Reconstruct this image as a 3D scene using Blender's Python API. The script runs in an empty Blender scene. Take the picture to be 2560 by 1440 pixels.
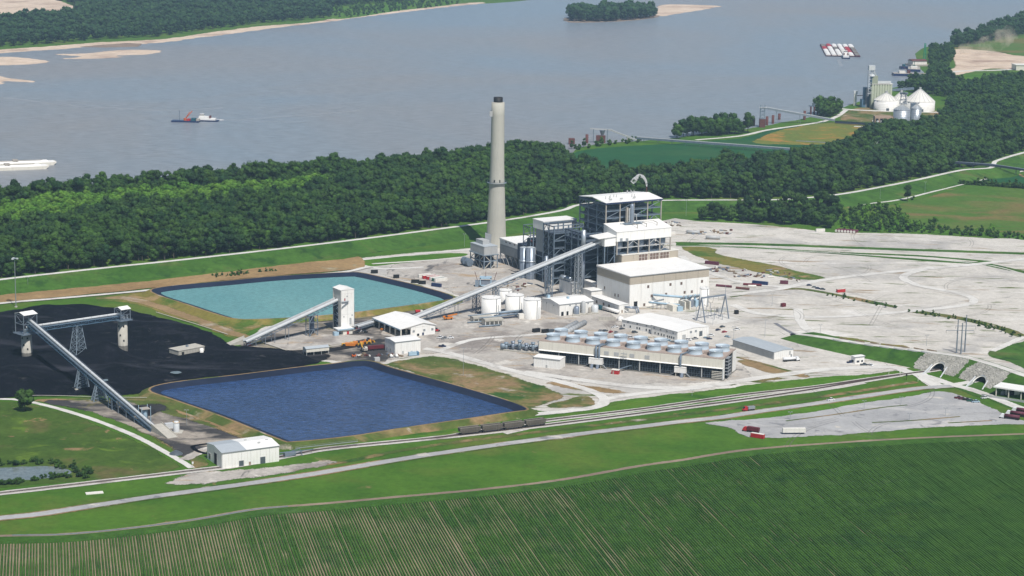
import bpy, math, random, numpy as np
from mathutils import Vector, geometry, noise as mnoise
random.seed(7)
sc = bpy.context.scene
COL = sc.collection
# ---------------- camera, sky, sun, exposure ----------------
CF, CTH, CRO, CH = 5300.0, math.radians(11.6), math.radians(0.95), 366.0
r0 = np.array([1., 0, 0]); FW = np.array([0, math.cos(CTH), -math.sin(CTH)]); u0 = np.array([0, math.sin(CTH), math.cos(CTH)])
CR = math.cos(CRO) * r0 + math.sin(CRO) * u0; CU = math.cos(CRO) * u0 - math.sin(CRO) * r0; CC = np.array([0, 0, CH])
cam = bpy.data.cameras.new('camera'); camo = bpy.data.objects.new('camera', cam); COL.objects.link(camo)
cam.sensor_width = 36; cam.lens = 36 * CF / 2560; cam.clip_start = 5; cam.clip_end = 60000
from mathutils import Matrix
camo.matrix_world = Matrix(((CR[0], CU[0], -FW[0], 0), (CR[1], CU[1], -FW[1], 0), (CR[2], CU[2], -FW[2], CH), (0, 0, 0, 1)))
sc.camera = camo
SUN_AZ = math.atan2(-0.907, 0.42); SUN_EL = math.radians(56)
world = bpy.data.worlds.new('World'); sc.world = world; world.use_nodes = True
wn = world.node_tree; bgn = wn.nodes['Background']
sky = wn.nodes.new('ShaderNodeTexSky'); sky.sky_type = 'NISHITA'; sky.sun_disc = False
sky.sun_elevation = SUN_EL; sky.sun_rotation = math.pi / 2 - SUN_AZ; sky.air_density = 1.0; sky.dust_density = 0.6
wn.links.new(sky.outputs[0], bgn.inputs[0]); bgn.inputs[1].default_value = 0.075
sl = bpy.data.lights.new('sun', 'SUN'); sl.energy = 5.0; sl.angle = math.radians(0.5); sl.color = (1.0, 0.955, 0.89)
so = bpy.data.objects.new('sun', sl); COL.objects.link(so)
so.rotation_euler = Vector((-math.cos(SUN_EL) * math.cos(SUN_AZ), -math.cos(SUN_EL) * math.sin(SUN_AZ), -math.sin(SUN_EL))).to_track_quat('-Z', 'Y').to_euler()
so.location = (200, -400, 900)
sc.view_settings.view_transform = 'Standard'; sc.view_settings.look = 'None'; sc.view_settings.gamma = 1; sc.view_settings.exposure = 0.0
sc.view_settings.use_curve_mapping = False
sc.cycles.max_bounces = 5; sc.cycles.transparent_max_bounces = 12; sc.cycles.volume_bounces = 3
sc.cycles.diffuse_bounces = 2; sc.cycles.glossy_bounces = 2

# ---------------- survey helpers: turn a surveyed sight line into a map point ----------------
def G(x, y, z=0.):
    d = FW * CF + CR * (x - 1280) - CU * (y - 720); t = (z - CH) / d[2]; return CC + d * t
def P(p):
    q = np.array(p, float) - CC; w = q @ FW; return 1280 + CF * (q @ CR) / w, 720 - CF * (q @ CU) / w
def height(p, y):
    lo, hi = 0, 300
    for _ in range(30):
        m = (lo + hi) / 2
        if P((p[0], p[1], m))[1] > y: lo = m
        else: hi = m
    return lo
def along(p, ang, px):
    d = np.array([math.cos(ang), math.sin(ang), 0]); s = 1 if (P(p + d)[0] < P(p + 2 * d)[0]) == (px > P(p)[0]) else -1
    lo, hi = 0, 400
    for _ in range(30):
        m = (lo + hi) / 2
        if abs(P(p + d * m * s)[0] - P(p)[0]) < abs(px - P(p)[0]): lo = m
        else: hi = m
    return lo
def interp(pts, n=6):
    """Catmull-Rom through a polyline"""
    p = [np.array(q, float) for q in pts]; out = []
    for i in range(len(p) - 1):
        a = p[i - 1] if i else 2 * p[0] - p[1]; b = p[i]; c = p[i + 1]; d = p[i + 2] if i + 2 < len(p) else 2 * p[-1] - p[-2]
        for k in range(n):
            t = k / n
            out.append(.5 * ((2 * b) + (-a + c) * t + (2 * a - 5 * b + 4 * c - d) * t * t + (-a + 3 * b - 3 * c + d) * t ** 3))
    out.append(p[-1]); return out

# ---------------- materials ----------------
MATS = {}
def nd(nt, t, **k):
    n = nt.nodes.new(t)
    for a, b in k.items():
        if a == 'i':
            for s, v in b.items(): n.inputs[s].default_value = v
        else: setattr(n, a, b)
    return n
def c4(c): return (c[0], c[1], c[2], 1)
def noise(nt, co, scale, detail=3, rough=.55, dist=0):
    n = nd(nt, 'ShaderNodeTexNoise', i={'Scale': scale, 'Detail': detail, 'Roughness': rough, 'Distortion': dist}); nt.links.new(co, n.inputs['Vector']); return n.outputs['Fac']
def ramp(nt, fac, lo, hi):
    n = nd(nt, 'ShaderNodeMapRange', i={'From Min': lo, 'From Max': hi}); n.clamp = True; nt.links.new(fac, n.inputs['Value']); return n.outputs[0]
def mixc(nt, fac, a, b):
    n = nd(nt, 'ShaderNodeMix', data_type='RGBA')
    for s, v in ((6, a), (7, b)):
        if isinstance(v, tuple): n.inputs[s].default_value = c4(v)
        else: nt.links.new(v, n.inputs[s])
    if isinstance(fac, float): n.inputs[0].default_value = fac
    else: nt.links.new(fac, n.inputs[0])
    return n.outputs[2]
def mth(nt, op, a, b=None):
    n = nd(nt, 'ShaderNodeMath', operation=op)
    for s, v in ((0, a), (1, b)):
        if v is None: continue
        if isinstance(v, (int, float)): n.inputs[s].default_value = v
        else: nt.links.new(v, n.inputs[s])
    return n.outputs[0]
def base(name):
    m = bpy.data.materials.new(name); m.use_nodes = True; nt = m.node_tree; MATS[name] = m
    return m, nt, nt.nodes['Principled BSDF'], nd(nt, 'ShaderNodeTexCoord')
def solid(name, c, rough=.6, metal=0., var=.12, scale=.35, dirt=None, dirtamt=.35, streak=False):
    """painted / bare surface with mottling and weathering"""
    m, nt, b, tc = base(name)
    co = tc.outputs['Object']
    n1 = noise(nt, co, scale, 4)
    d = tuple(x * (1 - var) for x in c); l = tuple(min(1, x * (1 + var * .6)) for x in c)
    col = mixc(nt, ramp(nt, n1, .3, .7), d, l)
    if dirt:
        mp = nd(nt, 'ShaderNodeMapping'); mp.inputs['Scale'].default_value = (.5, .5, .06) if streak else (.12, .12, .12); nt.links.new(co, mp.inputs[0])
        col = mixc(nt, mth(nt, 'MULTIPLY', ramp(nt, noise(nt, mp.outputs[0], 1.6, 5, .65), .5, .75), dirtamt), col, dirt)
    nt.links.new(col, b.inputs['Base Color']); b.inputs['Roughness'].default_value = rough; b.inputs['Metallic'].default_value = metal
    b.inputs['Specular IOR Level'].default_value = .3
    return m
def ground(name, c1, c2, patches=(), scale=.02, rough=.95, bump=0., fine=.5, edge=True, fineamt=.18, opacity=1., spec=.12):
    """earth surface: two tones, fine grain, wear patches [(colour, scale, lo, hi, stretch xyz)], ragged border"""
    m, nt, b, tc = base(name)
    co = tc.outputs['Object']
    col = mixc(nt, ramp(nt, noise(nt, co, scale, 6, .6), .35, .65), c1, c2)
    for pc, ps, lo, hi, st in patches:
        mp = nd(nt, 'ShaderNodeMapping'); mp.inputs['Scale'].default_value = st[:3]; mp.inputs['Rotation'].default_value = (0, 0, st[3] if len(st) > 3 else 0); nt.links.new(co, mp.inputs[0])
        col = mixc(nt, ramp(nt, noise(nt, mp.outputs[0], ps, 6, .62, .4), lo, hi), col, pc)
    g = noise(nt, co, fine, 4, .7)
    hs = nd(nt, 'ShaderNodeHueSaturation'); nt.links.new(col, hs.inputs['Color']); gm_ = noise(nt, co, fine * .3, 4, .75)
    nt.links.new(mth(nt, 'ADD', mth(nt, 'MULTIPLY', mth(nt, 'ADD', g, mth(nt, 'MULTIPLY', gm_, .8)), fineamt * 4), 1 - fineamt * 3.6), hs.inputs['Value'])
    nt.links.new(hs.outputs[0], b.inputs['Base Color']); b.inputs['Roughness'].default_value = rough; b.inputs['Specular IOR Level'].default_value = spec
    if bump:
        bp = nd(nt, 'ShaderNodeBump', i={'Strength': .6, 'Distance': bump}); nt.links.new(g, bp.inputs['Height']); nt.links.new(bp.outputs[0], b.inputs['Normal'])
    if edge:
        at = nd(nt, 'ShaderNodeAttribute', attribute_name='edge')
        nn = mth(nt, 'ADD', mth(nt, 'MULTIPLY', noise(nt, co, .06, 5, .7), 1.2), mth(nt, 'MULTIPLY', noise(nt, co, .4, 3, .7), .5))
        a = ramp(nt, mth(nt, 'ADD', at.outputs['Fac'], mth(nt, 'MULTIPLY', nn, 1.0)), 1.05, 1.2)
        nt.links.new(mth(nt, 'MULTIPLY', a, opacity), b.inputs['Alpha'])
    return m
solid('white_paint', (.80, .79, .76), .5, var=.03, scale=.05, dirt=(.52, .47, .40), dirtamt=.45, streak=True)
solid('white_roof', (.78, .77, .745), .5, var=.04, scale=.04, dirt=(.58, .55, .5), dirtamt=.4)
solid('offwhite', (.70, .68, .63), .6, var=.06, dirt=(.4, .36, .3), dirtamt=.4, streak=True)
solid('cream', (.68, .65, .57), .7, var=.05, dirt=(.4, .36, .3), dirtamt=.4, streak=True)
solid('beige_panel', (.42, .37, .30), .6, var=.04, dirt=(.32, .28, .22), dirtamt=.3, streak=True)
solid('concrete', (.44, .42, .37), .85, var=.1, dirt=(.25, .24, .21), dirtamt=.5, streak=True)
solid('stack_concrete', (.43, .42, .37), .85, var=.08, scale=.05, dirt=(.3, .3, .28), dirtamt=.45, streak=True)
solid('dark_concrete', (.2, .19, .17), .9, var=.2, dirt=(.08, .08, .08), dirtamt=.7, streak=True)
solid('bluish_steel', (.24, .30, .36), .5, .2, var=.2, dirt=(.1, .11, .12), dirtamt=.4)
solid('dark_steel', (.04, .055, .09), .6, .1, var=.3, dirt=(.03, .035, .04), dirtamt=.5)
solid('mid_steel', (.15, .195, .25), .55, .1, var=.25, dirt=(.06, .07, .08), dirtamt=.5)
solid('tan_steel', (.36, .33, .29), .6, 0, var=.1)
solid('galvanised', (.42, .46, .50), .38, .55, var=.1, dirt=(.3, .32, .34), streak=True)
solid('grey_cladding', (.27, .29, .31), .6, .05, var=.08, dirt=(.18, .19, .2), streak=True)
solid('grey_light', (.42, .43, .43), .6, .05, var=.06, dirt=(.3, .3, .3), streak=True)
solid('grey_roof', (.42, .46, .49), .5, .1, var=.06, dirt=(.34, .37, .4))
solid('silo_grey', (.26, .30, .36), .4, .4, var=.12, dirt=(.15, .18, .22), streak=True)
solid('fan_blue', (.43, .51, .58), .5, 0, var=.06, dirt=(.36, .4, .43), streak=True)
solid('deck_brown', (.36, .29, .25), .8, 0, var=.12, dirt=(.24, .19, .16))
solid('belt', (.03, .03, .033), .8, 0, var=.2)
solid('white_metal', (.6, .62, .63), .45, .1, var=.08, dirt=(.4, .41, .41))
solid('louvre', (.16, .11, .09), .7, 0, var=.15)
solid('dark_hole', (.012, .013, .016), .9, 0, var=.2)
solid('window_glass', (.03, .035, .045), .15, 0, var=.1)
solid('red', (.42, .025, .03), .45, 0, var=.15); solid('dark_red', (.13, .02, .03), .5, 0, var=.2)
solid('orange', (.60, .20, .03), .5, 0, var=.15, dirt=(.25, .1, .04)); solid('yellow', (.62, .33, .03), .5, 0, var=.12, dirt=(.2, .12, .04))
solid('navy', (.02, .035, .10), .35, 0, var=.15); solid('blue', (.04, .12, .3), .4, 0, var=.15); solid('green', (.02, .12, .09), .5, 0, var=.15)
solid('light_blue', (.35, .48, .58), .35, 0, var=.1); solid('teal', (.02, .09, .12), .5, 0, var=.1)
solid('black', (.015, .015, .017), .6, 0, var=.2); solid('tyre', (.02, .02, .02), .9, 0, var=.2)
solid('rust', (.13, .05, .045), .8, 0, var=.3, dirt=(.06, .03, .03)); solid('maroon', (.12, .03, .05), .6, 0, var=.2)
solid('hopper_brown', (.13, .115, .10), .7, 0, var=.2, dirt=(.05, .045, .04), streak=True)
solid('car_white', (.75, .76, .77), .3, 0, var=.02); solid('car_silver', (.32, .34, .36), .3, .3, var=.03); solid('car_grey', (.10, .12, .14), .3, .2, var=.05)
solid('rail_steel', (.16, .12, .11), .5, .4, var=.15); solid('sleeper', (.12, .095, .085), .9, 0, var=.3)
solid('timber', (.24, .18, .12), .9, 0, var=.2); solid('rock', (.36, .35, .32), .95, 0, var=.25, scale=.8)
solid('skin_orange', (.55, .12, .03), .7); solid('bark', (.10, .085, .07), .95, var=.2)
solid('coal', (.010, .011, .015), .85, var=.35, scale=.05)
solid('brown_brick', (.33, .24, .18), .85, var=.1, dirt=(.22, .16, .12))
solid('grain_concrete', (.30, .33, .25), .85, var=.08, dirt=(.2, .22, .18), streak=True)
solid('steel_blue', (.10, .19, .29), .55, .1, var=.1, dirt=(.06, .1, .15), streak=True)
solid('crane_green', (.03, .3, .16), .5, var=.1)
# ground surfaces
olive = (.105, .105, .03); tan = (.24, .165, .085)
ground('m_grass', (.044, .112, .011), (.068, .148, .015), [((.095, .135, .022), .012, .5, .66, (1, 1, 1)), (tan, .03, .65, .72, (1, 1, 1))], edge=False, fine=.25, fineamt=.2)
ground('m_lawn', (.046, .13, .010), (.078, .175, .014), [((.085, .15, .018), .012, .5, .66, (1, 1, 1)), ((.034, .10, .010), .02, .58, .68, (.5, 1.6, 1, .5)), ((.12, .15, .04), .04, .62, .7, (1, 1, 1))], fine=.3, fineamt=.2)
ground('m_levee', (.036, .095, .012), (.06, .135, .02), [((.085, .11, .03), .02, .56, .68, (1, 1, 1)), ((.025, .07, .012), .05, .55, .65, (1, 1, 1))], fine=.18, fineamt=.3, bump=.5)
ground('m_rough', (.06, .095, .02), (.105, .12, .03), [(tan, .02, .48, .6, (1, 1, 1)), ((.035, .085, .015), .03, .56, .64, (1, 1, 1)), ((.34, .30, .25), .05, .6, .68, (1, 1, 1))], fine=.25, fineamt=.28)
ground('m_dry', (.21, .145, .07), (.29, .20, .105), [((.10, .12, .03), .025, .53, .63, (1, 1, 1)), ((.40, .35, .29), .03, .58, .7, (1, 1, 1))], fine=.25, fineamt=.22)
ground('m_tan', (.23, .15, .07), (.31, .21, .10), [((.13, .13, .035), .03, .6, .68, (1, 1, 1)), ((.40, .33, .24), .03, .6, .7, (1, 1, 1))], fine=.25, fineamt=.22)
ground('m_ochre', (.15, .14, .03), (.2, .165, .045), [((.07, .12, .02), .025, .46, .58, (1, 1, 1)), ((.27, .19, .09), .03, .58, .66, (1, 1, 1))], fine=.25, fineamt=.22)
ground('m_flower', (.16, .16, .03), (.11, .15, .03), [((.30, .17, .04), .022, .52, .6, (1, 1, 1))], fine=.15)
ground('m_crop', (.014, .075, .026), (.02, .088, .03), [((.03, .09, .03), .01, .5, .7, (1, 1, 1))], fine=.1)
ground('m_pasture', (.040, .082, .012), (.066, .11, .018), [((.095, .155, .02), .03, .58, .66, (1, 1.6, 1)), ((.105, .10, .035), .02, .53, .64, (1, 1, 1)), (tan, .05, .62, .68, (1, 1, 1))], fine=.25, fineamt=.25)
ground('m_meadow', (.055, .13, .016), (.085, .14, .026), [((.16, .125, .045), .007, .47, .62, (1, 2, 1))], fine=.2, fineamt=.2)
ground('m_gravel', (.465, .44, .40), (.55, .522, .475), [((.37, .355, .335), .011, .5, .64, (1, 1, 1)), ((.62, .60, .565), .016, .58, .68, (.6, 1.6, 1, -.3)), ((.30, .235, .165), .04, .59, .67, (.45, 2.0, 1, -.35)), ((.11, .135, .045), .05, .60, .66, (.4, 2.2, 1, -.5)), ((.25, .24, .22), .09, .64, .69, (.4, 1.6, 1, .4))], fine=.35, fineamt=.16)
ground('m_yard', (.36, .335, .305), (.45, .42, .38), [((.25, .225, .205), .02, .5, .62, (1, 1, 1)), ((.36, .27, .18), .04, .57, .66, (.7, 1.8, 1, .5)), ((.12, .115, .115), .035, .6, .68, (1.6, .6, 1, .54)), ((.56, .53, .48), .05, .6, .68, (1, 1, 1))], fine=.4, fineamt=.2)
ground('m_dusty', (.28, .245, .21), (.36, .32, .27), [((.05, .048, .05), .022, .43, .56, (.8, 1.6, 1, .2)), ((.13, .12, .05), .03, .57, .66, (1, 1, 1))], fine=.3, fineamt=.22)
ground('m_road', (.53, .515, .485), (.61, .595, .56), [((.44, .42, .39), .05, .52, .64, (1, 1, 1))], fine=.4, fineamt=.1)
ground('m_asphalt', (.30, .30, .305), (.37, .37, .37), [((.43, .42, .41), .03, .52, .64, (.5, 1.6, 1, .4)), ((.2, .2, .21), .07, .6, .68, (1, 1, 1)), ((.5, .47, .42), .05, .63, .69, (1, 1, 1))], fine=.4, fineamt=.12)
ground('m_ballast', (.44, .42, .39), (.52, .50, .47), [((.30, .27, .25), .05, .54, .66, (1, 1, 1))], fine=.6, fineamt=.2, bump=.2)
ground('m_wet', (.12, .13, .15), (.2, .2, .22), [], fine=.2)
ground('m_coal', (.004, .005, .008), (.008, .009, .014), [((.034, .035, .045), .02, .57, .69, (.4, 1.6, 1, .5)), ((.018, .019, .026), .12, .52, .7, (1, 1, 1)), ((.05, .048, .05), .06, .64, .7, (1, 1, 1))], fine=.5, fineamt=.3, bump=.9, spec=.02)
ground('m_track', (.17, .155, .14), (.24, .22, .2), [], fine=.4, opacity=.26)
ground('m_wake', (.40, .43, .46), (.55, .56, .57), [], fine=.15, opacity=.22)
ground('m_coaldust', (.03, .03, .034), (.06, .057, .058), [((.009, .009, .012), .02, .42, .58, (1, 1, 1)), ((.2, .17, .14), .04, .6, .7, (1, 1, 1))], fine=.4)
ground('m_liner', (.012, .017, .036), (.018, .025, .05), [], fine=.1, rough=.5, edge=False)
ground('m_sand', (.52, .41, .31), (.60, .49, .39), [((.36, .26, .2), .01, .5, .66, (1, 1, 1))], fine=.1)
ground('m_mud', (.20, .15, .12), (.27, .21, .16), [], fine=.1)
ground('m_foam', (.5, .5, .5), (.6, .6, .6), [], fine=.3)
ground('m_riprap', (.36, .35, .31), (.48, .46, .42), [((.2, .2, .17), .2, .5, .6, (1, 1, 1)), ((.1, .14, .04), .06, .6, .7, (1, 1, 1))], fine=.6, fineamt=.3, bump=.8)
ground('m_soil', (.20, .175, .105), (.255, .215, .14), [((.22, .17, .12), .03, .52, .66, (1, 1, 1))], fine=.4)
ground('m_cropleaf', (.036, .095, .013), (.052, .118, .017), [((.026, .075, .013), .02, .5, .68, (1, 1, 1)), ((.06, .12, .03), .03, .58, .72, (1, 1, 1))], fine=.5, fineamt=.3, edge=False)
def water(name, c1, c2, rough, wave, wscale, streak=(1, 1, 1), spec=.5, depthvar=.004, rot=0., tex=.5):
    m, nt, b, tc = base(name); co = tc.outputs['Object']
    col = mixc(nt, ramp(nt, noise(nt, co, depthvar, 5, .6, .5), .35, .65), c1, c2)
    mp = nd(nt, 'ShaderNodeMapping'); mp.inputs['Scale'].default_value = streak; mp.inputs['Rotation'].default_value = (0, 0, rot); nt.links.new(co, mp.inputs[0])
    w1 = noise(nt, mp.outputs[0], wscale, 8, .78)
    hs = nd(nt, 'ShaderNodeHueSaturation'); nt.links.new(col, hs.inputs['Color']); nt.links.new(mth(nt, 'ADD', mth(nt, 'MULTIPLY', w1, tex * 4), 1 - tex * 2), hs.inputs['Value'])
    nt.links.new(hs.outputs[0], b.inputs['Base Color'])
    b.inputs['Roughness'].default_value = rough; b.inputs['IOR'].default_value = 1.33; b.inputs['Specular IOR Level'].default_value = spec
    bp = nd(nt, 'ShaderNodeBump', i={'Strength': 1.0, 'Distance': wave}); nt.links.new(w1, bp.inputs['Height']); nt.links.new(bp.outputs[0], b.inputs['Normal'])
water('m_river', (.195, .245, .295), (.24, .232, .232), .3, 1.3, .15, (.3, 1.5, 1), .5, .0011, .2, .7)
water('m_teal', (.11, .265, .275), (.14, .30, .30), .4, .5, .35, (.8, 1.2, 1), .4, .008, .3, .55)
water('m_bluewater', (.024, .058, .155), (.036, .076, .19), .25, 1.6, .32, (.7, 1.2, 1), .6, .012, .4, 1.0)
water('m_pond', (.13, .17, .18), (.17, .20, .20), .06, .03, .3, (1, 1, 1), .6, .02)
M = MATS
# foliage: leaf colour varies between individuals and from clump to clump, with painted crown light
def leafmat(name, a, b_, hue=0.):
    m, nt, b, tc = base(name)
    oi = nd(nt, 'ShaderNodeObjectInfo'); geo = nd(nt, 'ShaderNodeNewGeometry')
    n1 = noise(nt, tc.outputs['Object'], .25, 3)
    col = mixc(nt, oi.outputs['Random'], a, b_)
    hs = nd(nt, 'ShaderNodeHueSaturation'); nt.links.new(col, hs.inputs['Color'])
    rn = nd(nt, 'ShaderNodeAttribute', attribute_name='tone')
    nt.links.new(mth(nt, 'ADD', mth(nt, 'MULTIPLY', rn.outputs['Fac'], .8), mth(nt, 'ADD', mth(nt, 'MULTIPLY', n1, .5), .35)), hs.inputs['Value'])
    nt.links.new(hs.outputs[0], b.inputs['Base Color']); b.inputs['Roughness'].default_value = .7; b.inputs['Specular IOR Level'].default_value = .2
    return m
leafmat('leaf_dark', (.010, .034, .009), (.034, .074, .011))
leafmat('leaf_mid', (.020, .055, .008), (.042, .092, .012))
leafmat('leaf_light', (.05, .13, .012), (.085, .17, .018))
leafmat('leaf_far', (.013, .040, .014), (.026, .060, .017))

# ---------------- mesh building ----------------
class MB:
    def __init__(s): s.v = []; s.f = []
    def add(s, vs, fs):
        o = len(s.v); s.v += [tuple(map(float, p)) for p in vs]; s.f += [tuple(i + o for i in f) for f in fs]; return s
    def box(s, x0, x1, y0, y1, z0, z1):
        return s.add([(x0, y0, z0), (x1, y0, z0), (x1, y1, z0), (x0, y1, z0), (x0, y0, z1), (x1, y0, z1), (x1, y1, z1), (x0, y1, z1)],
                     [(0, 3, 2, 1), (4, 5, 6, 7), (0, 1, 5, 4), (1, 2, 6, 5), (2, 3, 7, 6), (3, 0, 4, 7)])
    def hexa(s, b, t):
        return s.add(list(b) + list(t), [(0, 3, 2, 1), (4, 5, 6, 7), (0, 1, 5, 4), (1, 2, 6, 5), (2, 3, 7, 6), (3, 0, 4, 7)])
    def bar(s, p, q, w, h=None):
        h = h or w; p = Vector(p); q = Vector(q); d = (q - p).normalized()
        a = d.cross(Vector((0, 0, 1)))
        if a.length < 1e-3: a = Vector((1, 0, 0))
        a.normalize(); b = a.cross(d); vs = []
        for e in (p, q):
            for i, j in ((-1, -1), (1, -1), (1, 1), (-1, 1)): vs.append(e + a * (i * w / 2) + b * (j * h / 2))
        return s.hexa(vs[:4], vs[4:])
    def tube(s, p, q, r, n=10, r2=None, caps=True):
        p = Vector(p); q = Vector(q); d = (q - p).normalized(); r2 = r if r2 is None else r2
        a = d.cross(Vector((0, 0, 1)))
        if a.length < 1e-3: a = Vector((1, 0, 0))
        a.normalize(); b = a.cross(d); vs = []
        for e, rr in ((p, r), (q, r2)):
            for i in range(n):
                t = 2 * math.pi * i / n; vs.append(e + a * (rr * math.cos(t)) + b * (rr * math.sin(t)))
        fs = [(i, (i + 1) % n, n + (i + 1) % n, n + i) for i in range(n)]
        if caps: fs += [tuple(range(n))[::-1], tuple(range(n, 2 * n))]
        return s.add(vs, fs)
    def lathe(s, prof, n=24, c=(0, 0), close=True):
        vs = []; fs = []
        for r, z in prof:
            for i in range(n):
                t = 2 * math.pi * i / n; vs.append((c[0] + r * math.cos(t), c[1] + r * math.sin(t), z))
        for k in range(len(prof) - 1):
            for i in range(n): fs.append((k * n + i, k * n + (i + 1) % n, (k + 1) * n + (i + 1) % n, (k + 1) * n + i))
        if close: fs.append(tuple(range((len(prof) - 1) * n, len(prof) * n)))
        return s.add(vs, fs)
    def prism(s, pts, z0, z1):
        n = len(pts); vs = [(x, y, z0) for x, y in pts] + [(x, y, z1) for x, y in pts]
        return s.add(vs, [tuple(range(n))[::-1], tuple(range(n, 2 * n))] + [(i, (i + 1) % n, n + (i + 1) % n, n + i) for i in range(n)])
    def extr(s, prof, x0, x1):
        """profile in (y,z) extruded along x"""
        n = len(prof); vs = [(x0, y, z) for y, z in prof] + [(x1, y, z) for y, z in prof]
        return s.add(vs, [tuple(range(n)), tuple(range(n, 2 * n))[::-1]] + [(i, n + i, n + (i + 1) % n, (i + 1) % n) for i in range(n)])
    def mesh(s, name, mat, smooth=False):
        me = bpy.data.meshes.new(name); me.from_pydata(s.v, [], s.f); me.validate()
        for m in (mat if isinstance(mat, (list, tuple)) else [mat]): me.materials.append(M[m] if isinstance(m, str) else m)
        if smooth: me.polygons.foreach_set('use_smooth', [True] * len(me.polygons))
        return me
def part(name, mb, mat, parent, smooth=False, label=None, kind=None, loc=None):
    me = mb.mesh(name, mat, smooth) if isinstance(mb, MB) else mb
    o = bpy.data.objects.new(name, me); COL.objects.link(o); o.parent = parent
    if loc: o.location = loc
    if label: o['label'] = label
    if kind: o['kind'] = kind
    return o
def thing(name, label, cat, loc=(0, 0, 0), rot=0., group=None, kind=None):
    o = bpy.data.objects.new(name, None); COL.objects.link(o); o.location = tuple(map(float, loc)); o.rotation_euler = (0, 0, rot)
    o.empty_display_size = .1
    o['label'] = label; o['category'] = cat
    if group: o['group'] = group
    if kind: o['kind'] = kind
    return o
def single(name, mb, mat, label, cat, loc=(0, 0, 0), rot=0., group=None, kind=None, smooth=False):
    o = part(name, mb, mat, None, smooth); o.location = tuple(map(float, loc)); o.rotation_euler = (0, 0, rot); o['label'] = label; o['category'] = cat
    if group: o['group'] = group
    if kind: o['kind'] = kind
    return o
def copytree(src, loc, rot=0., label=None, group=None, scale=None, mats=None):
    r = src.copy(); COL.objects.link(r); r.location = tuple(map(float, loc)); r.rotation_euler = (0, 0, rot)
    if label: r['label'] = label
    if group: r['group'] = group
    if scale: r.scale = scale if isinstance(scale, tuple) else (scale,) * 3
    for ch in src.children:
        c = ch.copy(); COL.objects.link(c); c.parent = r
        if mats and ch.name.split('.')[0] in mats:
            c.material_slots[0].link = 'OBJECT'; c.material_slots[0].material = M[mats[ch.name.split('.')[0]]]
        for g in ch.children:
            d = g.copy(); COL.objects.link(d); d.parent = c
    return r
def loc_of(T, px, py, z=0.):
    """map point in the local axes of thing T"""
    p = G(px, py, z); a = -T.rotation_euler[2]; x = p[0] - T.location[0]; y = p[1] - T.location[1]
    return np.array([x * math.cos(a) - y * math.sin(a), x * math.sin(a) + y * math.cos(a), z - T.location[2]])

# ---------------- ground sheets ----------------
def W(pts, z=0., smooth=6, closed=True):
    w = [G(x, y, z)[:2] for x, y in pts]
    if not smooth: return w
    if closed: q = interp(w[-2:] + w + w[:3], smooth); return q[2 * smooth:(len(w) + 2) * smooth]
    return interp(w, smooth)
def inside(p, poly):
    c = False; n = len(poly); x, y = p; j = n - 1
    for i in range(n):
        xi, yi = poly[i]; xj, yj = poly[j]
        if (yi > y) != (yj > y) and x < (xj - xi) * (y - yi) / (yj - yi) + xi: c = not c
        j = i
    return c
def inside_np(pts, poly):
    x = pts[:, 0]; y = pts[:, 1]; c = np.zeros(len(pts), bool); n = len(poly); j = n - 1
    for i in range(n):
        xi, yi = poly[i]; xj, yj = poly[j]
        if yi != yj:
            m = ((yi > y) != (yj > y)) & (x < (xj - xi) * (y - yi) / (yj - yi) + xi); c ^= m
        j = i
    return c
def dist_np(pts, poly, closed=True):
    poly = np.array(poly); d = np.full(len(pts), 1e9); n = len(poly)
    for i in range(n if closed else n - 1):
        a = poly[i]; b = poly[(i + 1) % n]; ab = b - a; l = ab @ ab + 1e-9
        t = np.clip(((pts - a) @ ab) / l, 0, 1); q = a + t[:, None] * ab; d = np.minimum(d, np.hypot(*(pts - q).T))
    return d
def densify(poly, step, jit=0.):
    out = []; n = len(poly)
    for i in range(n):
        a = np.array(poly[i]); b = np.array(poly[(i + 1) % n]); k = max(1, int(np.hypot(*(b - a)) / step))
        for j in range(k):
            p = a + (b - a) * j / k
            if jit:
                v = mnoise.noise_vector(Vector((p[0] * .05, p[1] * .05, 0))); v2 = mnoise.noise_vector(Vector((p[0] * .2, p[1] * .2, 3)))
                p = p + np.array([v[0] + v2[0] * .5, v[1] + v2[1] * .5]) * jit
            out.append(p)
    return out
ZN = [0]
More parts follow.
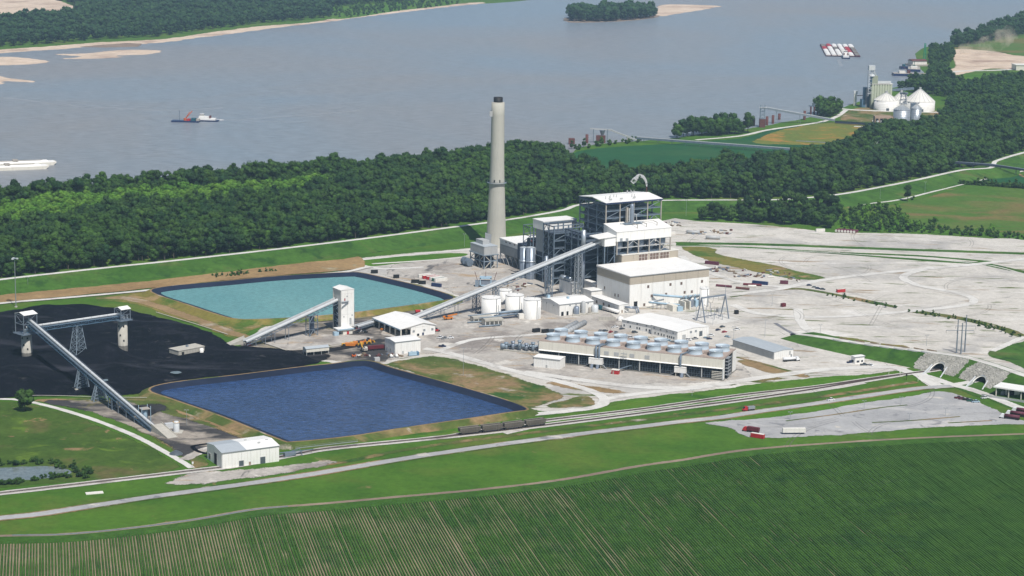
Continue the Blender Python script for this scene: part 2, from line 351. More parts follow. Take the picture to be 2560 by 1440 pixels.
def sheet(name, poly, z, mat, edge=5., jit=2.5, step=None, kind='structure', zf=None, grid=None):
    """flat ground surface bounded by a world polygon; 'edge' = distance from its border"""
    step = step or max(3., edge * .8); ZN[0] += 1; z += (ZN[0] % 20) * .0013
    pb = densify(poly, step, jit); n = len(pb); pts = list(pb); A = np.array(pb)
    lo = A.min(0); hi = A.max(0)
    if edge > 0:
        g = grid or max(edge * 1.3, max(hi - lo) / 60)
        xs = np.arange(lo[0], hi[0], g); ys = np.arange(lo[1], hi[1], g); q = np.array(np.meshgrid(xs, ys)).reshape(2, -1).T
        if len(q): q = q[inside_np(q, pb)]
        # ring just inside the border
        ring = []
        for i in range(n):
            t = A[(i + 1) % n] - A[i - 1]; l = np.hypot(*t) + 1e-9
            for sgn in (-1, 1):
                ring.append(A[i] + np.array([-t[1], t[0]]) / l * sgn * edge)
        ring = np.array(ring); ring = ring[inside_np(ring, pb)]
        q = np.vstack([q, ring]) if len(q) else ring
        if len(q):
            d = dist_np(q, pb); q = q[d > edge * .6]; pts += list(q)
    co, _, tri, *_r = geometry.delaunay_2d_cdt([Vector((float(p[0]), float(p[1]))) for p in pts], [(i, (i + 1) % n) for i in range(n)], [list(range(n))], 1, 1e-4)
    P2 = np.array([(c.x, c.y) for c in co])
    me = bpy.data.meshes.new(name)
    zz = [z if zf is None else zf(p) for p in P2]
    me.from_pydata([(p[0], p[1], float(h)) for p, h in zip(P2, zz)], [], [tuple(t) for t in tri])
    at = me.attributes.new('edge', 'FLOAT', 'POINT')
    at.data.foreach_set('value', np.clip(dist_np(P2, pb) / edge, 0, 1) if edge > 0 else np.ones(len(P2)))
    me.materials.append(M[mat])
    if me.polygons and me.polygons[0].normal.z < 0: me.flip_normals()
    o = bpy.data.objects.new(name, me); COL.objects.link(o); o['kind'] = kind
    return o
def offset_line(w, d):
    w = np.array(w); t = np.gradient(w, axis=0); l = np.hypot(*t.T) + 1e-9
    return w + np.stack([-t[:, 1] / l, t[:, 0] / l], 1) * d
def ribbon(name, w, width, z, mat, kind='structure', edge=1.2, wid=None, zl=None):
    """road or track of constant width along a world centre line"""
    ZN[0] += 1; z += (ZN[0] % 20) * .0013; w = np.array(w); me = bpy.data.meshes.new(name); offs = [-.5, -.5 + edge / width, 0, .5 - edge / width, .5]
    rows = []
    for o_ in offs:
        l = offset_line(w, width * o_)
        for i in range(len(l)):
            nv = mnoise.noise(Vector((l[i][0] * .08, l[i][1] * .08, o_ * 9)))
            if abs(o_) == .5: l[i] += (l[i] - w[i]) * nv * .12
        rows.append(l)
    n = len(w); zz = [z] * n if zl is None else zl
    vs = [(r[i][0], r[i][1], zz[i]) for r in rows for i in range(n)]
    fs = [(a * n + i, a * n + i + 1, (a + 1) * n + i + 1, (a + 1) * n + i) for a in range(4) for i in range(n - 1)]
    me.from_pydata(vs, [], fs); at = me.attributes.new('edge', 'FLOAT', 'POINT')
    at.data.foreach_set('value', [e for e in (0, 1, 1, 1, 0) for _ in range(n)])
    me.materials.append(M[mat])
    if me.polygons[0].normal.z < 0: me.flip_normals()
    o = bpy.data.objects.new(name, me); COL.objects.link(o)
    if kind: o['kind'] = kind
    return o
# ======================= GROUND, WATER, ROADS =======================
Z = lambda k: .03 * k
R30 = 30000
gm = MB(); gm.v = [(-R30, -3000, 0), (R30, -3000, 0), (R30, R30, 0), (-R30, R30, 0)]; gm.f = [(0, 1, 2, 3)]
g = part('ground', gm, 'm_grass', None); g['kind'] = 'structure'
# --- river ---
near = [(-900, 620), (-400, 560), (0, 515), (150, 500), (300, 483), (500, 470), (700, 452), (900, 436), (1050, 425), (1200, 405), (1300, 392), (1400, 392), (1440, 372), (1500, 360), (1600, 352),
        (1680, 346), (1780, 330), (1870, 322), (1960, 306), (2040, 290), (2110, 268), (2160, 250), (2230, 222), (2290, 205), (2305, 190), (2298, 160), (2290, 135), (2310, 118), (2380, 110), (2440, 92), (2500, 70), (2560, 45), (2700, 5), (2900, -40)]
far = [(2900, -95), (2400, -75), (1900, -50), (1500, -20), (1300, 3), (1130, 14), (1000, 29), (900, 42), (820, 50), (700, 66), (600, 80), (500, 90), (400, 103), (250, 112), (150, 121), (0, 132), (-300, 160), (-1200, 230)]
riv = W(near + far, 0, 3)[:-2]
riv = [(-6000, 1500), (-2600, 1900)] + riv[3:] + [(-2600, 3500), (-6000, 3300)]
sheet('river', riv, Z(1), 'm_river', edge=0, jit=6, step=40)
for nm, pts, mat in [
    ('sand_bank', [(-300, 165), (-300, 150), (0, 124), (150, 113), (250, 105), (400, 98), (500, 84), (640, 66), (760, 57), (830, 46), (900, 38), (1000, 25), (1130, 11), (1200, 5), (1210, 9), (1130, 17), (1010, 31), (900, 44), (830, 54), (700, 69), (600, 83), (500, 95), (410, 107), (250, 115), (150, 124), (0, 134)], 'm_sand'),
    ('sandbar', [(120, 135), (210, 133), (300, 125), (395, 125), (405, 131), (370, 137), (300, 139), (310, 143), (240, 147), (150, 147), (190, 141)], 'm_sand'),
    ('sandbar', [(-60, 145), (30, 142), (80, 146), (128, 153), (110, 158), (50, 163), (-60, 164)], 'm_sand'),
    ('sandbar', [(-60, 190), (0, 188), (20, 194), (88, 202), (80, 207), (20, 204), (12, 210), (-60, 212)], 'm_sand'),
    ('sandbar', [(200, 116), (330, 107), (362, 115), (330, 118), (230, 119)], 'm_mud'),
    ('sandbar', [(1636, 42), (1645, 14), (1700, 11), (1790, 14), (1798, 18), (1740, 28), (1690, 36), (1645, 44)], 'm_sand'),
    ('sandbar', [(1405, 50), (1420, 44), (1530, 46), (1640, 38), (1650, 43), (1600, 50), (1530, 55), (1430, 57)], 'm_mud')]:
    sheet(nm, W(pts, 0, 3), Z(2), mat, edge=14, jit=7, step=14)
sheet('field', W([(-200, -30), (60, -18), (150, 2), (195, 20), (190, 34), (150, 50), (-200, 60)]), Z(2), 'm_sand', edge=10, step=30)
sheet('far_meadow', W([(790, 22), (900, 10), (1040, 4), (1140, 5), (1130, 12), (1000, 27), (840, 48)]), Z(2), 'm_lawn', edge=10, step=20)
# --- right shore clearings beyond the forest ---
sheet('far_meadow', W([(2385, 118), (2450, 108), (2560, 88), (2750, 60), (2750, 150), (2560, 148), (2480, 135), (2400, 128)]), Z(2), 'm_meadow', edge=8, step=15)
sheet('quarry_ground', W([(2365, 125), (2420, 123), (2500, 130), (2560, 140), (2750, 140), (2750, 175), (2560, 176), (2480, 172), (2400, 188), (2368, 200), (2362, 180), (2385, 165), (2375, 140)]), Z(3), 'm_sand', edge=10, step=12)
sheet('far_meadow', W([(2372, 205), (2390, 190), (2470, 182), (2450, 195), (2410, 212), (2380, 214)]), Z(4), 'm_lawn', edge=6, step=10)
sheet('field', W([(1420, 386), (1500, 370), (1620, 362), (1700, 358), (1760, 352), (1850, 345), (1960, 318), (2100, 312), (2200, 316), (2220, 330), (2150, 365), (2060, 400), (1900, 425), (1720, 440), (1600, 465), (1500, 450), (1420, 425)]), Z(2), 'm_crop', edge=8, step=15)
sheet('meadow', W([(1880, 352), (1960, 322), (2080, 306), (2180, 312), (2200, 325), (2120, 350), (2060, 362), (1960, 362), (1900, 360)]), Z(3), 'm_flower', edge=9, step=12)
sheet('grain_yard', W([(2100, 300), (2130, 272), (2200, 270), (2345, 276), (2360, 262), (2380, 285), (2330, 322), (2200, 322), (2180, 308)]), Z(3), 'm_grass' if 0 else 'm_rough', edge=6, step=12)
ribbon('road', W([(1740, 350), (1850, 340), (1920, 325), (2010, 312), (2060, 303), (2095, 290), (2115, 275)], 0, 5, False), 8, Z(5), 'm_road')
ribbon('road', W([(2100, 272), (2140, 275), (2240, 279), (2345, 281)], 0, 4, False), 12, Z(5), 'm_road')
ribbon('road', W([(2135, 316), (2200, 319), (2270, 322), (2320, 300)], 0, 4, False), 9, Z(6), 'm_road')
sheet('loading_yard', W([(2180, 300), (2200, 297), (2290, 305), (2310, 318), (2240, 328), (2190, 320)]), Z(4), 'm_road', edge=5, step=8)
ribbon('road', W([(2362, 205), (2372, 185), (2400, 178), (2480, 176), (2600, 170)], 0, 4, False), 14, Z(5), 'm_road')
ribbon('ditch', W([(1990, 352), (2060, 356), (2100, 360)], 0, 3, False), 7, Z(5), 'm_wet')
# --- levee: crest road on an embankment, grass slope facing the plant ---
crest = [(-500, 765), (-200, 724), (0, 699), (240, 672), (450, 650), (700, 622), (900, 598), (1100, 572), (1265, 550), (1400, 527), (1440, 514), (1500, 506), (1660, 501), (1800, 500), (1950, 499), (2090, 487), (2200, 468), (2300, 448), (2400, 426), (2450, 422), (2478, 419), (2484, 410), (2500, 399), (2600, 372), (2850, 320)]
ZC = 7.
cw = np.array(W(crest, ZC, 5, False))
bk = offset_line(cw, 1); sg = 1 if bk[10][1] > cw[10][1] else -1
rows = [(offset_line(cw, -34 * sg), .0), (offset_line(cw, -30 * sg), .4), (offset_line(cw, -5.5 * sg), ZC - .5), (offset_line(cw, -4 * sg), ZC), (offset_line(cw, 4 * sg), ZC), (offset_line(cw, 26 * sg), 0.)]
n = len(cw); vs = []; fs = []
for l, z in rows:
    for i in range(n): vs.append((l[i][0], l[i][1], z + (.5 * mnoise.noise(Vector((l[i][0] * .03, l[i][1] * .03, 0))) if 0 < z < ZC - 1 else 0)))
for a in range(5): fs += [(a * n + i, a * n + i + 1, (a + 1) * n + i + 1, (a + 1) * n + i) for i in range(n - 1)]
lv = MB().add(vs, fs); o = part('levee', lv, 'm_levee', None); o['kind'] = 'structure'
at = o.data.attributes.new('edge', 'FLOAT', 'POINT'); at.data.foreach_set('value', [1.] * len(vs))
if o.data.polygons[0].normal.z < 0: o.data.flip_normals()
ribbon('levee_road', cw, 6.5, ZC + .12, 'm_road', edge=1.)
ribbon('gravel_path', W([(1960, 540), (2090, 518), (2183, 508), (2260, 497), (2405, 461), (2532, 433), (2700, 400)], 0, 5, False), 5, Z(5), 'm_road')
# pale dry strip, haul road beside levee
sheet('dry_verge', W([(-200, 768), (0, 739), (200, 720), (450, 694), (700, 664), (860, 648), (905, 643), (915, 665), (880, 676), (700, 690), (450, 714), (240, 736), (0, 759), (-200, 788)]), .52, 'm_tan', edge=3)
ribbon('haul_road', W([(-200, 785), (0, 760), (150, 747), (330, 731), (500, 714), (700, 695), (860, 681), (905, 672), (930, 668)], 0, 5, False), 6.5, .62, 'm_road')
sheet('meadow', W([(2180, 520), (2260, 506), (2400, 470), (2440, 458), (2560, 468), (2750, 480), (2750, 610), (2560, 585), (2400, 578), (2280, 560), (2230, 535)]), Z(2), 'm_meadow', edge=6)
sheet('field', W([(2420, 455), (2480, 445), (2560, 438), (2750, 425), (2750, 468), (2560, 470), (2480, 463)]), Z(3), 'm_crop', edge=4)
ribbon('path', W([(2500, 428), (2540, 433), (2560, 442), (2600, 455)], 0, 4, False), 5, Z(5), 'm_dry')
sheet('young_growth', W([(2090, 560), (2120, 535), (2230, 535), (2280, 560), (2400, 578), (2600, 590), (2600, 604), (2480, 592), (2330, 583), (2200, 580), (2100, 575)]), Z(4), 'm_lawn', edge=5)
sheet('dry_verge', W([(1660, 520), (1700, 508), (1850, 508), (1960, 508), (1960, 516), (1850, 520), (1760, 522), (1690, 530)]), Z(3), 'm_dry', edge=4)
# --- gravel of the power station ---
yard = [(860, 652), (905, 645), (1000, 634), (1170, 620), (1240, 606), (1400, 588), (1500, 570), (1650, 552), (1690, 545), (1740, 552), (1850, 558), (1990, 570), (2080, 581), (2200, 582), (2330, 586), (2480, 596), (2800, 622), (2800, 1010), (2560, 950), (2420, 900), (2330, 905), (2260, 925), (2100, 945),
        (1900, 965), (1700, 985), (1500, 1010), (1400, 1030), (1310, 1020), (1150, 975), (1000, 930), (930, 905), (830, 910), (770, 895), (640, 866), (610, 850), (700, 800), (900, 780), (1060, 762), (1130, 745), (1050, 715), (940, 692), (880, 680)]
sheet('gravel_yard', W(yard, 0, 2), Z(1), 'm_gravel', edge=6, grid=35)
sheet('plant_yard', W([(905, 770), (1060, 765), (1140, 742), (1060, 712), (960, 690), (1000, 650), (1170, 640), (1400, 640), (1500, 760), (1560, 800), (1640, 860), (1830, 905), (1880, 930), (1840, 955), (1500, 960), (1320, 935), (1200, 905), (1080, 885), (960, 905), (880, 870), (890, 830)]), Z(2), 'm_yard', edge=12)
sheet('fine_gravel', W([(1640, 800), (1800, 800), (1960, 830), (2000, 860), (1990, 890), (2160, 895), (2230, 920), (2120, 938), (1900, 920), (1830, 880), (1640, 850)]), Z(3), 'm_yard' if 0 else 'm_gravel', edge=10)
sheet('switchyard_pad', W([(1690, 795), (1745, 775), (1830, 790), (1858, 800), (1800, 812), (1762, 808)], 0, 0), Z(4), 'm_road', edge=3)
# coal-dusted ground around the handling plant
sheet('dusty_ground', W([(590, 862), (640, 845), (700, 812), (760, 800), (840, 790), (960, 770), (1100, 760), (1120, 770), (1040, 790), (960, 830), (1000, 850), (970, 905), (900, 905), (840, 905), (700, 890)]), Z(3), 'm_dusty', edge=9)
sheet('pad', W([(655, 858), (740, 835), (850, 835), (952, 842), (905, 852), (820, 866), (720, 878)], 0, 0), Z(4), 'm_yard', edge=6)
ribbon('kerb_wall', W([(655, 857), (716, 878), (800, 873), (868, 862)], 0, 0, False), 1.3, .9, 'concrete', edge=.2)
ribbon('coal_road', W([(600, 872), (700, 880), (800, 878), (880, 866), (960, 850)], 0, 4, False), 11, Z(6), 'm_coaldust')
# --- coal yard: the stockpile is a shaped terrain ---
coalpoly = W([(-300, 815), (-100, 795), (0, 780), (100, 771), (240, 768), (310, 772), (360, 783), (430, 800), (490, 818), (550, 842), (585, 864), (650, 868), (740, 880), (800, 905), (780, 913), (640, 936), (500, 948), (380, 972), (330, 988), (100, 993), (-100, 1003), (-300, 1010)])
T1 = G(68, 897, 2); T2 = G(308, 886, 2)
RB = G(467, 882)
def coalz(p):
    d = float(dist_np(np.array([p]), coalpoly)[0]); e = min(1, d / 22); x, y = p
    h = .3 + e * (1.6 + 3.2 * abs(mnoise.noise(Vector((x * .014, y * .014, 1)))) + 1.5 * mnoise.noise(Vector((x * .03, y * .03, 4))))
    for c, r, hh in ((T2, 26, 3), (T1, 30, 1.5), (G(-40, 840), 60, 12), (G(150, 800), 60, 10), (G(262, 896), 24, 10), (G(470, 835), 40, 5), (G(20, 960), 45, 8), (G(340, 920), 30, 5), (G(230, 950), 26, 5)):
        q = math.hypot(x - c[0], y - c[1]) / r
        if q < 1.6: h += e * hh * max(0, 1 - q) ** 1.1
    h += e * .7 * mnoise.noise(Vector((x * .06, y * .06, 7))) + e * .35 * mnoise.noise(Vector((x * .15, y * .15, 3)))
    fl = math.hypot(x - RB[0], (y - RB[1]) * .6) / 34
    if fl < 1.6: h = .45 + (h - .45) * max(0, min(1, (fl - .8) / .8))
    return max(.28, h)
cs = sheet('coal_stockpile', coalpoly, 0, 'm_coal', edge=5, zf=coalz, grid=5, kind='structure')
for pl in cs.data.polygons: pl.use_smooth = True
sheet('coal_ground', W([(560, 872), (650, 866), (740, 878), (830, 885), (800, 908), (700, 925), (640, 930), (560, 935)]), Z(4), 'm_coaldust', edge=8)
# near-side fringe of the coal yard and the lower left meadow
sheet('rough_ground', W([(-200, 1012), (0, 1000), (330, 990), (410, 985), (560, 1042), (690, 1095), (560, 1112), (500, 1130), (520, 1165), (380, 1185), (470, 1165), (400, 1110), (260, 1040), (100, 1005)]), Z(2), 'm_rough', edge=5)
sheet('conveyor_yard', W([(90, 1003), (230, 998), (330, 1005), (420, 1030), (520, 1060), (620, 1100), (540, 1115), (500, 1135), (520, 1170), (470, 1165), (400, 1108), (250, 1040)]), Z(3), 'm_dusty', edge=9)
sheet('dry_verge', W([(430, 1000), (560, 1040), (680, 1092), (600, 1095), (520, 1060), (440, 1030)]), Z(4), 'm_dry', edge=8)
sheet('coal_stain', W([(200, 1008), (260, 1002), (330, 1010), (400, 1005), (450, 1020), (400, 1035), (360, 1060), (320, 1050), (290, 1030)]), Z(5), 'm_coaldust', edge=14)
ribbon('gravel_road', W([(-150, 1005), (0, 998), (80, 1006), (200, 1038), (330, 1087), (430, 1140), (480, 1170)], 0, 5, False), 5, Z(6), 'm_road')
ribbon('kerb_wall', W([(-100, 996), (100, 991), (260, 995), (420, 997)], 0, 3, False), 1.0, .8, 'concrete', edge=.2)
# small pond bottom left
sheet('pond', W([(-100, 1180), (0, 1170), (60, 1168), (140, 1166), (185, 1180), (150, 1192), (60, 1200), (-100, 1215)]), Z(4), 'm_pond', edge=0, step=5)
sheet('lower_meadow', W([(-150, 1010), (0, 1004), (90, 1012), (220, 1050), (340, 1100), (430, 1150), (440, 1172), (300, 1195), (0, 1222), (-150, 1235)]), Z(1), 'm_pasture', edge=5)
# --- green slopes around the teal pond, dirt tracks ---
sheet('rough_ground', W([(300, 735), (420, 722), (560, 780), (600, 800), (760, 797), (900, 785), (1090, 755), (1130, 742), (1140, 750), (1060, 768), (900, 790), (780, 806), (640, 822), (600, 850), (540, 832), (420, 790), (330, 760), (240, 752)]), Z(2), 'm_ochre', edge=5)
ribbon('dirt_track', W([(240, 745), (330, 748), (450, 785), (560, 825), (620, 845)], 0, 4, False), 14, Z(3), 'm_dry', edge=5)
ribbon('road', W([(890, 788), (960, 777), (1060, 767), (1120, 773)], 0, 4, False), 6, Z(5), 'm_road')
ribbon('kerb_wall', W([(390, 782), (440, 797), (500, 815), (570, 838)], 0, 3, False), 1.0, .7, 'concrete', edge=.2)
# --- lined ponds with raised rims ---
def pond(rim_px, zr, zw, slope, mat, name):
    rim = np.array(densify(W(rim_px, zr, 4), 6)); n = len(rim)
    area = sum(rim[i][0] * rim[(i + 1) % n][1] - rim[(i + 1) % n][0] * rim[i][1] for i in range(n)); s = 1 if area > 0 else -1
    def off(d):
        t = np.roll(rim, -2, 0) - np.roll(rim, 2, 0); l = np.hypot(*t.T)[:, None]; return rim + np.stack([-t[:, 1], t[:, 0]], 1) / l * d * s
    rows = [(off(-9), 0.), (off(-2.2), zr), (off(-.6), zr), (off(0), zr - .05), (off(slope), zw - .5)]
    def strip(nm, a, b, mat):
        vs = []; fs = []
        for l, z in rows[a:b + 1]: vs += [(p[0], p[1], z) for p in l]
        for k in range(b - a): fs += [(k * n + i, k * n + (i + 1) % n, (k + 1) * n + (i + 1) % n, (k + 1) * n + i) for i in range(n)]
        o = part(nm, MB().add(vs, fs), mat, None); o['kind'] = 'structure'
        at = o.data.attributes.new('edge', 'FLOAT', 'POINT'); at.data.foreach_set('value', [1.] * len(vs))
        if sum(p.normal.z for p in o.data.polygons) < 0: o.data.flip_normals()
    strip('pond_bank', 0, 1, 'm_ochre' if name == 'teal' else 'm_rough'); strip('pond_rim', 1, 2, 'm_dry'); strip('pond_liner', 2, 4, 'm_liner')
    sheet('pond_water', [tuple(p) for p in off(slope * .9)], zw, mat, edge=0, jit=0, step=8)
pond([(382, 729), (420, 716), (560, 703), (700, 690), (870, 681), (905, 683), (940, 690), (1050, 716), (1131, 742), (1080, 754), (900, 778), (760, 791), (640, 797), (585, 795), (540, 783), (470, 760)], 3., .6, 8, 'm_teal', 'teal')
pond([(378, 974), (430, 957), (600, 937), (760, 917), (830, 910), (885, 903), (930, 904), (985, 922), (1150, 967), (1308, 1017), (1260, 1031), (1000, 1069), (880, 1088), (740, 1102), (700, 1096), (560, 1040), (430, 995)], 3., .6, 7, 'm_bluewater', 'blue')
# --- vegetation patches inside the site ---
def patch(nm, pts, mat, k=4, e=5, sm=4): return sheet(nm, W(pts, 0, sm), Z(k), mat, edge=e)
patch('rough_ground', [(960, 910), (1040, 893), (1100, 890), (1200, 912), (1300, 945), (1412, 985), (1395, 1003), (1310, 1020), (1150, 970), (1020, 930)], 'm_rough', 5, 9)
patch('rough_ground', [(1400, 1000), (1460, 990), (1492, 1000), (1480, 1016), (1400, 1022), (1370, 1018)], 'm_rough', 5, 6)
patch('rough_ground', [(1330, 945), (1450, 960), (1560, 975), (1640, 975), (1560, 985), (1480, 980), (1380, 965)], 'm_dry', 5, 7)
patch('lawn', [(1490, 1022), (1560, 1005), (1700, 990), (1900, 958), (2080, 940), (2210, 938), (2210, 945), (2100, 958), (1800, 1005), (1500, 1045), (1300, 1075), (1000, 1105), (840, 1118), (850, 1105), (1100, 1075), (1300, 1052), (1460, 1035)], 'm_lawn', 6, 5)
patch('dry_verge', [(1560, 995), (1700, 975), (1900, 945), (2080, 932), (2100, 938), (1900, 956), (1700, 985), (1560, 1003)], 'm_rough', 5, 7)
patch('lawn', [(890, 655), (930, 645), (1080, 635), (1160, 632), (1165, 640), (1080, 650), (960, 664), (905, 666)], 'm_lawn', 4, 4)
ribbon('road', W([(870, 650), (900, 656), (905, 664), (960, 672), (1060, 668)], 0, 4, False), 7, Z(6), 'm_road')
ribbon('road', W([(900, 650), (1000, 640), (1100, 630), (1180, 624)], 0, 4, False), 6, Z(6), 'm_road')
ribbon('road', W([(930, 660), (1060, 652), (1170, 643)], 0, 4, False), 5, Z(7), 'm_road')
patch('ochre_verge', [(1690, 612), (1720, 612), (1790, 622), (1800, 636), (1900, 655), (2010, 680), (2070, 697), (2000, 700), (1900, 683), (1780, 655), (1715, 630)], 'm_ochre', 4, 6)
for pts, w_ in (([(1690, 608), (1900, 611), (2200, 622), (2560, 634), (2750, 640)], 14), ([(1690, 612), (1900, 621), (2130, 636), (2300, 650), (2440, 658)], 12), ([(2440, 655), (2560, 680), (2700, 700)], 14), ([(2100, 632), (2300, 640), (2480, 655)], 10)):
    ribbon('grass_strip', W(pts, 0, 5, False), w_, Z(4), 'm_levee', edge=4)
ribbon('gravel_path', W([(1690, 616), (1900, 617), (2200, 629), (2560, 640)], 0, 5, False), 3, Z(7), 'm_road')
ribbon('gravel_path', W([(1800, 618), (2000, 628), (2200, 640), (2450, 660), (2560, 685)], 0, 5, False), 3, Z(7), 'm_road')
for pts, w_ in (([(1820, 742), (1900, 728), (1985, 722), (2040, 728), (2130, 745), (2240, 768)], 9), ([(2280, 778), (2400, 796), (2500, 820), (2560, 842), (2640, 860)], 13), ([(2130, 745), (2200, 760)], 12)):
    ribbon('grass_strip', W(pts, 0, 5, False), w_, Z(5), 'm_rough', edge=3.5)
patch('lawn', [(2460, 885), (2540, 855), (2600, 850), (2750, 870), (2750, 960), (2600, 935), (2520, 905)], 'm_levee', 5, 5)
patch('lawn', [(2380, 965), (2440, 950), (2500, 955), (2500, 970), (2600, 1005), (2700, 1040), (2600, 1045), (2470, 1000), (2420, 985)], 'm_levee', 5, 5)
patch('ochre_verge', [(2040, 845), (2100, 840), (2200, 856), (2300, 868), (2150, 868), (2070, 860)], 'm_ochre', 4, 6)
patch('rough_ground', [(1840, 905), (1880, 900), (1960, 925), (2020, 930), (2000, 940), (1900, 930)], 'm_dry', 5, 7)
ribbon('grass_strip', W([(1840, 893), (1900, 908), (1980, 930)], 0, 4, False), 5, Z(6), 'm_rough', edge=2.5)
for pts in ([(1990, 850), (2040, 880), (2120, 905)], ): ribbon('tyre_marks', W([(1938, 808), (1965, 825), (2000, 842), (2060, 865)], 0, 4, False), 4.5, Z(6), 'm_wet', edge=2)
# roads across the gravel
for w_, pts in ((8, [(1705, 640), (1740, 668), (1830, 700), (1930, 716), (2020, 712)]),
                (10, [(1770, 745), (1850, 735), (1950, 722), (2060, 700), (2200, 683), (2400, 665), (2560, 648), (2750, 630)]),
                (9, [(2330, 668), (2260, 690), (2290, 712), (2380, 730), (2430, 745), (2425, 760), (2360, 770), (2200, 785), (2050, 793), (1900, 785), (1830, 762)]),
                (9, [(1995, 772), (2000, 800), (2020, 825), (2060, 840), (2120, 853), (2200, 862)]),
                (9, [(1060, 872), (1110, 880), (1200, 905), (1300, 932), (1400, 955), (1470, 975), (1505, 992), (1510, 1005), (1490, 1018), (1400, 1030), (1200, 1050), (1000, 1076), (850, 1094), (760, 1102)]),
                (10, [(1310, 930), (1450, 950), (1600, 968), (1750, 968), (1900, 945), (2060, 925), (2220, 918), (2270, 930)]),
                (8, [(1505, 1000), (1600, 985), (1750, 970)]),
                (7, [(2560, 842), (2530, 856), (2480, 878)]),
                (9, [(2250, 925), (2330, 945), (2380, 962), (2440, 978), (2560, 1025), (2700, 1080)]),
                (12, [(2290, 930), (2320, 952), (2340, 965)]),
                (8, [(2330, 970), (2400, 960), (2450, 950), (2468, 944)]),
                (7, [(1090, 880), (1180, 850), (1300, 840), (1420, 830)])):
    ribbon('road', W(pts, 0, 5, False), w_, Z(8), 'm_road', edge=2)
# truck park beside the highway
patch('truck_park', [(1760, 1058), (1830, 1050), (1980, 1035), (2150, 1008), (2290, 985), (2360, 978), (2440, 1000), (2560, 1052), (2700, 1075), (2560, 1062), (2300, 1072), (2100, 1090), (1960, 1095), (1870, 1095), (1830, 1075)], 'm_asphalt', 5, 5)
patch('grass_strip', [(1822, 1048), (1850, 1040), (2000, 1020), (2150, 997), (2330, 975), (2290, 990), (2150, 1010), (2000, 1035), (1860, 1052)], 'm_lawn', 6, 3)
for pts in ([(1965, 1053), (2100, 1035), (2200, 1020), (2268, 1013)], [(2180, 1057), (2280, 1052), (2400, 1042)], [(2370, 1058), (2480, 1052)]):
    ribbon('grass_strip', W(pts, 0, 4, False), 2.6, Z(7), 'm_rough', edge=1.2)
# highway and railway
hw = W([(-400, 1340), (-100, 1307), (0, 1296), (100, 1286), (240, 1264), (400, 1240), (640, 1207), (800, 1183), (1000, 1149), (1200, 1119), (1400, 1092), (1560, 1072), (1700, 1055), (1800, 1044), (1900, 1029), (2000, 1015), (2100, 1000), (2200, 985), (2300, 971), (2380, 966)], 0, 5, False)
ribbon('dry_verge', hw, 11.5, Z(7), 'm_rough', edge=2); ribbon('highway', hw, 7.6, Z(9), 'm_asphalt', edge=.8)
ribbon('ditch_track', W([(700, 1172), (860, 1155), (1000, 1127), (1200, 1098), (1400, 1074), (1560, 1055), (1700, 1038), (1900, 1012), (2100, 985), (2290, 955)], 0, 5, False), 7, Z(5), 'm_rough', edge=3)
T1L = W([(1090, 1096), (1142, 1088), (1250, 1070), (1362, 1052), (1600, 1024), (1850, 989), (2036, 968), (2200, 944), (2331, 927), (2352, 920), (2390, 897)], 0, 6, False)
T2L = W([(-400, 1280), (-100, 1245), (0, 1234), (200, 1211), (480, 1178), (600, 1163), (760, 1132), (850, 1119), (1142, 1090), (1362, 1064), (1600, 1034), (1850, 1001), (2007, 978), (2170, 951), (2250, 938)], 0, 6, False)
ribbon('ballast', W([(1250, 1080), (1362, 1058), (1600, 1029), (1850, 995), (2036, 973), (2150, 954)], 0, 5, False), 15, Z(6), 'm_ballast', edge=1.5); ribbon('ballast', T2L, 9, Z(7), 'm_ballast', edge=1.5); ribbon('ballast', T1L, 8, Z(8), 'm_ballast', edge=1.5)
patch('rough_ground', [(470, 1182), (560, 1176), (700, 1162), (900, 1138), (840, 1160), (700, 1188), (560, 1205), (400, 1215)], 'm_yard', 6, 9)
for tl in (T1L, T2L):
    d = densify([tuple(p) for p in tl] + [tuple(tl[-1])], .62); d = [p for p in d][:-1]; sm = MB(); rl = [MB(), MB()]
    ln = np.array(tl)
    acc = 0; last = None
    for i in range(len(ln) - 1):
        a, b = ln[i], ln[i + 1]; L = np.hypot(*(b - a)); t = (b - a) / L; nn = np.array([-t[1], t[0]]); s = 0
        while s < L:
            p = a + t * s
            if -300 < p[0] < 470: sm.hexa([(*(p + nn * 1.3 - t * .12), Z(8) + .06), (*(p + nn * 1.3 + t * .12), Z(8) + .06), (*(p - nn * 1.3 + t * .12), Z(8) + .06), (*(p - nn * 1.3 - t * .12), Z(8) + .06)],
                    [(*(p + nn * 1.3 - t * .12), Z(8) + .26), (*(p + nn * 1.3 + t * .12), Z(8) + .26), (*(p - nn * 1.3 + t * .12), Z(8) + .26), (*(p - nn * 1.3 - t * .12), Z(8) + .26)])
            s += .75
        for q, r in zip((.72, -.72), rl): r.bar((*(a + nn * q), Z(8) + .34), (*(b + nn * q), Z(8) + .34), .14, .17)
    rt = thing('railway_track', 'rail track of the %s running along the ballast' % ('northern siding into the left culvert' if tl is T1L else 'line passing through the white dumper shed'), 'railway track', (0, 0, 0))
    part('sleepers', sm, 'sleeper', rt, kind='stuff')
    for r in rl: part('rail', r, 'rail_steel', rt)
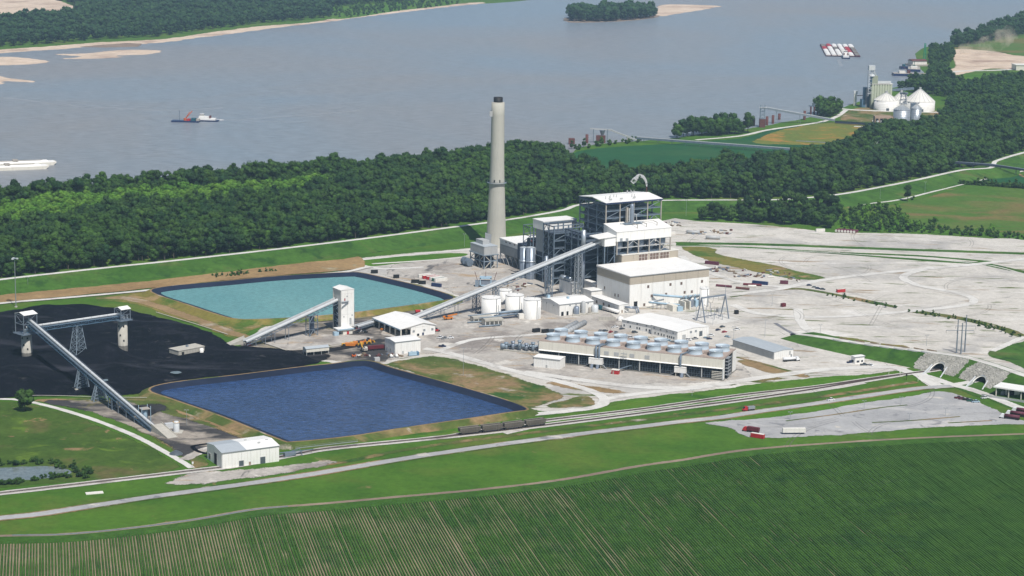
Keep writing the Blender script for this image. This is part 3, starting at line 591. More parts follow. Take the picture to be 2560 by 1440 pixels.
# --- cotton field: bare soil, crop rows as geometry ---
edgepx = [(-500, 1362), (-200, 1348), (0, 1340), (160, 1336), (330, 1320), (480, 1300), (640, 1273), (800, 1260), (1000, 1242), (1200, 1224), (1400, 1200), (1600, 1165), (1700, 1151), (1850, 1127), (2050, 1110), (2300, 1095), (2560, 1085), (2850, 1072)]
el = W(edgepx, 0, 6, False)
fieldw = [tuple(p) for p in el] + [(900, 700), (-900, 700)]
sheet('field', fieldw, Z(1), 'm_soil', edge=6, grid=40)
ribbon('ditch', offset_line(el, 0), 5, Z(3), 'm_mud', edge=2)
wl = offset_line(np.array(W([(30, 1338), (160, 1336), (330, 1320), (480, 1300), (560, 1287), (640, 1273), (720, 1266)], 0, 6, False)), 0)
ribbon('ditch_water', wl, 1.6, Z(4), 'm_pond', edge=.5)
ra = math.radians(102.5); rd = np.array([math.cos(ra), math.sin(ra)]); rn_ = np.array([-rd[1], rd[0]]) * -1; NR = (-330, 520)
vs = []; fs = []; elA = np.array(el)
mb = MB(); sp = 1.6
for k in range(*NR):
    o0 = np.array([0, 900.]) + rn_ * k * sp
    # where the row meets the headland
    den = (elA - o0) @ rn_; idx = np.where(np.sign(den[:-1]) != np.sign(den[1:]))[0]
    if not len(idx): continue
    i = idx[0]; t = den[i] / (den[i] - den[i + 1]); e = elA[i] + (elA[i + 1] - elA[i]) * t; smax = (e - o0) @ rd - 11
    s0 = 60.; pts = []
    if s0 > smax: continue
    jit = random.uniform(-.12, .12); wide = 1 + random.uniform(-.12, .12); tram = (k % 24 in (7, 9)); s = s0; pr = None
    while True:
        s2 = min(s, smax); p = o0 + rd * s2
        dens = .38 + .0004 * (p[0] + 130) + .2 * mnoise.noise(Vector((p[0] * .012, p[1] * .02, 0))) + .22 * mnoise.noise(Vector((p[0] * .05, p[1] * .035, 5)))
        dens = max(.34, min(.45, dens)) if p[0] > -120 else max(.32, min(.43, dens))
        hw_ = dens * sp * wide * (.72 if tram else 1) + random.uniform(-.07, .07)
        if mnoise.noise(Vector((p[0] * .09, p[1] * .06, 9))) > .66: hw_ *= .6
        c = p + rn_ * jit; b0 = len(mb.v); h = .75 + random.uniform(-.15, .2)
        mb.v += [(*(c - rn_ * hw_), Z(2)), (*(c - rn_ * hw_ * .5), h), (*(c + rn_ * hw_ * .5), h), (*(c + rn_ * hw_), Z(2))]
        if pr is not None: mb.f += [(pr + j, pr + j + 1, b0 + j + 1, b0 + j) for j in range(3)]
        pr = b0
        if s2 >= smax: break
        s += 9 if p[1] > 1000 else 14
cr = part('crop_rows', mb, 'm_cropleaf', None, kind='stuff'); cr['label'] = 'green crop rows running away from the camera across the soil'; cr['category'] = 'crop rows'
if cr.data.polygons[0].normal.z < 0: cr.data.flip_normals()
mb = MB(); sgn = 1 if offset_line(elA, 1)[10][1] < elA[10][1] else -1
for j in range(7):
    l = offset_line(elA, sgn * (4.2 + j * 1.5)); b0 = None
    for p, q in zip(l[:-1], l[1:]):
        c = np.array(p); t = q - p; L = np.hypot(*t); nn = np.array([-t[1], t[0]]) / L; b1 = len(mb.v); w_ = .72
        mb.v += [(*(c - nn * w_), Z(2)), (*(c - nn * w_ * .5), .8), (*(c + nn * w_ * .5), .8), (*(c + nn * w_), Z(2))]
        if b0 is not None: mb.f += [(b0 + i, b0 + i + 1, b1 + i + 1, b1 + i) for i in range(3)]
        b0 = b1
hl = part('headland_rows', mb, 'm_cropleaf', None, kind='stuff'); hl['label'] = 'dense dark crop rows along the ditch at the field edge'; hl['category'] = 'crop rows'
# --- haul road embankment with two arch culverts, lower right ---
ecp = [((1995, 835), 1), ((2050, 842), 3), ((2150, 858), 5.), ((2250, 871), 7), ((2340, 882), 9), ((2420, 894), 10), ((2480, 911), 10), ((2560, 938), 10), ((2700, 985), 9), ((2850, 1040), 7)]
ec3 = interp([G(p[0], p[1], z) for p, z in ecp], 24); ec = np.array([p[:2] for p in ec3]); ez = [p[2] for p in ec3]
s_ = 1 if offset_line(ec, 1)[20][1] < ec[20][1] else -1
CUL = []
tdir = np.array(T1L[-1]) - np.array(T1L[-8]); tdir /= np.hypot(*tdir); tnr = np.array([-tdir[1], tdir[0]])
for px, py, r in ((2362, 910, 5.4), (2464, 942, 4.7)):
    c = G(px, py, 3)[:2] - tdir * 30
    ts = np.arange(0, 90, .5); dd = dist_np(np.array([c + tdir * t for t in ts]), ec, False); k = int(np.argmax(dd < 21.5)); CUL.append((c + tdir * ts[k], r))
nE = offset_line(ec, -s_)[np.argmin(np.hypot(*(ec - CUL[0][0]).T))] - ec[np.argmin(np.hypot(*(ec - CUL[0][0]).T))]; nE /= np.hypot(*nE); cph = abs(float(tdir @ nE)); MS = 1.74 / cph
n = len(ec); rows = [];
for sd, offs in ((s_, (22, 20.5, 19, 17.5, 16, 14.5, 13, 11.5, 10, 8.5, 7, 5.8, 4.6)), (0, (0,)), (-s_, (4.6, 12, 20))):
    for d in offs:
        l = offset_line(ec, d * (sd or 1)) if d else ec
        rows.append([(l[i][0], l[i][1], max(.05, ez[i] * (1 - max(0, (d - 4.6)) / 17.4)) if d < 21.9 else .0) for i in range(n)])
vs = [p for r in rows for p in r]; fs = []
for a in range(len(rows) - 1):
    for i in range(n - 1):
        q = (a * n + i, a * n + i + 1, (a + 1) * n + i + 1, (a + 1) * n + i); c = np.mean([vs[j] for j in q], axis=0); hole = False
        for cc, r in CUL:
            lat = abs((c[:2] - cc) @ tnr); fw = (c[:2] - cc) @ tdir
            if math.hypot(lat, c[2]) < r * 1.03 and -3 < fw < 34 / cph: hole = True
        if not hole: fs.append(q)
em = MB().add(vs, fs); o = part('road_embankment', em, 'm_levee', None); o['kind'] = 'structure'
at = o.data.attributes.new('edge', 'FLOAT', 'POINT'); at.data.foreach_set('value', [1.] * len(vs))
if sum(p.normal.z for p in o.data.polygons) < 0: o.data.flip_normals()
rk = MB()
# stone apron faces over the slope near each culvert
sel = [(i, a) for a in range(0, 6) for i in range(n - 1)]
ap = MB()
for q in fs:
    c = np.mean([vs[j] for j in q], axis=0)
    if q[0] // n < 12 and min(np.hypot(*(c[:2] - cc - tdir * 9)) for cc, r in CUL) < 19.5 + 2 * mnoise.noise(Vector((c[0] * .2, c[1] * .2, 0))): ap.add([(vs[j][0], vs[j][1], vs[j][2] + .12) for j in q], [(0, 1, 2, 3)])
o = part('stone_apron', ap, 'm_riprap', None); o['kind'] = 'structure'
at = o.data.attributes.new('edge', 'FLOAT', 'POINT'); at.data.foreach_set('value', [1.] * len(ap.v))
if o.data.polygons and o.data.polygons[0].normal.z < 0: o.data.flip_normals()
random.seed(3)
for q in ap.f:
    P4 = [np.array(ap.v[j]) for j in q]
    for _ in range(2):
        a, b = random.random(), random.random(); p = P4[0] * (1 - a) * (1 - b) + P4[1] * a * (1 - b) + P4[2] * a * b + P4[3] * (1 - a) * b
        r = random.uniform(.25, .6); rk.hexa([p + np.array(t) * r * random.uniform(.6, 1.2) for t in ((-1, -1, -.5), (1, -1, -.5), (1, 1, -.5), (-1, 1, -.5))], [p + np.array(t) * r * random.uniform(.5, 1.) for t in ((-1, -1, .7), (1, -1, .7), (1, 1, .7), (-1, 1, .7))])
rr = part('riprap', rk, 'rock', None, kind='stuff'); rr['label'] = 'pale broken stones covering the slope around the culverts'; rr['category'] = 'riprap'
for k, ((cc, r), lab) in enumerate(zip(CUL, ('larger corrugated arch culvert where the rail track enters the embankment', 'smaller arch culvert over the road near the striped embankment end'))):
    t = thing('culvert', lab, 'culvert', (cc[0], cc[1], 0), math.atan2(tdir[1], tdir[0]))
    arc = [(r * math.cos(a), r * 1.0 * math.sin(a)) for a in [math.pi * i / 18 for i in range(19)]]
    m1 = MB(); m2 = MB()
    for rr_, mm in ((1.08, m1), (1.0, m2)):
        vs_ = []
        for (y, z) in arc: vs_ += [(-2 + z * MS, y * rr_, z * rr_), (33 / cph, y * rr_, z * rr_)]
        mm.add(vs_, [(2 * i, 2 * i + 1, 2 * i + 3, 2 * i + 2) for i in range(18)])
    rim = MB()
    for i in range(18):
        (y, z), (y2, z2) = arc[i], arc[i + 1]
        rim.add([(-2 + z * MS, y, z), (-2 + z * MS, y * 1.12, z * 1.12), (-2 + z2 * MS, y2 * 1.12, z2 * 1.12), (-2 + z2 * MS, y2, z2)], [(0, 1, 2, 3)])
    part('outer_shell', m1, 'galvanised', t); part('inner_shell', m2, 'silo_grey', t); part('rim', rim, 'offwhite', t)
    wg = MB()
    for s2 in (-1, 1): wg.add([(-2, s2 * r, 0), (-13, s2 * (r + 1), 0), (-2, s2 * (r + .1), .2), (6, s2 * r, 4.4), (6, s2 * (r + .8), 4.4), (-13, s2 * (r + 2), 0)], [(0, 1, 3), (3, 1, 5, 4)])
    part('wing_wall', wg, 'white_metal', t)
ribbon('embankment_road', ec, 7.5, 0, 'm_road', zl=[z + .12 for z in ez], edge=1)

ribbon('coal_trough', W([(540, 1138), (500, 1131), (484, 1121), (490, 1114), (560, 1106), (620, 1098), (690, 1089)], 0, 4, False), 3.2, Z(9), 'm_coal', edge=.5)
ribbon('road', W([(760, 1103), (700, 1110), (600, 1116), (520, 1122), (460, 1150)], 0, 4, False), 9, Z(7), 'm_yard', edge=3)

random.seed(21)
for poly, mat, n_ in (([(1900, 690), (2500, 700), (2500, 800), (2100, 830), (1850, 800)], 'm_track', 16), ([(1850, 625), (2350, 640), (2100, 690), (2000, 690)], 'm_track', 7), ([(1120, 830), (1330, 800), (1560, 830), (1500, 860), (1280, 925), (1120, 880)], 'm_track', 12), ([(1720, 560), (2500, 590), (2500, 610), (1750, 600)], 'm_track', 7), ([(1900, 1050), (2400, 1000), (2450, 1040), (2000, 1085)], 'm_track', 8), ([(2050, 810), (2400, 800), (2480, 860), (2300, 850)], 'm_track', 5)):
    for _ in range(n_):
        while True:
            px = random.uniform(min(p[0] for p in poly), max(p[0] for p in poly)); py = random.uniform(min(p[1] for p in poly), max(p[1] for p in poly))
            if inside((px, py), poly): break
        c = G(px, py)[:2]; a = random.uniform(0, 6.28); kk = random.uniform(-.018, .018); L_ = random.uniform(40, 130); pts = []
        for i in range(16): pts.append(c.copy()); c = c + np.array([math.cos(a), math.sin(a)]) * L_ / 16; a += kk * L_ / 16
        for sd in (-1.3, 1.3): ribbon('tyre_marks', offset_line(np.array(pts), sd), random.uniform(.6, 1.1), Z(9) + .01, mat, edge=.3)
for pts, w_ in (([(536, 301), (620, 298), (760, 288), (900, 276)], 7), ([(536, 300), (640, 303), (760, 306)], 5), ([(0, 244), (60, 250), (150, 262), (260, 270)], 7), ([(250, 268), (420, 276), (560, 270)], 8), ([(2096, 148), (2099, 156), (2104, 166)], 9),):
    ribbon('wake', W(pts, 0, 6, False), w_, Z(3), 'm_wake', edge=w_ * .4)
for pts in ([(425, 932), (445, 929), (455, 933), (440, 936)], [(255, 950), (268, 948), (270, 952), (258, 954)]):
    sheet('puddle', W(pts, 3.2, 3), 3.6 if pts[0][0] > 400 else 3.4, 'm_pond', edge=0, step=2, jit=.5)
# ======================= POWER STATION =======================
GA = math.radians(31); GO = G(1573, 770)
gu = np.array([math.cos(GA), math.sin(GA), 0]); gv = np.array([-math.sin(GA), math.cos(GA), 0])
def pw(u, v, z=0): return GO + gu * u + gv * v + np.array([0, 0, z])
def on_face(T, px, py, axis, val):
    """where the sight line through a surveyed point meets the plane axis=val of thing T (local)"""
    a = -T.rotation_euler[2]; d = FW * CF + CR * (px - 1280) - CU * (py - 720); o = CC - np.array(T.location)
    rot = lambda q: np.array([q[0] * math.cos(a) - q[1] * math.sin(a), q[0] * math.sin(a) + q[1] * math.cos(a), q[2]])
    o = rot(o); d = rot(d); t = (val - o[axis]) / d[axis]; return o + d * t
def panels(T, x0, x1, y, z0, z1, n, mat, axis=0, th=.25, name='wall_panel', gap=.16):
    """row of cladding panels, each its own part; axis 0: along x at y, axis 1: along y at x"""
    me = None; w = (x1 - x0) / n
    for i in range(n):
        if me is None:
            m = MB()
            if axis == 0: m.box(gap / 2, w - gap / 2, -th, 0, z0, z1)
            else: m.box(-th, 0, gap / 2, w - gap / 2, z0, z1)
            me = m.mesh(name, mat)
        part(name, me, None, T, loc=((x0 + i * w, y, 0) if axis == 0 else (y, x0 + i * w, 0)))
def opening(T, kind, axis, pos, s, z, w, h, mat, frame='grey_light', proud=.3):
    """door or window standing proud of a wall; axis 0: wall faces -y at y=pos, axis 1: wall faces -x at x=pos, 2: wall faces +x"""
    m = MB(); f = MB(); b = .14
    if axis == 0:
        m.box(s - w / 2, s + w / 2, pos - proud - .05, pos - proud + .02, z, z + h)
        for q in ((s - w / 2 - b, s - w / 2, z, z + h), (s + w / 2, s + w / 2 + b, z, z + h), (s - w / 2 - b, s + w / 2 + b, z + h, z + h + b)): f.box(q[0], q[1], pos - proud - .12, pos - proud + .1, q[2], q[3])
    else:
        e = -1 if axis == 1 else 1
        a0, a1 = sorted((pos + e * (proud + .05), pos + e * (proud - .02))); b0, b1 = sorted((pos + e * (proud + .12), pos + e * (proud - .1)))
        m.box(a0, a1, s - w / 2, s + w / 2, z, z + h)
        for q in ((s - w / 2 - b, s - w / 2, z, z + h), (s + w / 2, s + w / 2 + b, z, z + h), (s - w / 2 - b, s + w / 2 + b, z + h, z + h + b)): f.box(b0, b1, q[0], q[1], q[2], q[3])
    o = part(kind, m, mat, T); part('frame', f, frame, o); return o
def lattice(T, x0, x1, y0, y1, z0, z1, nx, ny, nz, col='column', cw=.9, bw=.55, mcol='mid_steel', mbeam='dark_steel', frontmat=None, braces=True, floors=True, inner=True, seed=1):
    """open steel frame: every column, floor beam line, deck and brace is a part"""
    rnd = random.Random(seed); xs = [x0 + (x1 - x0) * i / nx for i in range(nx + 1)]; ys = [y0 + (y1 - y0) * i / ny for i in range(ny + 1)]; zs = [z0 + (z1 - z0) * i / nz for i in range(nz + 1)]
    cm = MB().box(-cw / 2, cw / 2, -cw / 2, cw / 2, z0, z1); me1 = cm.mesh('column', mcol); me2 = cm.mesh('column', frontmat) if frontmat else me1
    for i, x in enumerate(xs):
        for j, y in enumerate(ys):
            if not inner and 0 < i < nx and 0 < j < ny: continue
            part(col, me2 if j == 0 else me1, None, T, loc=(x, y, 0))
    bx = MB().box(x0, x1, -bw / 2, bw / 2, -bw, 0).mesh('floor_beam', 'mid_steel'); by = MB().box(-bw / 2, bw / 2, y0, y1, -bw, 0).mesh('floor_beam', mbeam)
    for k, z in enumerate(zs[1:], 1):
        for j, y in enumerate(ys):
            if j in (0, ny) or (k % 2 and inner): part('floor_beam', bx, None, T, loc=(0, y - .02 * (k % 3), z))
        for i, x in enumerate(xs):
            if i in (0, nx): part('floor_beam', by, None, T, loc=(x, 0, z - .6))
        if floors and k < nz:
            m = MB(); 
            for i in range(nx):
                for j in range(ny):
                    if rnd.random() < .9: m.box(xs[i] + .5, xs[i + 1] - .5, ys[j] + .5, ys[j + 1] - .5, z - .75, z - .6)
            if m.v: part('deck', m, mbeam, T)
            r = MB(); 
            for dz in (.5, 1.0): r.bar((x0, y0 - .3, z + dz), (x1, y0 - .3, z + dz), .09); r.bar((x0 - .3, y0, z + dz), (x0 - .3, y1, z + dz), .09)
            q = x0
            while q < x1: r.bar((q, y0 - .3, z), (q, y0 - .3, z + 1.0), .07); q += 2.4
            q = y0
            while q < y1: r.bar((x0 - .3, q, z), (x0 - .3, q, z + 1.0), .07); q += 2.4
            part('handrail', r, 'bluish_steel', T)
    if braces:
        for k in range(nz):
            for i in range(nx):
                if (i + k) % 2 == 0:
                    m = MB(); c = (xs[i] + xs[i + 1]) / 2
                    if rnd.random() < .5: m.bar((xs[i], y0 + .1, zs[k]), (c, y0 + .1, zs[k + 1] - bw), .4); m.bar((xs[i + 1], y0 + .1, zs[k]), (c, y0 + .1, zs[k + 1] - bw), .4)
                    else: m.bar((xs[i], y0 + .1, zs[k]), (xs[i + 1], y0 + .1, zs[k + 1] - bw), .4)
                    part('brace', m, 'bluish_steel', T)
            for j in range(ny):
                if (j + k) % 2 == 0 or rnd.random() < .3:
                    m = MB(); c = (ys[j] + ys[j + 1]) / 2
                    if rnd.random() < .5: m.bar((x0 + .1, ys[j], zs[k]), (x0 + .1, c, zs[k + 1] - bw), .4); m.bar((x0 + .1, ys[j + 1], zs[k]), (x0 + .1, c, zs[k + 1] - bw), .4)
                    else: m.bar((x0 + .1, ys[j + 1], zs[k]), (x0 + .1, ys[j], zs[k + 1] - bw), .4)
                    part('brace', m, 'bluish_steel', T)
# ---- turbine hall ----
T = thing('turbine_hall', 'huge white hall with beige upper band in front of the boiler house', 'building', pw(0, 0), GA)
part('core_wall', MB().box(.05, 80, .05, 49, 0, 26.3), 'grey_light', T)
panels(T, 0, 80, 0, 0, 19.4, 7, 'white_paint'); panels(T, 0, 80, 0, 19.5, 26.3, 7, 'beige_panel', th=.3)
panels(T, 0, 49, 0, 0, 19.4, 4, 'white_paint', 1); panels(T, 0, 49, 0, 19.5, 26.3, 4, 'beige_panel', 1, th=.3)
panels(T, 0, 49, 80.3, 0, 26.3, 4, 'white_paint', 1)
rf = part('roof', MB().hexa([(-.7, -.7, 26.3), (80.9, -.7, 26.3), (80.9, 49.7, 26.3), (-.7, 49.7, 26.3)], [(-.7, -.7, 26.9), (80.9, -.7, 26.9), (80.9, 49.7, 27.6), (-.7, 49.7, 27.6)]), 'white_roof', T)
part('gutter', MB().box(-.8, 81, -.95, -.72, 26.1, 26.6), 'grey_cladding', rf)
for px, py in ((1620, 717), (1675.6, 711.5), (1702.8, 708.8), (1754.4, 703.6), (1628.6, 740), (1664.6, 736), (1711, 731), (1729, 729.5), (1610, 762), (1711, 749), (1722, 749)):
    q = on_face(T, px, py, 1, 0); opening(T, 'window', 0, 0, q[0], q[2] - 1, 1.9, 2.3, 'louvre')
for px, py in ((1538.5, 738), (1546.5, 739.5), (1512.5, 720), (1492, 715)):
    q = on_face(T, px, py, 0, 0); opening(T, 'window', 1, 0, q[1], q[2] - 1, 1.7, 2.4, 'louvre')
q = on_face(T, 1588, 776, 1, 0); opening(T, 'door', 0, 0, q[0], 0, 3.4, 5, 'dark_hole')
# ---- bunker bay ----
T = thing('bunker_bay', 'beige windowed clerestory block rising between the turbine hall roof and the silo bay', 'building', pw(25, 49.8), GA)
part('core_wall', MB().box(.05, 58, .05, 10, 0, 33.4), 'beige_panel', T)
panels(T, 0, 58, 0, 26, 33.4, 5, 'beige_panel'); panels(T, 0, 10, 0, 0, 33.4, 1, 'beige_panel', 1)
part('roof', MB().box(-.4, 58.5, -.5, 10.3, 33.4, 34.0), 'offwhite', T)
for i, (a, b) in enumerate(((1596, 1618), (1623.5, 1646), (1649, 1671.5))):
    q0 = on_face(T, a, 646, 1, 0); q1 = on_face(T, b, 644, 1, 0); w = (q1[0] - q0[0]); gl = MB().box(q0[0], q1[0], -.42, -.36, 27.6, 33)
    o = part('window', gl, 'louvre', T)
    for kx in range(3):
        for kz in range(2): part('pane', MB().box(q0[0] + w * kx / 3 + .15, q0[0] + w * (kx + 1) / 3 - .15, -.50, -.44, 27.7 + kz * 2.7, 30.2 + kz * 2.7), 'louvre', o)
    fr = MB(); fr.box(q0[0] - .2, q1[0] + .2, -.55, -.38, 33, 33.25); fr.box(q0[0] - .2, q1[0] + .2, -.55, -.38, 27.35, 27.6); fr.box(q0[0] - .2, q1[0] + .2, -.56, -.38, 30.25, 30.4)
    for kx in range(4): fr.box(q0[0] + w * kx / 3 - .1, q0[0] + w * kx / 3 + .1, -.57, -.38, 27.3, 33.3)
    part('frame', fr, 'offwhite', o)
# ---- silo bay ----
T = thing('silo_bay', 'white windowless house on columns over grey coal silos in front of the boiler steel', 'building', pw(20, 51), GA)
part('core_wall', MB().box(.05, 56, .05, 20, 45.6, 53.6), 'offwhite', T)
panels(T, 0, 56, 0, 45.5, 53.6, 4, 'white_paint'); panels(T, 0, 20, 0, 45.5, 53.6, 2, 'white_paint', 1)
part('gable', MB().add([(-.25, 0, 53.5), (-.25, 20, 53.5), (-.25, 20, 57.6), (.1, 0, 53.5), (.1, 20, 53.5), (.1, 20, 57.6)], [(0, 2, 1), (3, 4, 5), (0, 1, 4, 3), (1, 2, 5, 4), (2, 0, 3, 5)]), 'white_paint', T)
part('roof', MB().hexa([(-.5, -.6, 53.6), (56.5, -.6, 53.6), (56.5, 20, 57.7), (-.5, 20, 57.7)], [(-.5, -.6, 54.0), (56.5, -.6, 54.0), (56.5, 20, 58.1), (-.5, 20, 58.1)]), 'white_roof', T)
for px in (1552.5, 1567): q = on_face(T, px, 600, 1, 0); opening(T, 'window', 0, 0, q[0], q[2] - 1.2, 2.4, 2.6, 'grey_cladding')
for i in range(6):
    x = .5 + i * 11.0; part('column', MB().box(x - .45, x + .45, -.3, .6, 33.9, 45.5), 'tan_steel', T); part('column', MB().box(x - .45, x + .45, 19, 19.9, 0, 45.5), 'mid_steel', T)
part('beam', MB().box(.6, 55.5, .0, .5, 39.4, 40.2), 'grey_light', T); part('beam', MB().box(-.3, 56.3, -.1, .5, 45.1, 45.6), 'mid_steel', T)
for i in (1, 3): part('brace', MB().bar((.5 + i * 11, .1, 41), (6 + i * 11, .1, 45), .4).bar((11.5 + i * 11, .1, 41), (6 + i * 11, .1, 45), .4), 'grey_light', T)
part('brace', MB().bar((45, .1, 40), (55, .1, 34.5), .4).bar((45, .1, 34.5), (55, .1, 40), .4), 'tan_steel', T)
for i in range(5): part('silo', MB().lathe([(.8, 34), (3.6, 39), (3.9, 39.2), (3.9, 45.5)], 18, (6 + i * 11, 6.5)), 'silo_grey', T, True)
part('floor', MB().box(.5, 55.5, .8, 20, 34.0, 34.4), 'mid_steel', T)
# ---- boiler house ----
BX = 22
T = thing('boiler_house', 'tallest open dark steel frame with flat white roof around the boiler', 'boiler house', pw(BX, 71.5), GA)
lattice(T, 0, 57, 0, 41, 0, 74.6, 4, 3, 12, frontmat='tan_steel', seed=4, bw=.8, mbeam='mid_steel')
part('boiler', MB().box(7, 40, 6, 35, 6, 66), 'dark_steel', T); part('furnace_casing', MB().box(1.6, 30, 3, 36, 2, 67), 'dark_steel', T)
part('boiler_wall', MB().box(6, 41, 12, 30, 30, 70), 'mid_steel', T)
rf = part('roof', MB().add([(-1, -1, 75), (58, -1, 75), (58, 20.5, 77.4), (-1, 20.5, 77.4), (58, 42, 75), (-1, 42, 75), (-1, -1, 75.6), (58, -1, 75.6), (58, 20.5, 78), (-1, 20.5, 78), (58, 42, 75.6), (-1, 42, 75.6)],
    [(6, 7, 8, 9), (9, 8, 10, 11), (0, 3, 2, 1), (3, 5, 4, 2), (0, 1, 7, 6), (4, 5, 11, 10), (1, 2, 8, 7), (2, 4, 10, 8), (0, 6, 9, 3), (3, 9, 11, 5)]), 'white_roof', T)
part('eaves_beam', MB().box(-1.1, 58.1, -1.25, -1.02, 74.3, 75.4).box(-1.25, -1.02, -1.1, 42.1, 74.6, 75.5), 'navy', T)
for i in range(12):
    x = (6, 9, 12, 17, 19, 33, 35, 40, 42, 44, 46, 48)[i]; y = (10, 9, 12, 14, 13, 10, 9, 28, 30, 27, 31, 29)[i]
    part('vent', MB().tube((x, y, 76), (x, y, 79.5), .3, 6), 'grey_light', rf)
for a, b in ((5, 3), (16, 3), (30, 4)): part('handrail', MB().box(a, a + 3, b, b + .1, 77, 78.3), 'grey_light', T)
for k in range(6):
    x = 3 + k * 2.6; part('downcomer', MB().tube((44 + k * 1.8, 5, 20), (44 + k * 1.8, 5, 70 - k * 4), .45, 8), 'bluish_steel', T, True)
for k, (x, y, z) in enumerate(((8, 3, 60), (20, 3, 52), (30, 3, 62), (12, 3, 44), (34, 3, 47))): part('duct', MB().tube((x, y, z), (x + 9, y, z), 1.1, 10), 'bluish_steel', T, True)
part('vent_pipe', MB().tube((56.5, 22, 76), (56.5, 22, 82.5), .45, 8), 'rust', T)
# roof vessel and pipework standing on the silo bay roof
T = thing('deaerator_vessel', 'tall pale cylinder standing on the silo bay roof against the boiler frame', 'vessel', G(1579, 558, 57.5), GA)
part('shell', MB().lathe([(1.9, 0), (1.9, 15.5), (1.5, 16.3), (.6, 16.8)], 16), 'silo_grey', T, True)
part('rear_duct', MB().box(-4.6, -2.9, 1, 2.8, 0, 13.5), 'tan_steel', T)
part('pipe', MB().tube((-2.4, .2, 12.5), (-2.4, .2, 1), .35, 6).tube((-2.4, .2, 12.5), (-1, .2, 13.5), .35, 6), 'white_metal', T)
part('pipe', MB().tube((2, 0, 8), (4.5, 0, 7.3), .4, 6).tube((4.5, 0, 7.3), (5.2, 0, 1), .4, 6), 'grey_light', T)
part('skid', MB().box(-8, 10, -2.2, 2.5, -.4, .1).bar((-12, 0, .5), (13, 0, .8), .4), 'bluish_steel', T)
part('pipe', MB().bar((-1, -3, .8), (-1, -10.5, .2), .45).bar((9, -3, .8), (9, -9.5, .4), .45).bar((21, -2, 1), (21, -8, .6), .45).bar((12, -2, 1), (21, -2, 1), .35).bar((-1, -10.5, .2), (-1, -10.5, -3.2), .45).bar((9, -9.5, .4), (9, -9.5, -2.8), .45).bar((21, -8, .6), (21, -8, -2.5), .45), 'tan_steel', T)
# ---- air quality annex ----
T = thing('reactor_annex', 'lower dark steel frame left of the boiler carrying ducts and braces', 'steel frame', pw(-8, 106), GA)
lattice(T, 0, 29.4, 0, 17, 0, 52.5, 2, 2, 8, mcol='mid_steel', seed=9, cw=.9, bw=.75)
part('duct', MB().box(3, 26, 4, 14, 8, 44), 'dark_steel', T)
T = thing('reactor_tower', 'white penthouse box on a tall grey duct left of the boiler frame', 'reactor', pw(-8, 123.5), GA)
part('penthouse', MB().box(0, 34, 0, 17, 46, 53), 'white_paint', T); part('roof', MB().box(-.5, 34.5, -.5, 17.5, 53, 53.6), 'white_roof', T)
panels(T, 0, 17, -.02, 45.8, 52.8, 2, 'white_paint', 1); panels(T, 0, 6, -.02, 45.8, 52.8, 1, 'white_paint')
part('duct', MB().box(1, 20, 1, 14, 26, 45), 'grey_cladding', T)
part('hopper', MB().hexa([(5, 5, 17), (15, 5, 17), (15, 10, 17), (5, 10, 17)], [(1, 1, 26), (20, 1, 26), (20, 14, 26), (1, 14, 26)]), 'dark_steel', T)
part('lower_duct', MB().box(3, 18, 3, 13, 2, 18), 'dark_steel', T)
lm = MB().box(-.4, .4, -.4, .4, 0, 46).mesh('leg', 'mid_steel')
for x, y in ((0, 0), (0, 16.5), (21, 0), (21, 16.5)): part('leg', lm, None, T, loc=(x, y, 0))
for z in (6, 14, 22): part('beam', MB().box(-.3, .3, 0, 16.5, z, z + .5).box(0, 21, -.3, .3, z + .02, z + .52), 'mid_steel', T)
T = thing('duct_frame', 'small dark lattice frame with pipework behind the two grey silos', 'steel frame', pw(-9, 143), GA)
lattice(T, 0, 22, 0, 12, 0, 46, 2, 1, 6, seed=12, cw=.6, floors=False); part('duct', MB().box(3, 20, 3, 11, 4, 34), 'dark_steel', T)
part('pipe', MB().tube((0, -1, 34), (6, -2, 28), .8, 8).tube((6, -2, 28), (6, -2, 22), .8, 8), 'rust', T)
T = thing('flue_duct', 'broad dark duct between the boiler annex and the filter house', 'duct', pw(2, 156), GA)
part('duct', MB().box(0, 24, 0, 27, 10, 24), 'dark_steel', T); part('duct', MB().box(2, 22, 0, 27, 1, 9.5), 'mid_steel', T)
T = thing('mill_frame', 'dark steel frame below the coal conveyor at the left foot of the boiler', 'steel frame', pw(3, 74), GA)
lattice(T, 0, 18.4, 0, 31, 0, 50, 1, 3, 8, seed=21, cw=.9, bw=.75); part('duct', MB().box(3, 18, 3, 29, 2, 46), 'dark_steel', T)
# ---- twin silos ----
for px, py, r, lab in ((1308, 694, 3.3, 'left of two grey banded silos beside the filter house'), (1326, 697, 4.2, 'wider right one of two grey banded silos beside the filter house')):
    c = G(px, py); t = thing('storage_silo', lab, 'silo', c, GA, 'grey silos by the filter house'); h = height(c, 618)
    part('shell', MB().lathe([(r, 0), (r, h)], 20), 'silo_grey', t, True); part('band', MB().lathe([(r + .5, h * .55), (r + .5, h * .55 + .9)], 20), 'galvanised', t, True)
    part('roof', MB().lathe([(r + .1, h), (.4, h + .7)], 20), 'grey_roof', t); part('ladder', MB().bar((r * .5, -r - .3, 0), (r * .5, -r - .3, h), .35, .2), 'white_metal', t)
    part('rib', MB().box(-.2, .2, -r - .25, -r, 0, h).box(-r * .75, -r * .75 + .3, -r * .75, -r * .6, 0, h), 'mid_steel', t)
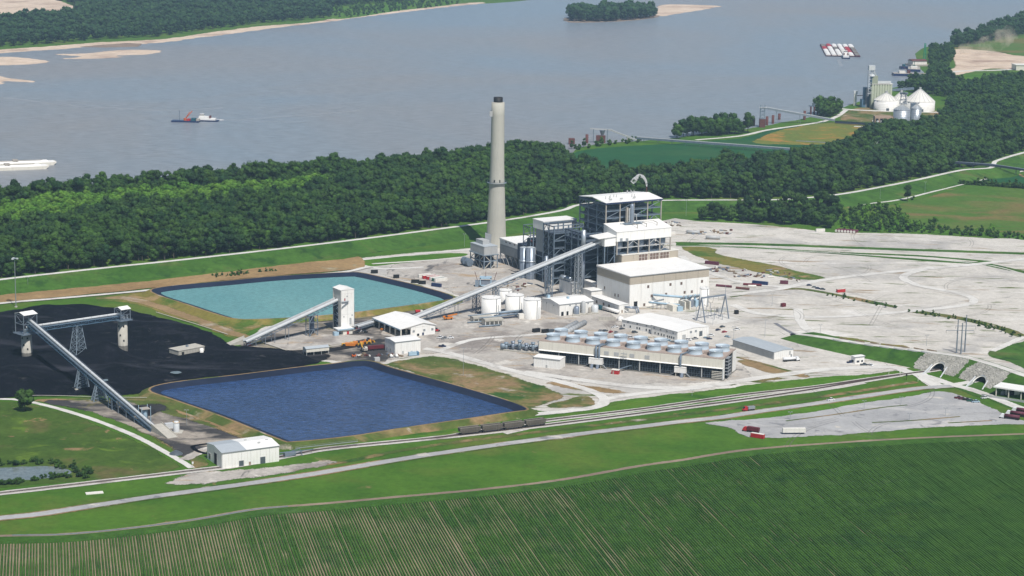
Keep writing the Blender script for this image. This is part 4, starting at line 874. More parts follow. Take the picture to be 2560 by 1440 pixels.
# ---- filter house ----
T = thing('filter_house', 'long grey ribbed filter house with white roof band on hopper legs', 'building', pw(4, 184), GA)
part('core_wall', MB().box(.05, 36, .05, 33, 9.5, 22), 'grey_cladding', T)
panels(T, 0, 33, 0, 9.3, 17.5, 4, 'grey_cladding', 1); panels(T, 0, 33, -.02, 17.6, 21.8, 4, 'white_paint', 1); panels(T, 0, 36, 0, 9.3, 17.5, 4, 'grey_cladding'); panels(T, 0, 36, -.02, 17.6, 21.8, 4, 'white_paint')
part('roof', MB().hexa([(-.6, -.6, 21.8), (36.5, -.6, 21.8), (36.5, 33.6, 21.8), (-.6, 33.6, 21.8)], [(-.6, -.6, 22.2), (36.5, -.6, 22.2), (36.5, 33.6, 23.2), (-.6, 33.6, 23.2)]), 'white_roof', T)
for y in (7, 15, 22): opening(T, 'vent', 1, 0, y, 20.2, 2, 1.1, 'louvre')
for j in range(4):
    for i in range(3): part('hopper', MB().lathe([(.7, 2.6), (3.2, 9.3)], 10, (5 + i * 10, 4.5 + j * 8)), 'grey_cladding', T)
    for i in range(4): part('leg', MB().box(i * 11.8 - .3, i * 11.8 + .3, j * 10.8 - .3, j * 10.8 + .3, 0, 9.4), 'mid_steel', T)
    part('brace', MB().bar((0, j * 8.2, 0), (0, j * 8.2 + 7, 9), .35), 'grey_light', T)
# ---- fan house on raking legs ----
c = G(1210, 673); T = thing('fan_house', 'grey windowless box raised on crossed steel legs at the foot of the chimney', 'building', c, GA)
z1 = height(c, 618); z0 = height(c, 638); wx = along(c, GA, 1243); wy = along(c, GA + math.pi / 2, 1176)
part('casing', MB().box(0, wx, 0, wy, z0, z1), 'grey_light', T); panels(T, 0, wy, -.02, z0, z1, 3, 'grey_light', 1); panels(T, 0, wx, -.02, z0, z1, 2, 'grey_light')
part('roof', MB().box(-.4, wx + .4, -.4, wy + .4, z1, z1 + .4), 'grey_roof', T)
part('duct', MB().box(wx * .3, wx * .8, wy * .4, wy * .9, z1 + .4, z1 + 4), 'grey_light', T)
for i in range(3):
    for j in range(4): part('leg', MB().box(i * wx / 2 - .35, i * wx / 2 + .35, j * wy / 3 - .35, j * wy / 3 + .35, 0, z0), 'bluish_steel', T)
for j in range(3):
    a, b = j * wy / 3, (j + 1) * wy / 3; part('brace', MB().bar((0, a, 0), (0, b, z0 * .5), .5).bar((0, b, z0 * .5), (0, a, z0), .5), 'concrete', T)
for i in range(2):
    a, b = i * wx / 2, (i + 1) * wx / 2; part('brace', MB().bar((a, 0, 0), (b, 0, z0 * .5), .6).bar((b, 0, z0 * .5), (a, 0, z0), .6), 'concrete', T)
part('beam', MB().box(0, wx, -.4, .4, z0 * .5, z0 * .5 + .8).box(-.4, .4, 0, wy, z0 * .5 + .02, z0 * .5 + .82).box(-1, wx + 1, -1, wy + 1, z0 - .7, z0 - .02), 'bluish_steel', T)
part('induced_fan', MB().tube((-6, wy * .6, 4), (-6, wy * .6 + 4, 4), 3.6, 14).tube((-6, wy * .9, 4), (-6, wy * .9 + 4, 4), 3.6, 14), 'mid_steel', T)
part('frame', MB().box(3, wx - 2, 3, wy - 3, 0, z0 - 1), 'dark_steel', T)
# ---- chimney ----
c = G(1240, 616); T = thing('chimney', 'very tall tapering concrete chimney with dark flue cap', 'chimney', c); zt = height(c, 256); zm = height(c, 456); zc = height(c, 243)
part('shell', MB().lathe([(9.7, 0), (9.1, 12), (8.0, zm * .6), (7.15, zm), (6.6, zm * 1.3), (6.1, zt - 12), (6.05, zt)], 40), 'stack_concrete', T, True)
rb = MB()
for i in range(22):
    a = 2 * math.pi * i / 22
    for z0_, z1_, ra_, rb_ in ((0, 12, 9.72, 9.12), (12, zm * .6, 9.12, 8.02), (zm * .6, zm - .6, 8.02, 7.2)): rb.bar((ra_ * math.cos(a), ra_ * math.sin(a), z0_), (rb_ * math.cos(a), rb_ * math.sin(a), z1_), .34, .14)
part('rib', rb, 'stack_concrete', T)
part('gallery', MB().lathe([(7.2, zm - .3), (9.3, zm - .3), (9.3, zm + .0)], 30, close=False), 'bluish_steel', T); part('railing', MB().lathe([(9.2, zm + .9), (9.3, zm + 1.1)], 30, close=False).lathe([(9.2, zm + .45), (9.25, zm + .55)], 30, close=False), 'bluish_steel', T)
for a in (-1.9, -1.2): part('opening', MB().box(-.7, .7, -.1, .1, 0, 2.4), 'dark_hole', T, loc=(7.12 * math.cos(a), 7.12 * math.sin(a), zm + .8))
part('flue_cap', MB().lathe([(4.3, zt - .5), (4.3, zc), (3.9, zc), (3.9, zc - 1.5)], 24, close=True), 'black', T, True)
part('cap_slab', MB().lathe([(6.1, zt), (4.2, zt + .3)], 32, close=False), 'concrete', T)
for a in (2.9, -2.6): part('hoist_box', MB().box(-1, 1, -1, 1, zt - 13, zt - 8), 'grey_light', T, loc=(7 * math.cos(a), 7 * math.sin(a), 0))
part('base_block', MB().box(-10.4, -3, -8, 2, 0, 13), 'grey_cladding', T)
# ---- tanks ----
def tank(px, py, rim, rpx, lab, mat='white_paint', name='storage_tank', grp='white storage tanks'):
    c = G(px, py); h = height(c, rim); r = rpx * np.linalg.norm(c - CC) / CF
    t = thing(name, lab, 'tank', c, 0, grp); sh = MB(); n = 28
    part('shell', MB().lathe([(r, 0), (r, h)], n), mat, t, True)
    part('roof', MB().lathe([(r + .05, h + .02), (r * .5, h + .45), (.2, h + .8)], n), 'white_roof', t, True)
    part('rim', MB().lathe([(r + .12, h - .35), (r + .12, h + .05)], n, close=False), 'grey_light', t)
    rl = MB(); 
    for k in range(24):
        a = k * math.pi / 12; rl.bar((r * .97 * math.cos(a), r * .97 * math.sin(a), h), (r * .97 * math.cos(a), r * .97 * math.sin(a), h + 1.1), .07)
    rl.lathe([(r * .97, h + 1.05), (r * .97, h + 1.15)], n, close=False); part('railing', rl, 'white_metal', t)
    a = -1.0; part('stair', MB().bar(((r + .4) * math.cos(a), (r + .4) * math.sin(a), 0), ((r + .4) * math.cos(a), (r + .4) * math.sin(a), h), .6, .5), 'grey_light', t)
    a = -.75; part('pipe', MB().tube(((r + .4) * math.cos(a), (r + .4) * math.sin(a), 0), ((r + .4) * math.cos(a), (r + .4) * math.sin(a), h * .65), .3, 6), 'white_metal', t)
    part('manhole', MB().tube((r * .3, 0, h + .4), (r * .3, 0, h + 1.2), .5, 8), 'grey_light', t)
    return t
tank(1227.5, 789, 742.5, 24.6, 'left of the three big white tanks in front of the conveyor')
tank(1286, 783, 736.5, 23.2, 'rear middle of the three big white tanks')
tank(1330, 795, 747, 22, 'front right of the three big white tanks beside the process building')
tank(1262, 752, 724, 18, 'white tank half hidden behind the coal conveyor')
tank(1760, 765, 720, 12, 'tall narrow white tank against the turbine hall corner', grp=None)
# ---- cooling tower ----
A0 = G(1806, 951.5); ang = math.radians(159.3); L = along(A0, ang, 1347); e1 = math.radians(69.3); Wd = along(A0, e1, 1838)
rotCT = ang - math.pi  # local x runs left to right along the long front, origin at the left front corner
B0 = A0 + np.array([math.cos(ang), math.sin(ang), 0]) * L
T = thing('cooling_tower', 'long low cooling tower with two rows of pale blue fan stacks', 'cooling tower', B0, rotCT)
zd = height(A0, 899); zl = height(A0, 922)
part('fill_core', MB().box(1, L - 1, 1.5, Wd - 1.5, .6, zd - .5), 'dark_hole', T)
part('basin', MB().box(-1, L + 1, -.8, Wd + 1.5, 0, .45), 'dark_concrete', T)
nC = 9; cw_ = L / nC
for i in range(nC): part('casing_panel', MB().box(i * cw_ + .06, (i + 1) * cw_ - .06, -.3, .2, zl, zd), 'cream', T)
for i in range(nC): part('casing_panel', MB().box(i * cw_ + .06, (i + 1) * cw_ - .06, Wd - .2, Wd + .3, zl, zd), 'cream', T)
part('end_panel', MB().box(-.4, .1, 0, Wd, .5, zd), 'cream', T)
part('end_panel', MB().box(L - .1, L + .4, -.2, 3.6, .5, zd), 'white_paint', T); part('end_panel', MB().box(L - .1, L + .4, Wd - 9, Wd + .1, .5, zd + .2), 'white_paint', T)
part('drip_sill', MB().add([(0, -.3, zl + .6), (L, -.3, zl + .6), (L, -1.2, zl), (0, -1.2, zl), (0, -.3, zl - .1), (L, -.3, zl - .1)], [(0, 3, 2, 1), (3, 4, 5, 2), (0, 1, 5, 4)]), 'white_paint', T)
part('deck', MB().box(-.3, L + .3, -.25, Wd + .25, zd, zd + .3), 'deck_brown', T)
for i in range(nC * 2 + 1):
    x = i * cw_ / 2
    if i % 2 == 0: part('column', MB().box(x - .35, x + .35, -.35, .3, .8, zl), 'grey_light', T)
lm = MB()
for i in range(72): x = L * i / 72; lm.bar((x, .9, .9), (x, .9, zl), .12)
for z in np.linspace(1.5, zl - .8, 5): lm.bar((0, .8, z), (L, .8, z), .1)
for i in range(36): x = L * i / 36; lm.bar((x, .85, .9), (x + L / 36, .85, zl), .1)
part('louvre_frame', lm, 'mid_steel', T, kind='stuff')
for j in range(2):
    for i in range(nC):
        x = cw_ * (i + .5); y = Wd * (.25 + .5 * j); f = part('fan_stack', MB().lathe([(5.35, 0), (5.0, 1.0), (4.8, 2.2), (5.05, 3.3), (5.3, 3.7), (5.3, 3.9), (5.1, 3.9), (4.7, 2.2), (5.1, 0)], 26, close=False), 'fan_blue', T, True, loc=(x, y, zd + .3))
        part('fan_hub', MB().lathe([(1.1, 1.9), (1.1, 2.5), (.3, 2.7)], 10), 'fan_blue', f)
        bl = MB()
        for k in range(6):
            a = k * math.pi / 3; bl.bar((math.cos(a), math.sin(a), 2.15), (4.5 * math.cos(a), 4.5 * math.sin(a), 2.2), .9, .08)
        part('fan_blade', bl, 'white_metal', f)
        if i < nC - 1 and j == 0: part('motor_duct', MB().box(x + cw_ / 2 - 1.6, x + cw_ / 2 + 1.6, y + 1, y + 3, zd + .3, zd + 2.2), 'deck_brown', T)
rl = MB()
for k in range(int(L / 2.4)): rl.bar((k * 2.4, -.2, zd + .3), (k * 2.4, -.2, zd + 1.4), .07)
for z in (.9, 1.4): rl.bar((0, -.2, zd + z), (L, -.2, zd + z), .08); rl.bar((L + .2, 0, zd + z), (L + .2, Wd, zd + z), .08)
part('railing', rl, 'deck_brown', T)
for px in (1494, 1701.5):
    q = on_face(T, px, 890 if px < 1600 else 905, 1, -1.4); 
    for dx in ((-1.2, 1.2) if px < 1600 else (0,)): part('riser_pipe', MB().tube((q[0] + dx, -1.6, .5), (q[0] + dx, -1.6, zd + 1), .75, 10).tube((q[0] + dx, -1.6, zd + 1), (q[0] + dx + 3.5, 4.5, zd + 1.8), .6, 8), 'mid_steel', T, True)
st = MB()
for k in range(6):
    z = 1 + k * (zd - 1) / 6; z2 = 1 + (k + 1) * (zd - 1) / 6; st.box(L + .4, L + 3, 4, 12, z2 - .15, z2); st.bar((L + 1.6, 4 if k % 2 else 12, z), (L + 1.6, 12 if k % 2 else 4, z2), 1.1, .2); st.bar((L + 3, 4, z2 + 1), (L + 3, 12, z2 + 1), .12)
for y in (4, 12): st.bar((L + 3, y, 0), (L + 3, y, zd + 1.5), .25)
part('stair_tower', st, 'grey_cladding', T)
for k, x in enumerate((1516, 1541, 1580, 1618)): q = on_face(T, x, 890, 1, -.3); part('access_panel', MB().box(q[0] - 1.8, q[0] + 1.8, -.5, -.31, zl + 1.5, zl + 4.2), 'grey_light', T)
q = on_face(T, 1560, 890, 1, -.3); part('ladder', MB().bar((q[0], -1.6, .5), (q[0], -1.6, zl + 5), .12).bar((q[0] + 2.4, -1.6, .5), (q[0] + 2.4, -1.6, zl + 5), .12).bar((q[0] - 2, -1.6, zl + 3.9), (q[0] + 2.4, -1.6, zl + 3.9), .3).bar((q[0] - 2, -1.6, zl + 1.6), (q[0] + 2.4, -1.6, zl + 1.6), .3), 'mid_steel', T)
for k in range(5): part('louvre', MB().box(L - 8, L - .4, -.5, -.3, 1.2 + k * 1.2, 1.6 + k * 1.2), 'cream', T)
# big circulating water pipes
c0 = G(1385, 853); c1 = G(1462, 812); T = thing('water_pipe', 'pair of fat grey ringed water pipes lying behind the cooling tower', 'pipes', c0, 0); d = c1 - c0; nrm = np.array([-d[1], d[0], 0]) / np.hypot(d[0], d[1])
for k, (s0, s1) in enumerate(((0, 1), (.05, .93))):
    o = nrm * (k * 5.2); p = part('pipe', MB().tube(o + d * s0 + (0, 0, 2), o + d * s1 + (0, 0, 2), 2.0, 16), 'grey_light', T, True)
    for m in range(12): a = s0 + (s1 - s0) * (m + .5) / 12; part('ring', MB().tube(o + d * a + (0, 0, 2), o + d * (a + .006) + (0, 0, 2), 2.2, 16), 'galvanised', p)
part('reducer', MB().tube(d + (0, 0, 2), d * 1.06 + (0, 0, 1.2), 2.0, 14, r2=.6), 'grey_light', T, True)
c = G(1330, 880); T = thing('pump_station', 'cluster of bluish pumps and valves at the left end of the cooling tower', 'pumps', c, rotCT)
for k in range(7): part('pump', MB().tube((-20 + k * 5, -2 + k, 0), (-20 + k * 5, -2 + k, 5 + k % 3), 1.2, 10).lathe([(1.7, 5 + k % 3), (1.7, 6 + k % 3)], 10, (-20 + k * 5, -2 + k)), 'silo_grey' if k % 2 else 'bluish_steel', T, True)
part('header', MB().tube((-24, 2, 2.4), (10, 10, 2.4), 1.5, 12).tube((-22, -4, 1.6), (-22, -4, 5), 1.9, 12), 'bluish_steel', T, True)
part('platform', MB().box(-26, 10, -5, -3.5, .2, 1.0), 'concrete', T)
for k in range(4): part('pump_frame', MB().bar((-18 + 7 * k, -3, 0), (-15 + 7 * k, 3, 7), .3).bar((-18 + 7 * k, 3, 0), (-15 + 7 * k, -3, 7), .3), 'dark_steel', T)
# ======================= OUTBUILDINGS =======================
def shed(name, label, A, B, C, topy, rise=.8, ridge='L', wall='white_paint', roof='white_roof', np_=(4, 2), ang=None, cat='building', over=.3, z0=0., legs=0, gutter=True, group=None, leftwall=None):
    """gabled hall from three surveyed ground corners: A nearest, B along the right-hand front, C along the left-hand front"""
    a = G(*A); b = G(*B); c = G(*C); v1 = b - a; v2 = c - a; l1 = np.hypot(*v1[:2]); l2 = np.hypot(*v2[:2])
    a1 = math.atan2(v1[1], v1[0]); a2 = math.atan2(v2[1], v2[0]) - math.pi / 2
    w1 = abs(B[0] - A[0]); w2 = abs(C[0] - A[0]); an = (a1 * w1 + a2 * w2) / (w1 + w2) if ang is None else math.radians(ang)
    l1 = along(a, an, B[0]); l2 = along(a, an + math.pi / 2, C[0]); h = height(a, topy)
    T = thing(name, label, cat, a, an, group); T['_'] = 0; del T['_']
    part('core_wall', MB().box(.05, l1 - .05, .05, l2 - .05, z0, h - .05), 'grey_light', T)
    lw = leftwall or wall
    panels(T, 0, l1, 0, z0, h, np_[0], wall, gap=.12); panels(T, 0, l2, 0, z0, h, np_[1], lw, 1, gap=.12)
    panels(T, 0, l2, l1 + .25, z0, h, np_[1], wall, 1, gap=.12); panels(T, 0, l1, l2 + .25, z0, h, np_[0], wall, gap=.12)
    o = over
    if ridge == 'L':   # ridge parallel to local x
        pr = [(-o - .2, h), (l2 / 2, h + rise), (l2 + o + .2, h)]; g = [MB().extr([(-.02, h - .1), (l2 + .02, h - .1), (l2 / 2, h + rise - .05)], -.2, .1), MB().extr([(-.02, h - .1), (l2 + .02, h - .1), (l2 / 2, h + rise - .05)], l1 - .1, l1 + .2)]
        r = MB().extr([(y, z) for y, z in pr] + [(y, z + .3) for y, z in pr[::-1]], -o - .2, l1 + o + .2)
    else:
        pr = [(-o - .2, h), (l1 / 2, h + rise), (l1 + o + .2, h)]; g = []; r = MB(); pf = [(x, z) for x, z in pr] + [(x, z + .3) for x, z in pr[::-1]]; n = 6
        r.add([(x, -o - .2, z) for x, z in pf] + [(x, l2 + o + .2, z) for x, z in pf], [tuple(range(n)), tuple(range(n, 2 * n))[::-1]] + [(i, n + i, n + (i + 1) % n, (i + 1) % n) for i in range(n)])
        for y in (-.2, l2 - .1): g.append(MB().add([(0, y, h - .1), (l1, y, h - .1), (l1 / 2, y, h + rise - .05), (0, y + .3, h - .1), (l1, y + .3, h - .1), (l1 / 2, y + .3, h + rise - .05)], [(0, 1, 2), (5, 4, 3), (0, 3, 4, 1), (1, 4, 5, 2), (2, 5, 3, 0)]))
    for g_ in g: part('gable', g_, wall, T)
    rf = part('roof', r, roof, T)
    if gutter: part('gutter', MB().box(-o - .3, l1 + o + .3, -o - .45, -o - .2, h - .1, h + .25) if ridge == 'L' else MB().box(-o - .45, -o - .2, -o - .3, l2 + o + .3, h - .1, h + .25), 'grey_cladding', rf)
    if legs:
        for x in (.4, l1 - .4):
            for y in (.4, l2 - .4): part('leg', MB().box(x - .2, x + .2, y - .2, y + .2, 0, z0), 'grey_light', T)
    return T, l1, l2, h
def doors(T, specs):
    for kind, axis, pos, s, z, w, h, mat in specs: opening(T, kind, axis, pos, s, z, w, h, mat)
T, a, b, h = shed('dumper_shed', 'large white hall with half bluish roof straddling the rail track at lower left', (556, 1172), (697, 1158), (519, 1163), 1133, 1.6, 'L', np_=(6, 2))
part('roof_section', MB().extr([(-.55, h + .34), (b / 2, h + 1.96), (b + .55, h + .34), (b / 2, h + 2.02)], -.6, a * .42), 'grey_roof', T)
for x, y in ((.55, .6), (.7, .25), (.88, .4)): part('vent', MB().box(a * x, a * x + 1.6, b * y, b * y + .8, h + .6, h + 2.1), 'grey_light', T)
doors(T, [('rail_door', 1, 0, b * .42, 0, 4.6, 7.2, 'dark_hole'), ('door', 1, 0, b * .82, 1.0, 3.4, 3.6, 'car_grey'), ('roller_door', 0, 0, a * .33, 0, 2.9, 3.6, 'car_grey'), ('roller_door', 0, 0, a * .71, 0, 3.2, 4.2, 'car_grey'), ('door', 0, 0, a * .48, 0, 1.1, 2.2, 'brown_brick')])
T, a, b, h = shed('box_shed', 'plain tall white shed beside the yellow earthmovers', (988, 887), (1050.5, 881), (963, 881), 856, .8, 'L', np_=(4, 2), ang=31)
doors(T, [('door', 0, 0, a * .3, 0, 1, 2.1, 'grey_light'), ('door', 1, 0, b * .4, 2, .9, 1.5, 'grey_cladding'), ('window', 1, 0, b * .75, 2.2, .9, 1.4, 'grey_cladding'), ('panel_box', 0, 0, a * .65, 0, 1.2, 1.5, 'light_blue')])
T, a, b, h = shed('process_building', 'white gabled process hall right of the three big tanks', (1398.5, 790.5), (1482.5, 782), (1354, 776), 762, 2.0, 'L', np_=(6, 3), ang=31)
doors(T, [('roller_door', 0, 0, a * .08, 0, 2.2, 3.4, 'dark_hole'), ('roller_door', 0, 0, a * .23, 0, 1.8, 3.4, 'dark_hole')] + [('vent', 0, 0, a * x, h - 1.8, 1.2, .8, 'grey_cladding') for x in (.3, .48, .66, .84)] + [('vent', 1, 0, b * x, h - 2.6, 1, 1, 'grey_cladding') for x in (.3, .7)])
part('roof_fan', MB().box(a * .42, a * .42 + 1.8, b * .35, b * .35 + 1.8, h + 1.2, h + 3.4), 'light_blue', T); part('roof_fan', MB().box(a * .1, a * .1 + 2.4, b * .85, b * .85 + 2.4, h + .8, h + 3.2), 'light_blue', T)
T, a, b, h = shed('annex', 'low white annex running along the left wall of the turbine hall', (1547.5, 783), (1571, 780), (1479, 765), 763.5, .5, 'W', np_=(2, 6), ang=31)
doors(T, [('door', 0, 0, a * .3, 0, 1.2, 2.4, 'brown_brick')] + [('window', 1, 0, b * x, 2, 2, 2.4, 'louvre') for x in (.35, .55, .8)])
T, a, b, h = shed('stair_block', 'small white block between the process hall and the turbine hall', (1478, 750), (1505.5, 746), (1458, 744), 728, .2, 'L', np_=(2, 2), ang=31)
T, a, b, h = shed('bunker_block', 'tall white block with blowers on its roof under the conveyor end', (1428.5, 738), (1441.5, 736), (1398, 731), 709, .2, 'L', np_=(1, 3), ang=31)
for k, (x, y) in enumerate(((.3, .8), (.4, .45))): part('blower', MB().tube((a * x, b * y - 4, h + 2.4), (a * x, b * y + 3, h + 2.4), 2.2, 12), 'galvanised', T, True)
part('hatch', MB().box(1, 4, 8, 12, h, h + 1), 'light_blue', T)
T, a, b, h = shed('low_block', 'low white wall block behind the conveyor trestle at the turbine hall', (1500, 742), (1510, 739), (1441, 724), 714, .2, 'L', np_=(1, 3), ang=31)
T, a, b, h = shed('office_building', 'front white gabled office hall facing the car park', (1693, 853), (1771, 839.5), (1629, 836.5), 830, 1.2, 'W', np_=(5, 5))
OA, oa, ob = T, a, b
doors(T, [('roller_door', 0, 0, a * .2, 0, 3.2, 4.2, 'grey_light'), ('window', 0, 0, a * .42, 4.6, 2, 1.6, 'grey_cladding'), ('window', 0, 0, a * .58, 4.6, 2, 1.6, 'grey_cladding'), ('roller_door', 0, 0, a * .74, .8, 3.2, 4, 'car_grey')] + [('window', 1, 0, b * x, 1.2, 1.1, 1.6, 'window_glass') for x in (.12, .2, .28, .36, .5, .6, .72, .85)] + [('window', 1, 0, b * x, 5, 1.2, 1.0, 'grey_cladding') for x in (.15, .4, .65, .9)])
T, a, b, h = shed('office_wing', 'rear white wing stepping back from the office hall', (1632, 834), (1702, 822), (1555, 821.5), 815, 1.0, 'W', np_=(4, 5))
doors(T, [('window', 1, 0, b * x, 1.2, 1.1, 1.6, 'window_glass') for x in (.1, .2, .42, .5, .72, .92)] + [('window', 1, 0, b * x, 4.6, 1.2, 1.0, 'grey_cladding') for x in (.2, .5, .8)])
T, a, b, h = shed('warehouse', 'long shed with bluish grey roof and grey side right of the cooling tower', (1934.5, 899), (1982, 892.5), (1832, 868), 881, .9, 'W', wall='white_paint', roof='grey_roof', np_=(3, 4), leftwall='grey_light')
doors(T, [('door', 0, 0, a * .9, 0, 1.1, 2.2, 'grey_cladding'), ('window', 0, 0, a * .82, 2, 1.2, 2.6, 'grey_light')])
T, a, b, h = shed('switchgear_house', 'white flat building at the left front of the cooling tower', (1399, 923.5), (1412, 917), (1334.5, 917), 900, .3, 'W', np_=(2, 6), ang=68)
doors(T, [('door', 1, 0, b * .5, 0, 1, 2.1, 'grey_light')])
for A_, w_, lab, n in (((1471, 919), 33, 'wider raised white cabin on grey ramps in front of the cooling tower', 2), ((1685, 941), 28, 'narrower raised white cabin on grey ramps near the cooling tower right end', 1)):
    c = G(*A_); T = thing('electrical_cabin', lab, 'cabin', c, rotCT, 'raised electrical cabins'); L_ = along(c, rotCT, A_[0] + w_)
    part('cabin', MB().box(0, L_, 0, 4.5, 3.0, 7.0), 'white_paint', T); part('roof', MB().box(-.2, L_ + .2, -.2, 4.7, 7.0, 7.3), 'white_roof', T)
    for x in (1, L_ - 1): part('leg', MB().box(x - .3, x + .3, .5, 1, 0, 3).box(x - .3, x + .3, 3.4, 4, 0, 3), 'concrete', T)
    for x in ((1.8, 6.2) if n == 2 else (5.,)): part('cable_chute', MB().hexa([(x, -1.8, 0), (x + 2, -1.8, 0), (x + 2, -1.5, 0), (x, -1.5, 0)], [(x, -.1, 3), (x + 2, -.1, 3), (x + 2, 0, 3), (x, 0, 3)]), 'silo_grey', T)
    part('stair', MB().bar((-4, 1.5, 0), (0, 1.5, 3), 1.2, .3).bar((-4, .9, 1), (0, .9, 4), .08), 'grey_cladding', T); part('stair', MB().bar((L_ + 3.4, 1.5, 0), (L_, 1.5, 3), 1.2, .3), 'grey_cladding', T)
c = G(1537, 936); T = thing('red_shelter', 'small red shelter with pale roof in front of the cooling tower', 'shelter', c, rotCT)
part('wall', MB().box(-2.6, 2.6, 0, 3.4, 0, 3.0), 'red', T); part('roof', MB().box(-2.8, 2.8, -.2, 3.6, 3.0, 3.3), 'offwhite', T); part('door', MB().box(-1.7, -.7, -.1, 0, .1, 2.3), 'tan_steel', T)
single('walkway_ramp', MB().bar((-4, -3, 1.2), (6, 8, 4.2), 1.2, .3), 'mid_steel', 'grey ramp climbing from the red shelter to the cooling tower', 'ramp', G(1552, 930), rotCT)
T, a, b, h = shed('gatehouse', 'tiny white gatehouse near the culvert embankment', (2137, 910), (2160, 906), (2128, 902), 893, .2, 'L', np_=(2, 1), cat='gatehouse')
doors(T, [('window', 0, 0, a * .3, 1, 2.2, 1.4, 'window_glass'), ('window', 0, 0, a * .75, 1, 1.6, 1.4, 'window_glass'), ('window', 1, 0, b * .5, 1, 2.2, 1.4, 'window_glass')])
# coal bunker building and small shed in the coal yard
T, a, b, h = shed('reclaim_building', 'long low tan concrete building standing in the coal yard', (447, 890), (510.5, 875), (424, 874), 878, .05, 'L', wall='concrete', roof='concrete', np_=(9, 3), gutter=False)
part('white_tank', MB().lathe([(1.5, 0), (1.5, 3.2), (.3, 3.7)], 14, (a * .8, -3)), 'white_paint', T, True); part('door', MB().box(2.5, 4.5, -.5, -.3, 0, 2.6), 'dark_hole', T); part('hood', MB().box(a * .5, a * .5 + 1.6, b * .5, b * .5 + 1.6, h, h + 1.6), 'silo_grey', T)
T = thing('canopy', 'open-sided cream canopy with pale blue roof beside the coal road', 'canopy', G(766, 890), math.radians(27)); L_ = 18
part('fascia', MB().box(0, L_, 0, 7, 2.6, 5.2), 'cream', T); part('roof', MB().extr([(-.4, 5.2), (7.4, 5.2), (3.5, 6.4)], -.4, L_ + .4), 'grey_roof', T)
for x in (.3, 6, 12, L_ - .3):
    for y in (.3, 6.7): part('post', MB().box(x - .15, x + .15, y - .15, y + .15, 0, 2.6), 'grey_light', T)
# maintenance carport hall
a0 = G(1026.5, 842); an = math.radians(31); T = thing('maintenance_hall', 'wide white hall with open left side sheltering yellow machines', 'building', a0, an)
Lx = along(a0, an, 1088); Ly = 45; hh = height(a0, 819); ov = 9
for x0, x1, y0, y1 in ((0, Lx, 0, .3), (Lx - .3, Lx, 0, Ly), (0, Lx, Ly - .3, Ly)): part('wall', MB().box(x0, x1, y0, y1, 0, hh), 'white_paint', T)
for k in range(5):
    y0_ = k * Ly / 5; part('wall_panel', MB().box(0, .3, y0_ + 6, y0_ + Ly / 5 - .05, 0, hh).box(0, .3, y0_, y0_ + 6, hh - 2.2, hh), 'offwhite', T); part('bay_door', MB().box(.5, .6, y0_, y0_ + 6, 0, hh - 2.2), 'dark_hole', T)
part('gable', MB().add([(-ov, -.1, hh - .6), (Lx, -.1, hh), (Lx / 2, -.1, hh + 2.6), (-ov, .2, hh - .6), (Lx, .2, hh), (Lx / 2, .2, hh + 2.6)], [(0, 1, 2), (5, 4, 3), (0, 3, 4, 1), (1, 4, 5, 2), (2, 5, 3, 0)]), 'white_paint', T)
part('roof', MB().add([(-ov - .5, -.8, hh - .7), (Lx / 2, -.8, hh + 2.7), (Lx + .6, -.8, hh), (-ov - .5, Ly + .8, hh - .7), (Lx / 2, Ly + .8, hh + 2.7), (Lx + .6, Ly + .8, hh), (-ov - .5, -.8, hh - .3), (Lx / 2, -.8, hh + 3.1), (Lx + .6, -.8, hh + .35), (-ov - .5, Ly + .8, hh - .3), (Lx / 2, Ly + .8, hh + 3.1), (Lx + .6, Ly + .8, hh + .35)],
    [(6, 7, 10, 9), (7, 8, 11, 10), (0, 3, 4, 1), (1, 4, 5, 2), (0, 6, 9, 3), (2, 5, 11, 8), (0, 1, 7, 6), (1, 2, 8, 7), (3, 9, 10, 4), (4, 10, 11, 5)]), 'white_roof', T)
part('fascia', MB().box(-ov - .7, -ov - .45, -.8, Ly + .8, hh - 1.3, hh - .3), 'light_blue', T)
for k in range(6): part('column', MB().box(-ov + .1, -ov + .9, k * Ly / 5 - .4, k * Ly / 5 + .4, 0, hh - .7), 'cream', T)
for s, w_ in ((.12, 1.6), (.55, 1.6), (.88, 1.6)): opening(T, 'window', 0, 0, Lx * s, hh - 4, w_, 1.6, 'grey_cladding', proud=.12)
opening(T, 'door', 0, 0, Lx * .5, 0, 1.4, 2.3, 'navy', proud=.12); opening(T, 'door', 0, 0, Lx * .3, 0, 1.8, 1.8, 'black', proud=.12)
# right edge fuelling canopy
a0 = G(2490, 990); T = thing('truck_shed', 'long white flat-roofed open truck shed at the right edge', 'building', a0, math.radians(-33)); 
part('roof', MB().box(-2, 60, -1, 14, 6, 6.9), 'white_roof', T); part('rear_wall', MB().box(4, 60, 7, 12, 0, 6), 'offwhite', T)
for k in range(7):
    part('column', MB().box(k * 9 - .3, k * 9 + .3, -.3, .3, 0, 6), 'cream', T)
    if k: part('bay_door', MB().box(k * 9 - 3.5, k * 9 + 1.5, 6.85, 6.98, 0, 4.6), 'dark_hole', T)
part('fence', MB().box(-8, 60, -7, -6.9, .2, 1.8), 'grey_light', T); part('equipment', MB().box(1.5, 3.5, 5, 8, 0, 2.4), 'silo_grey', T)
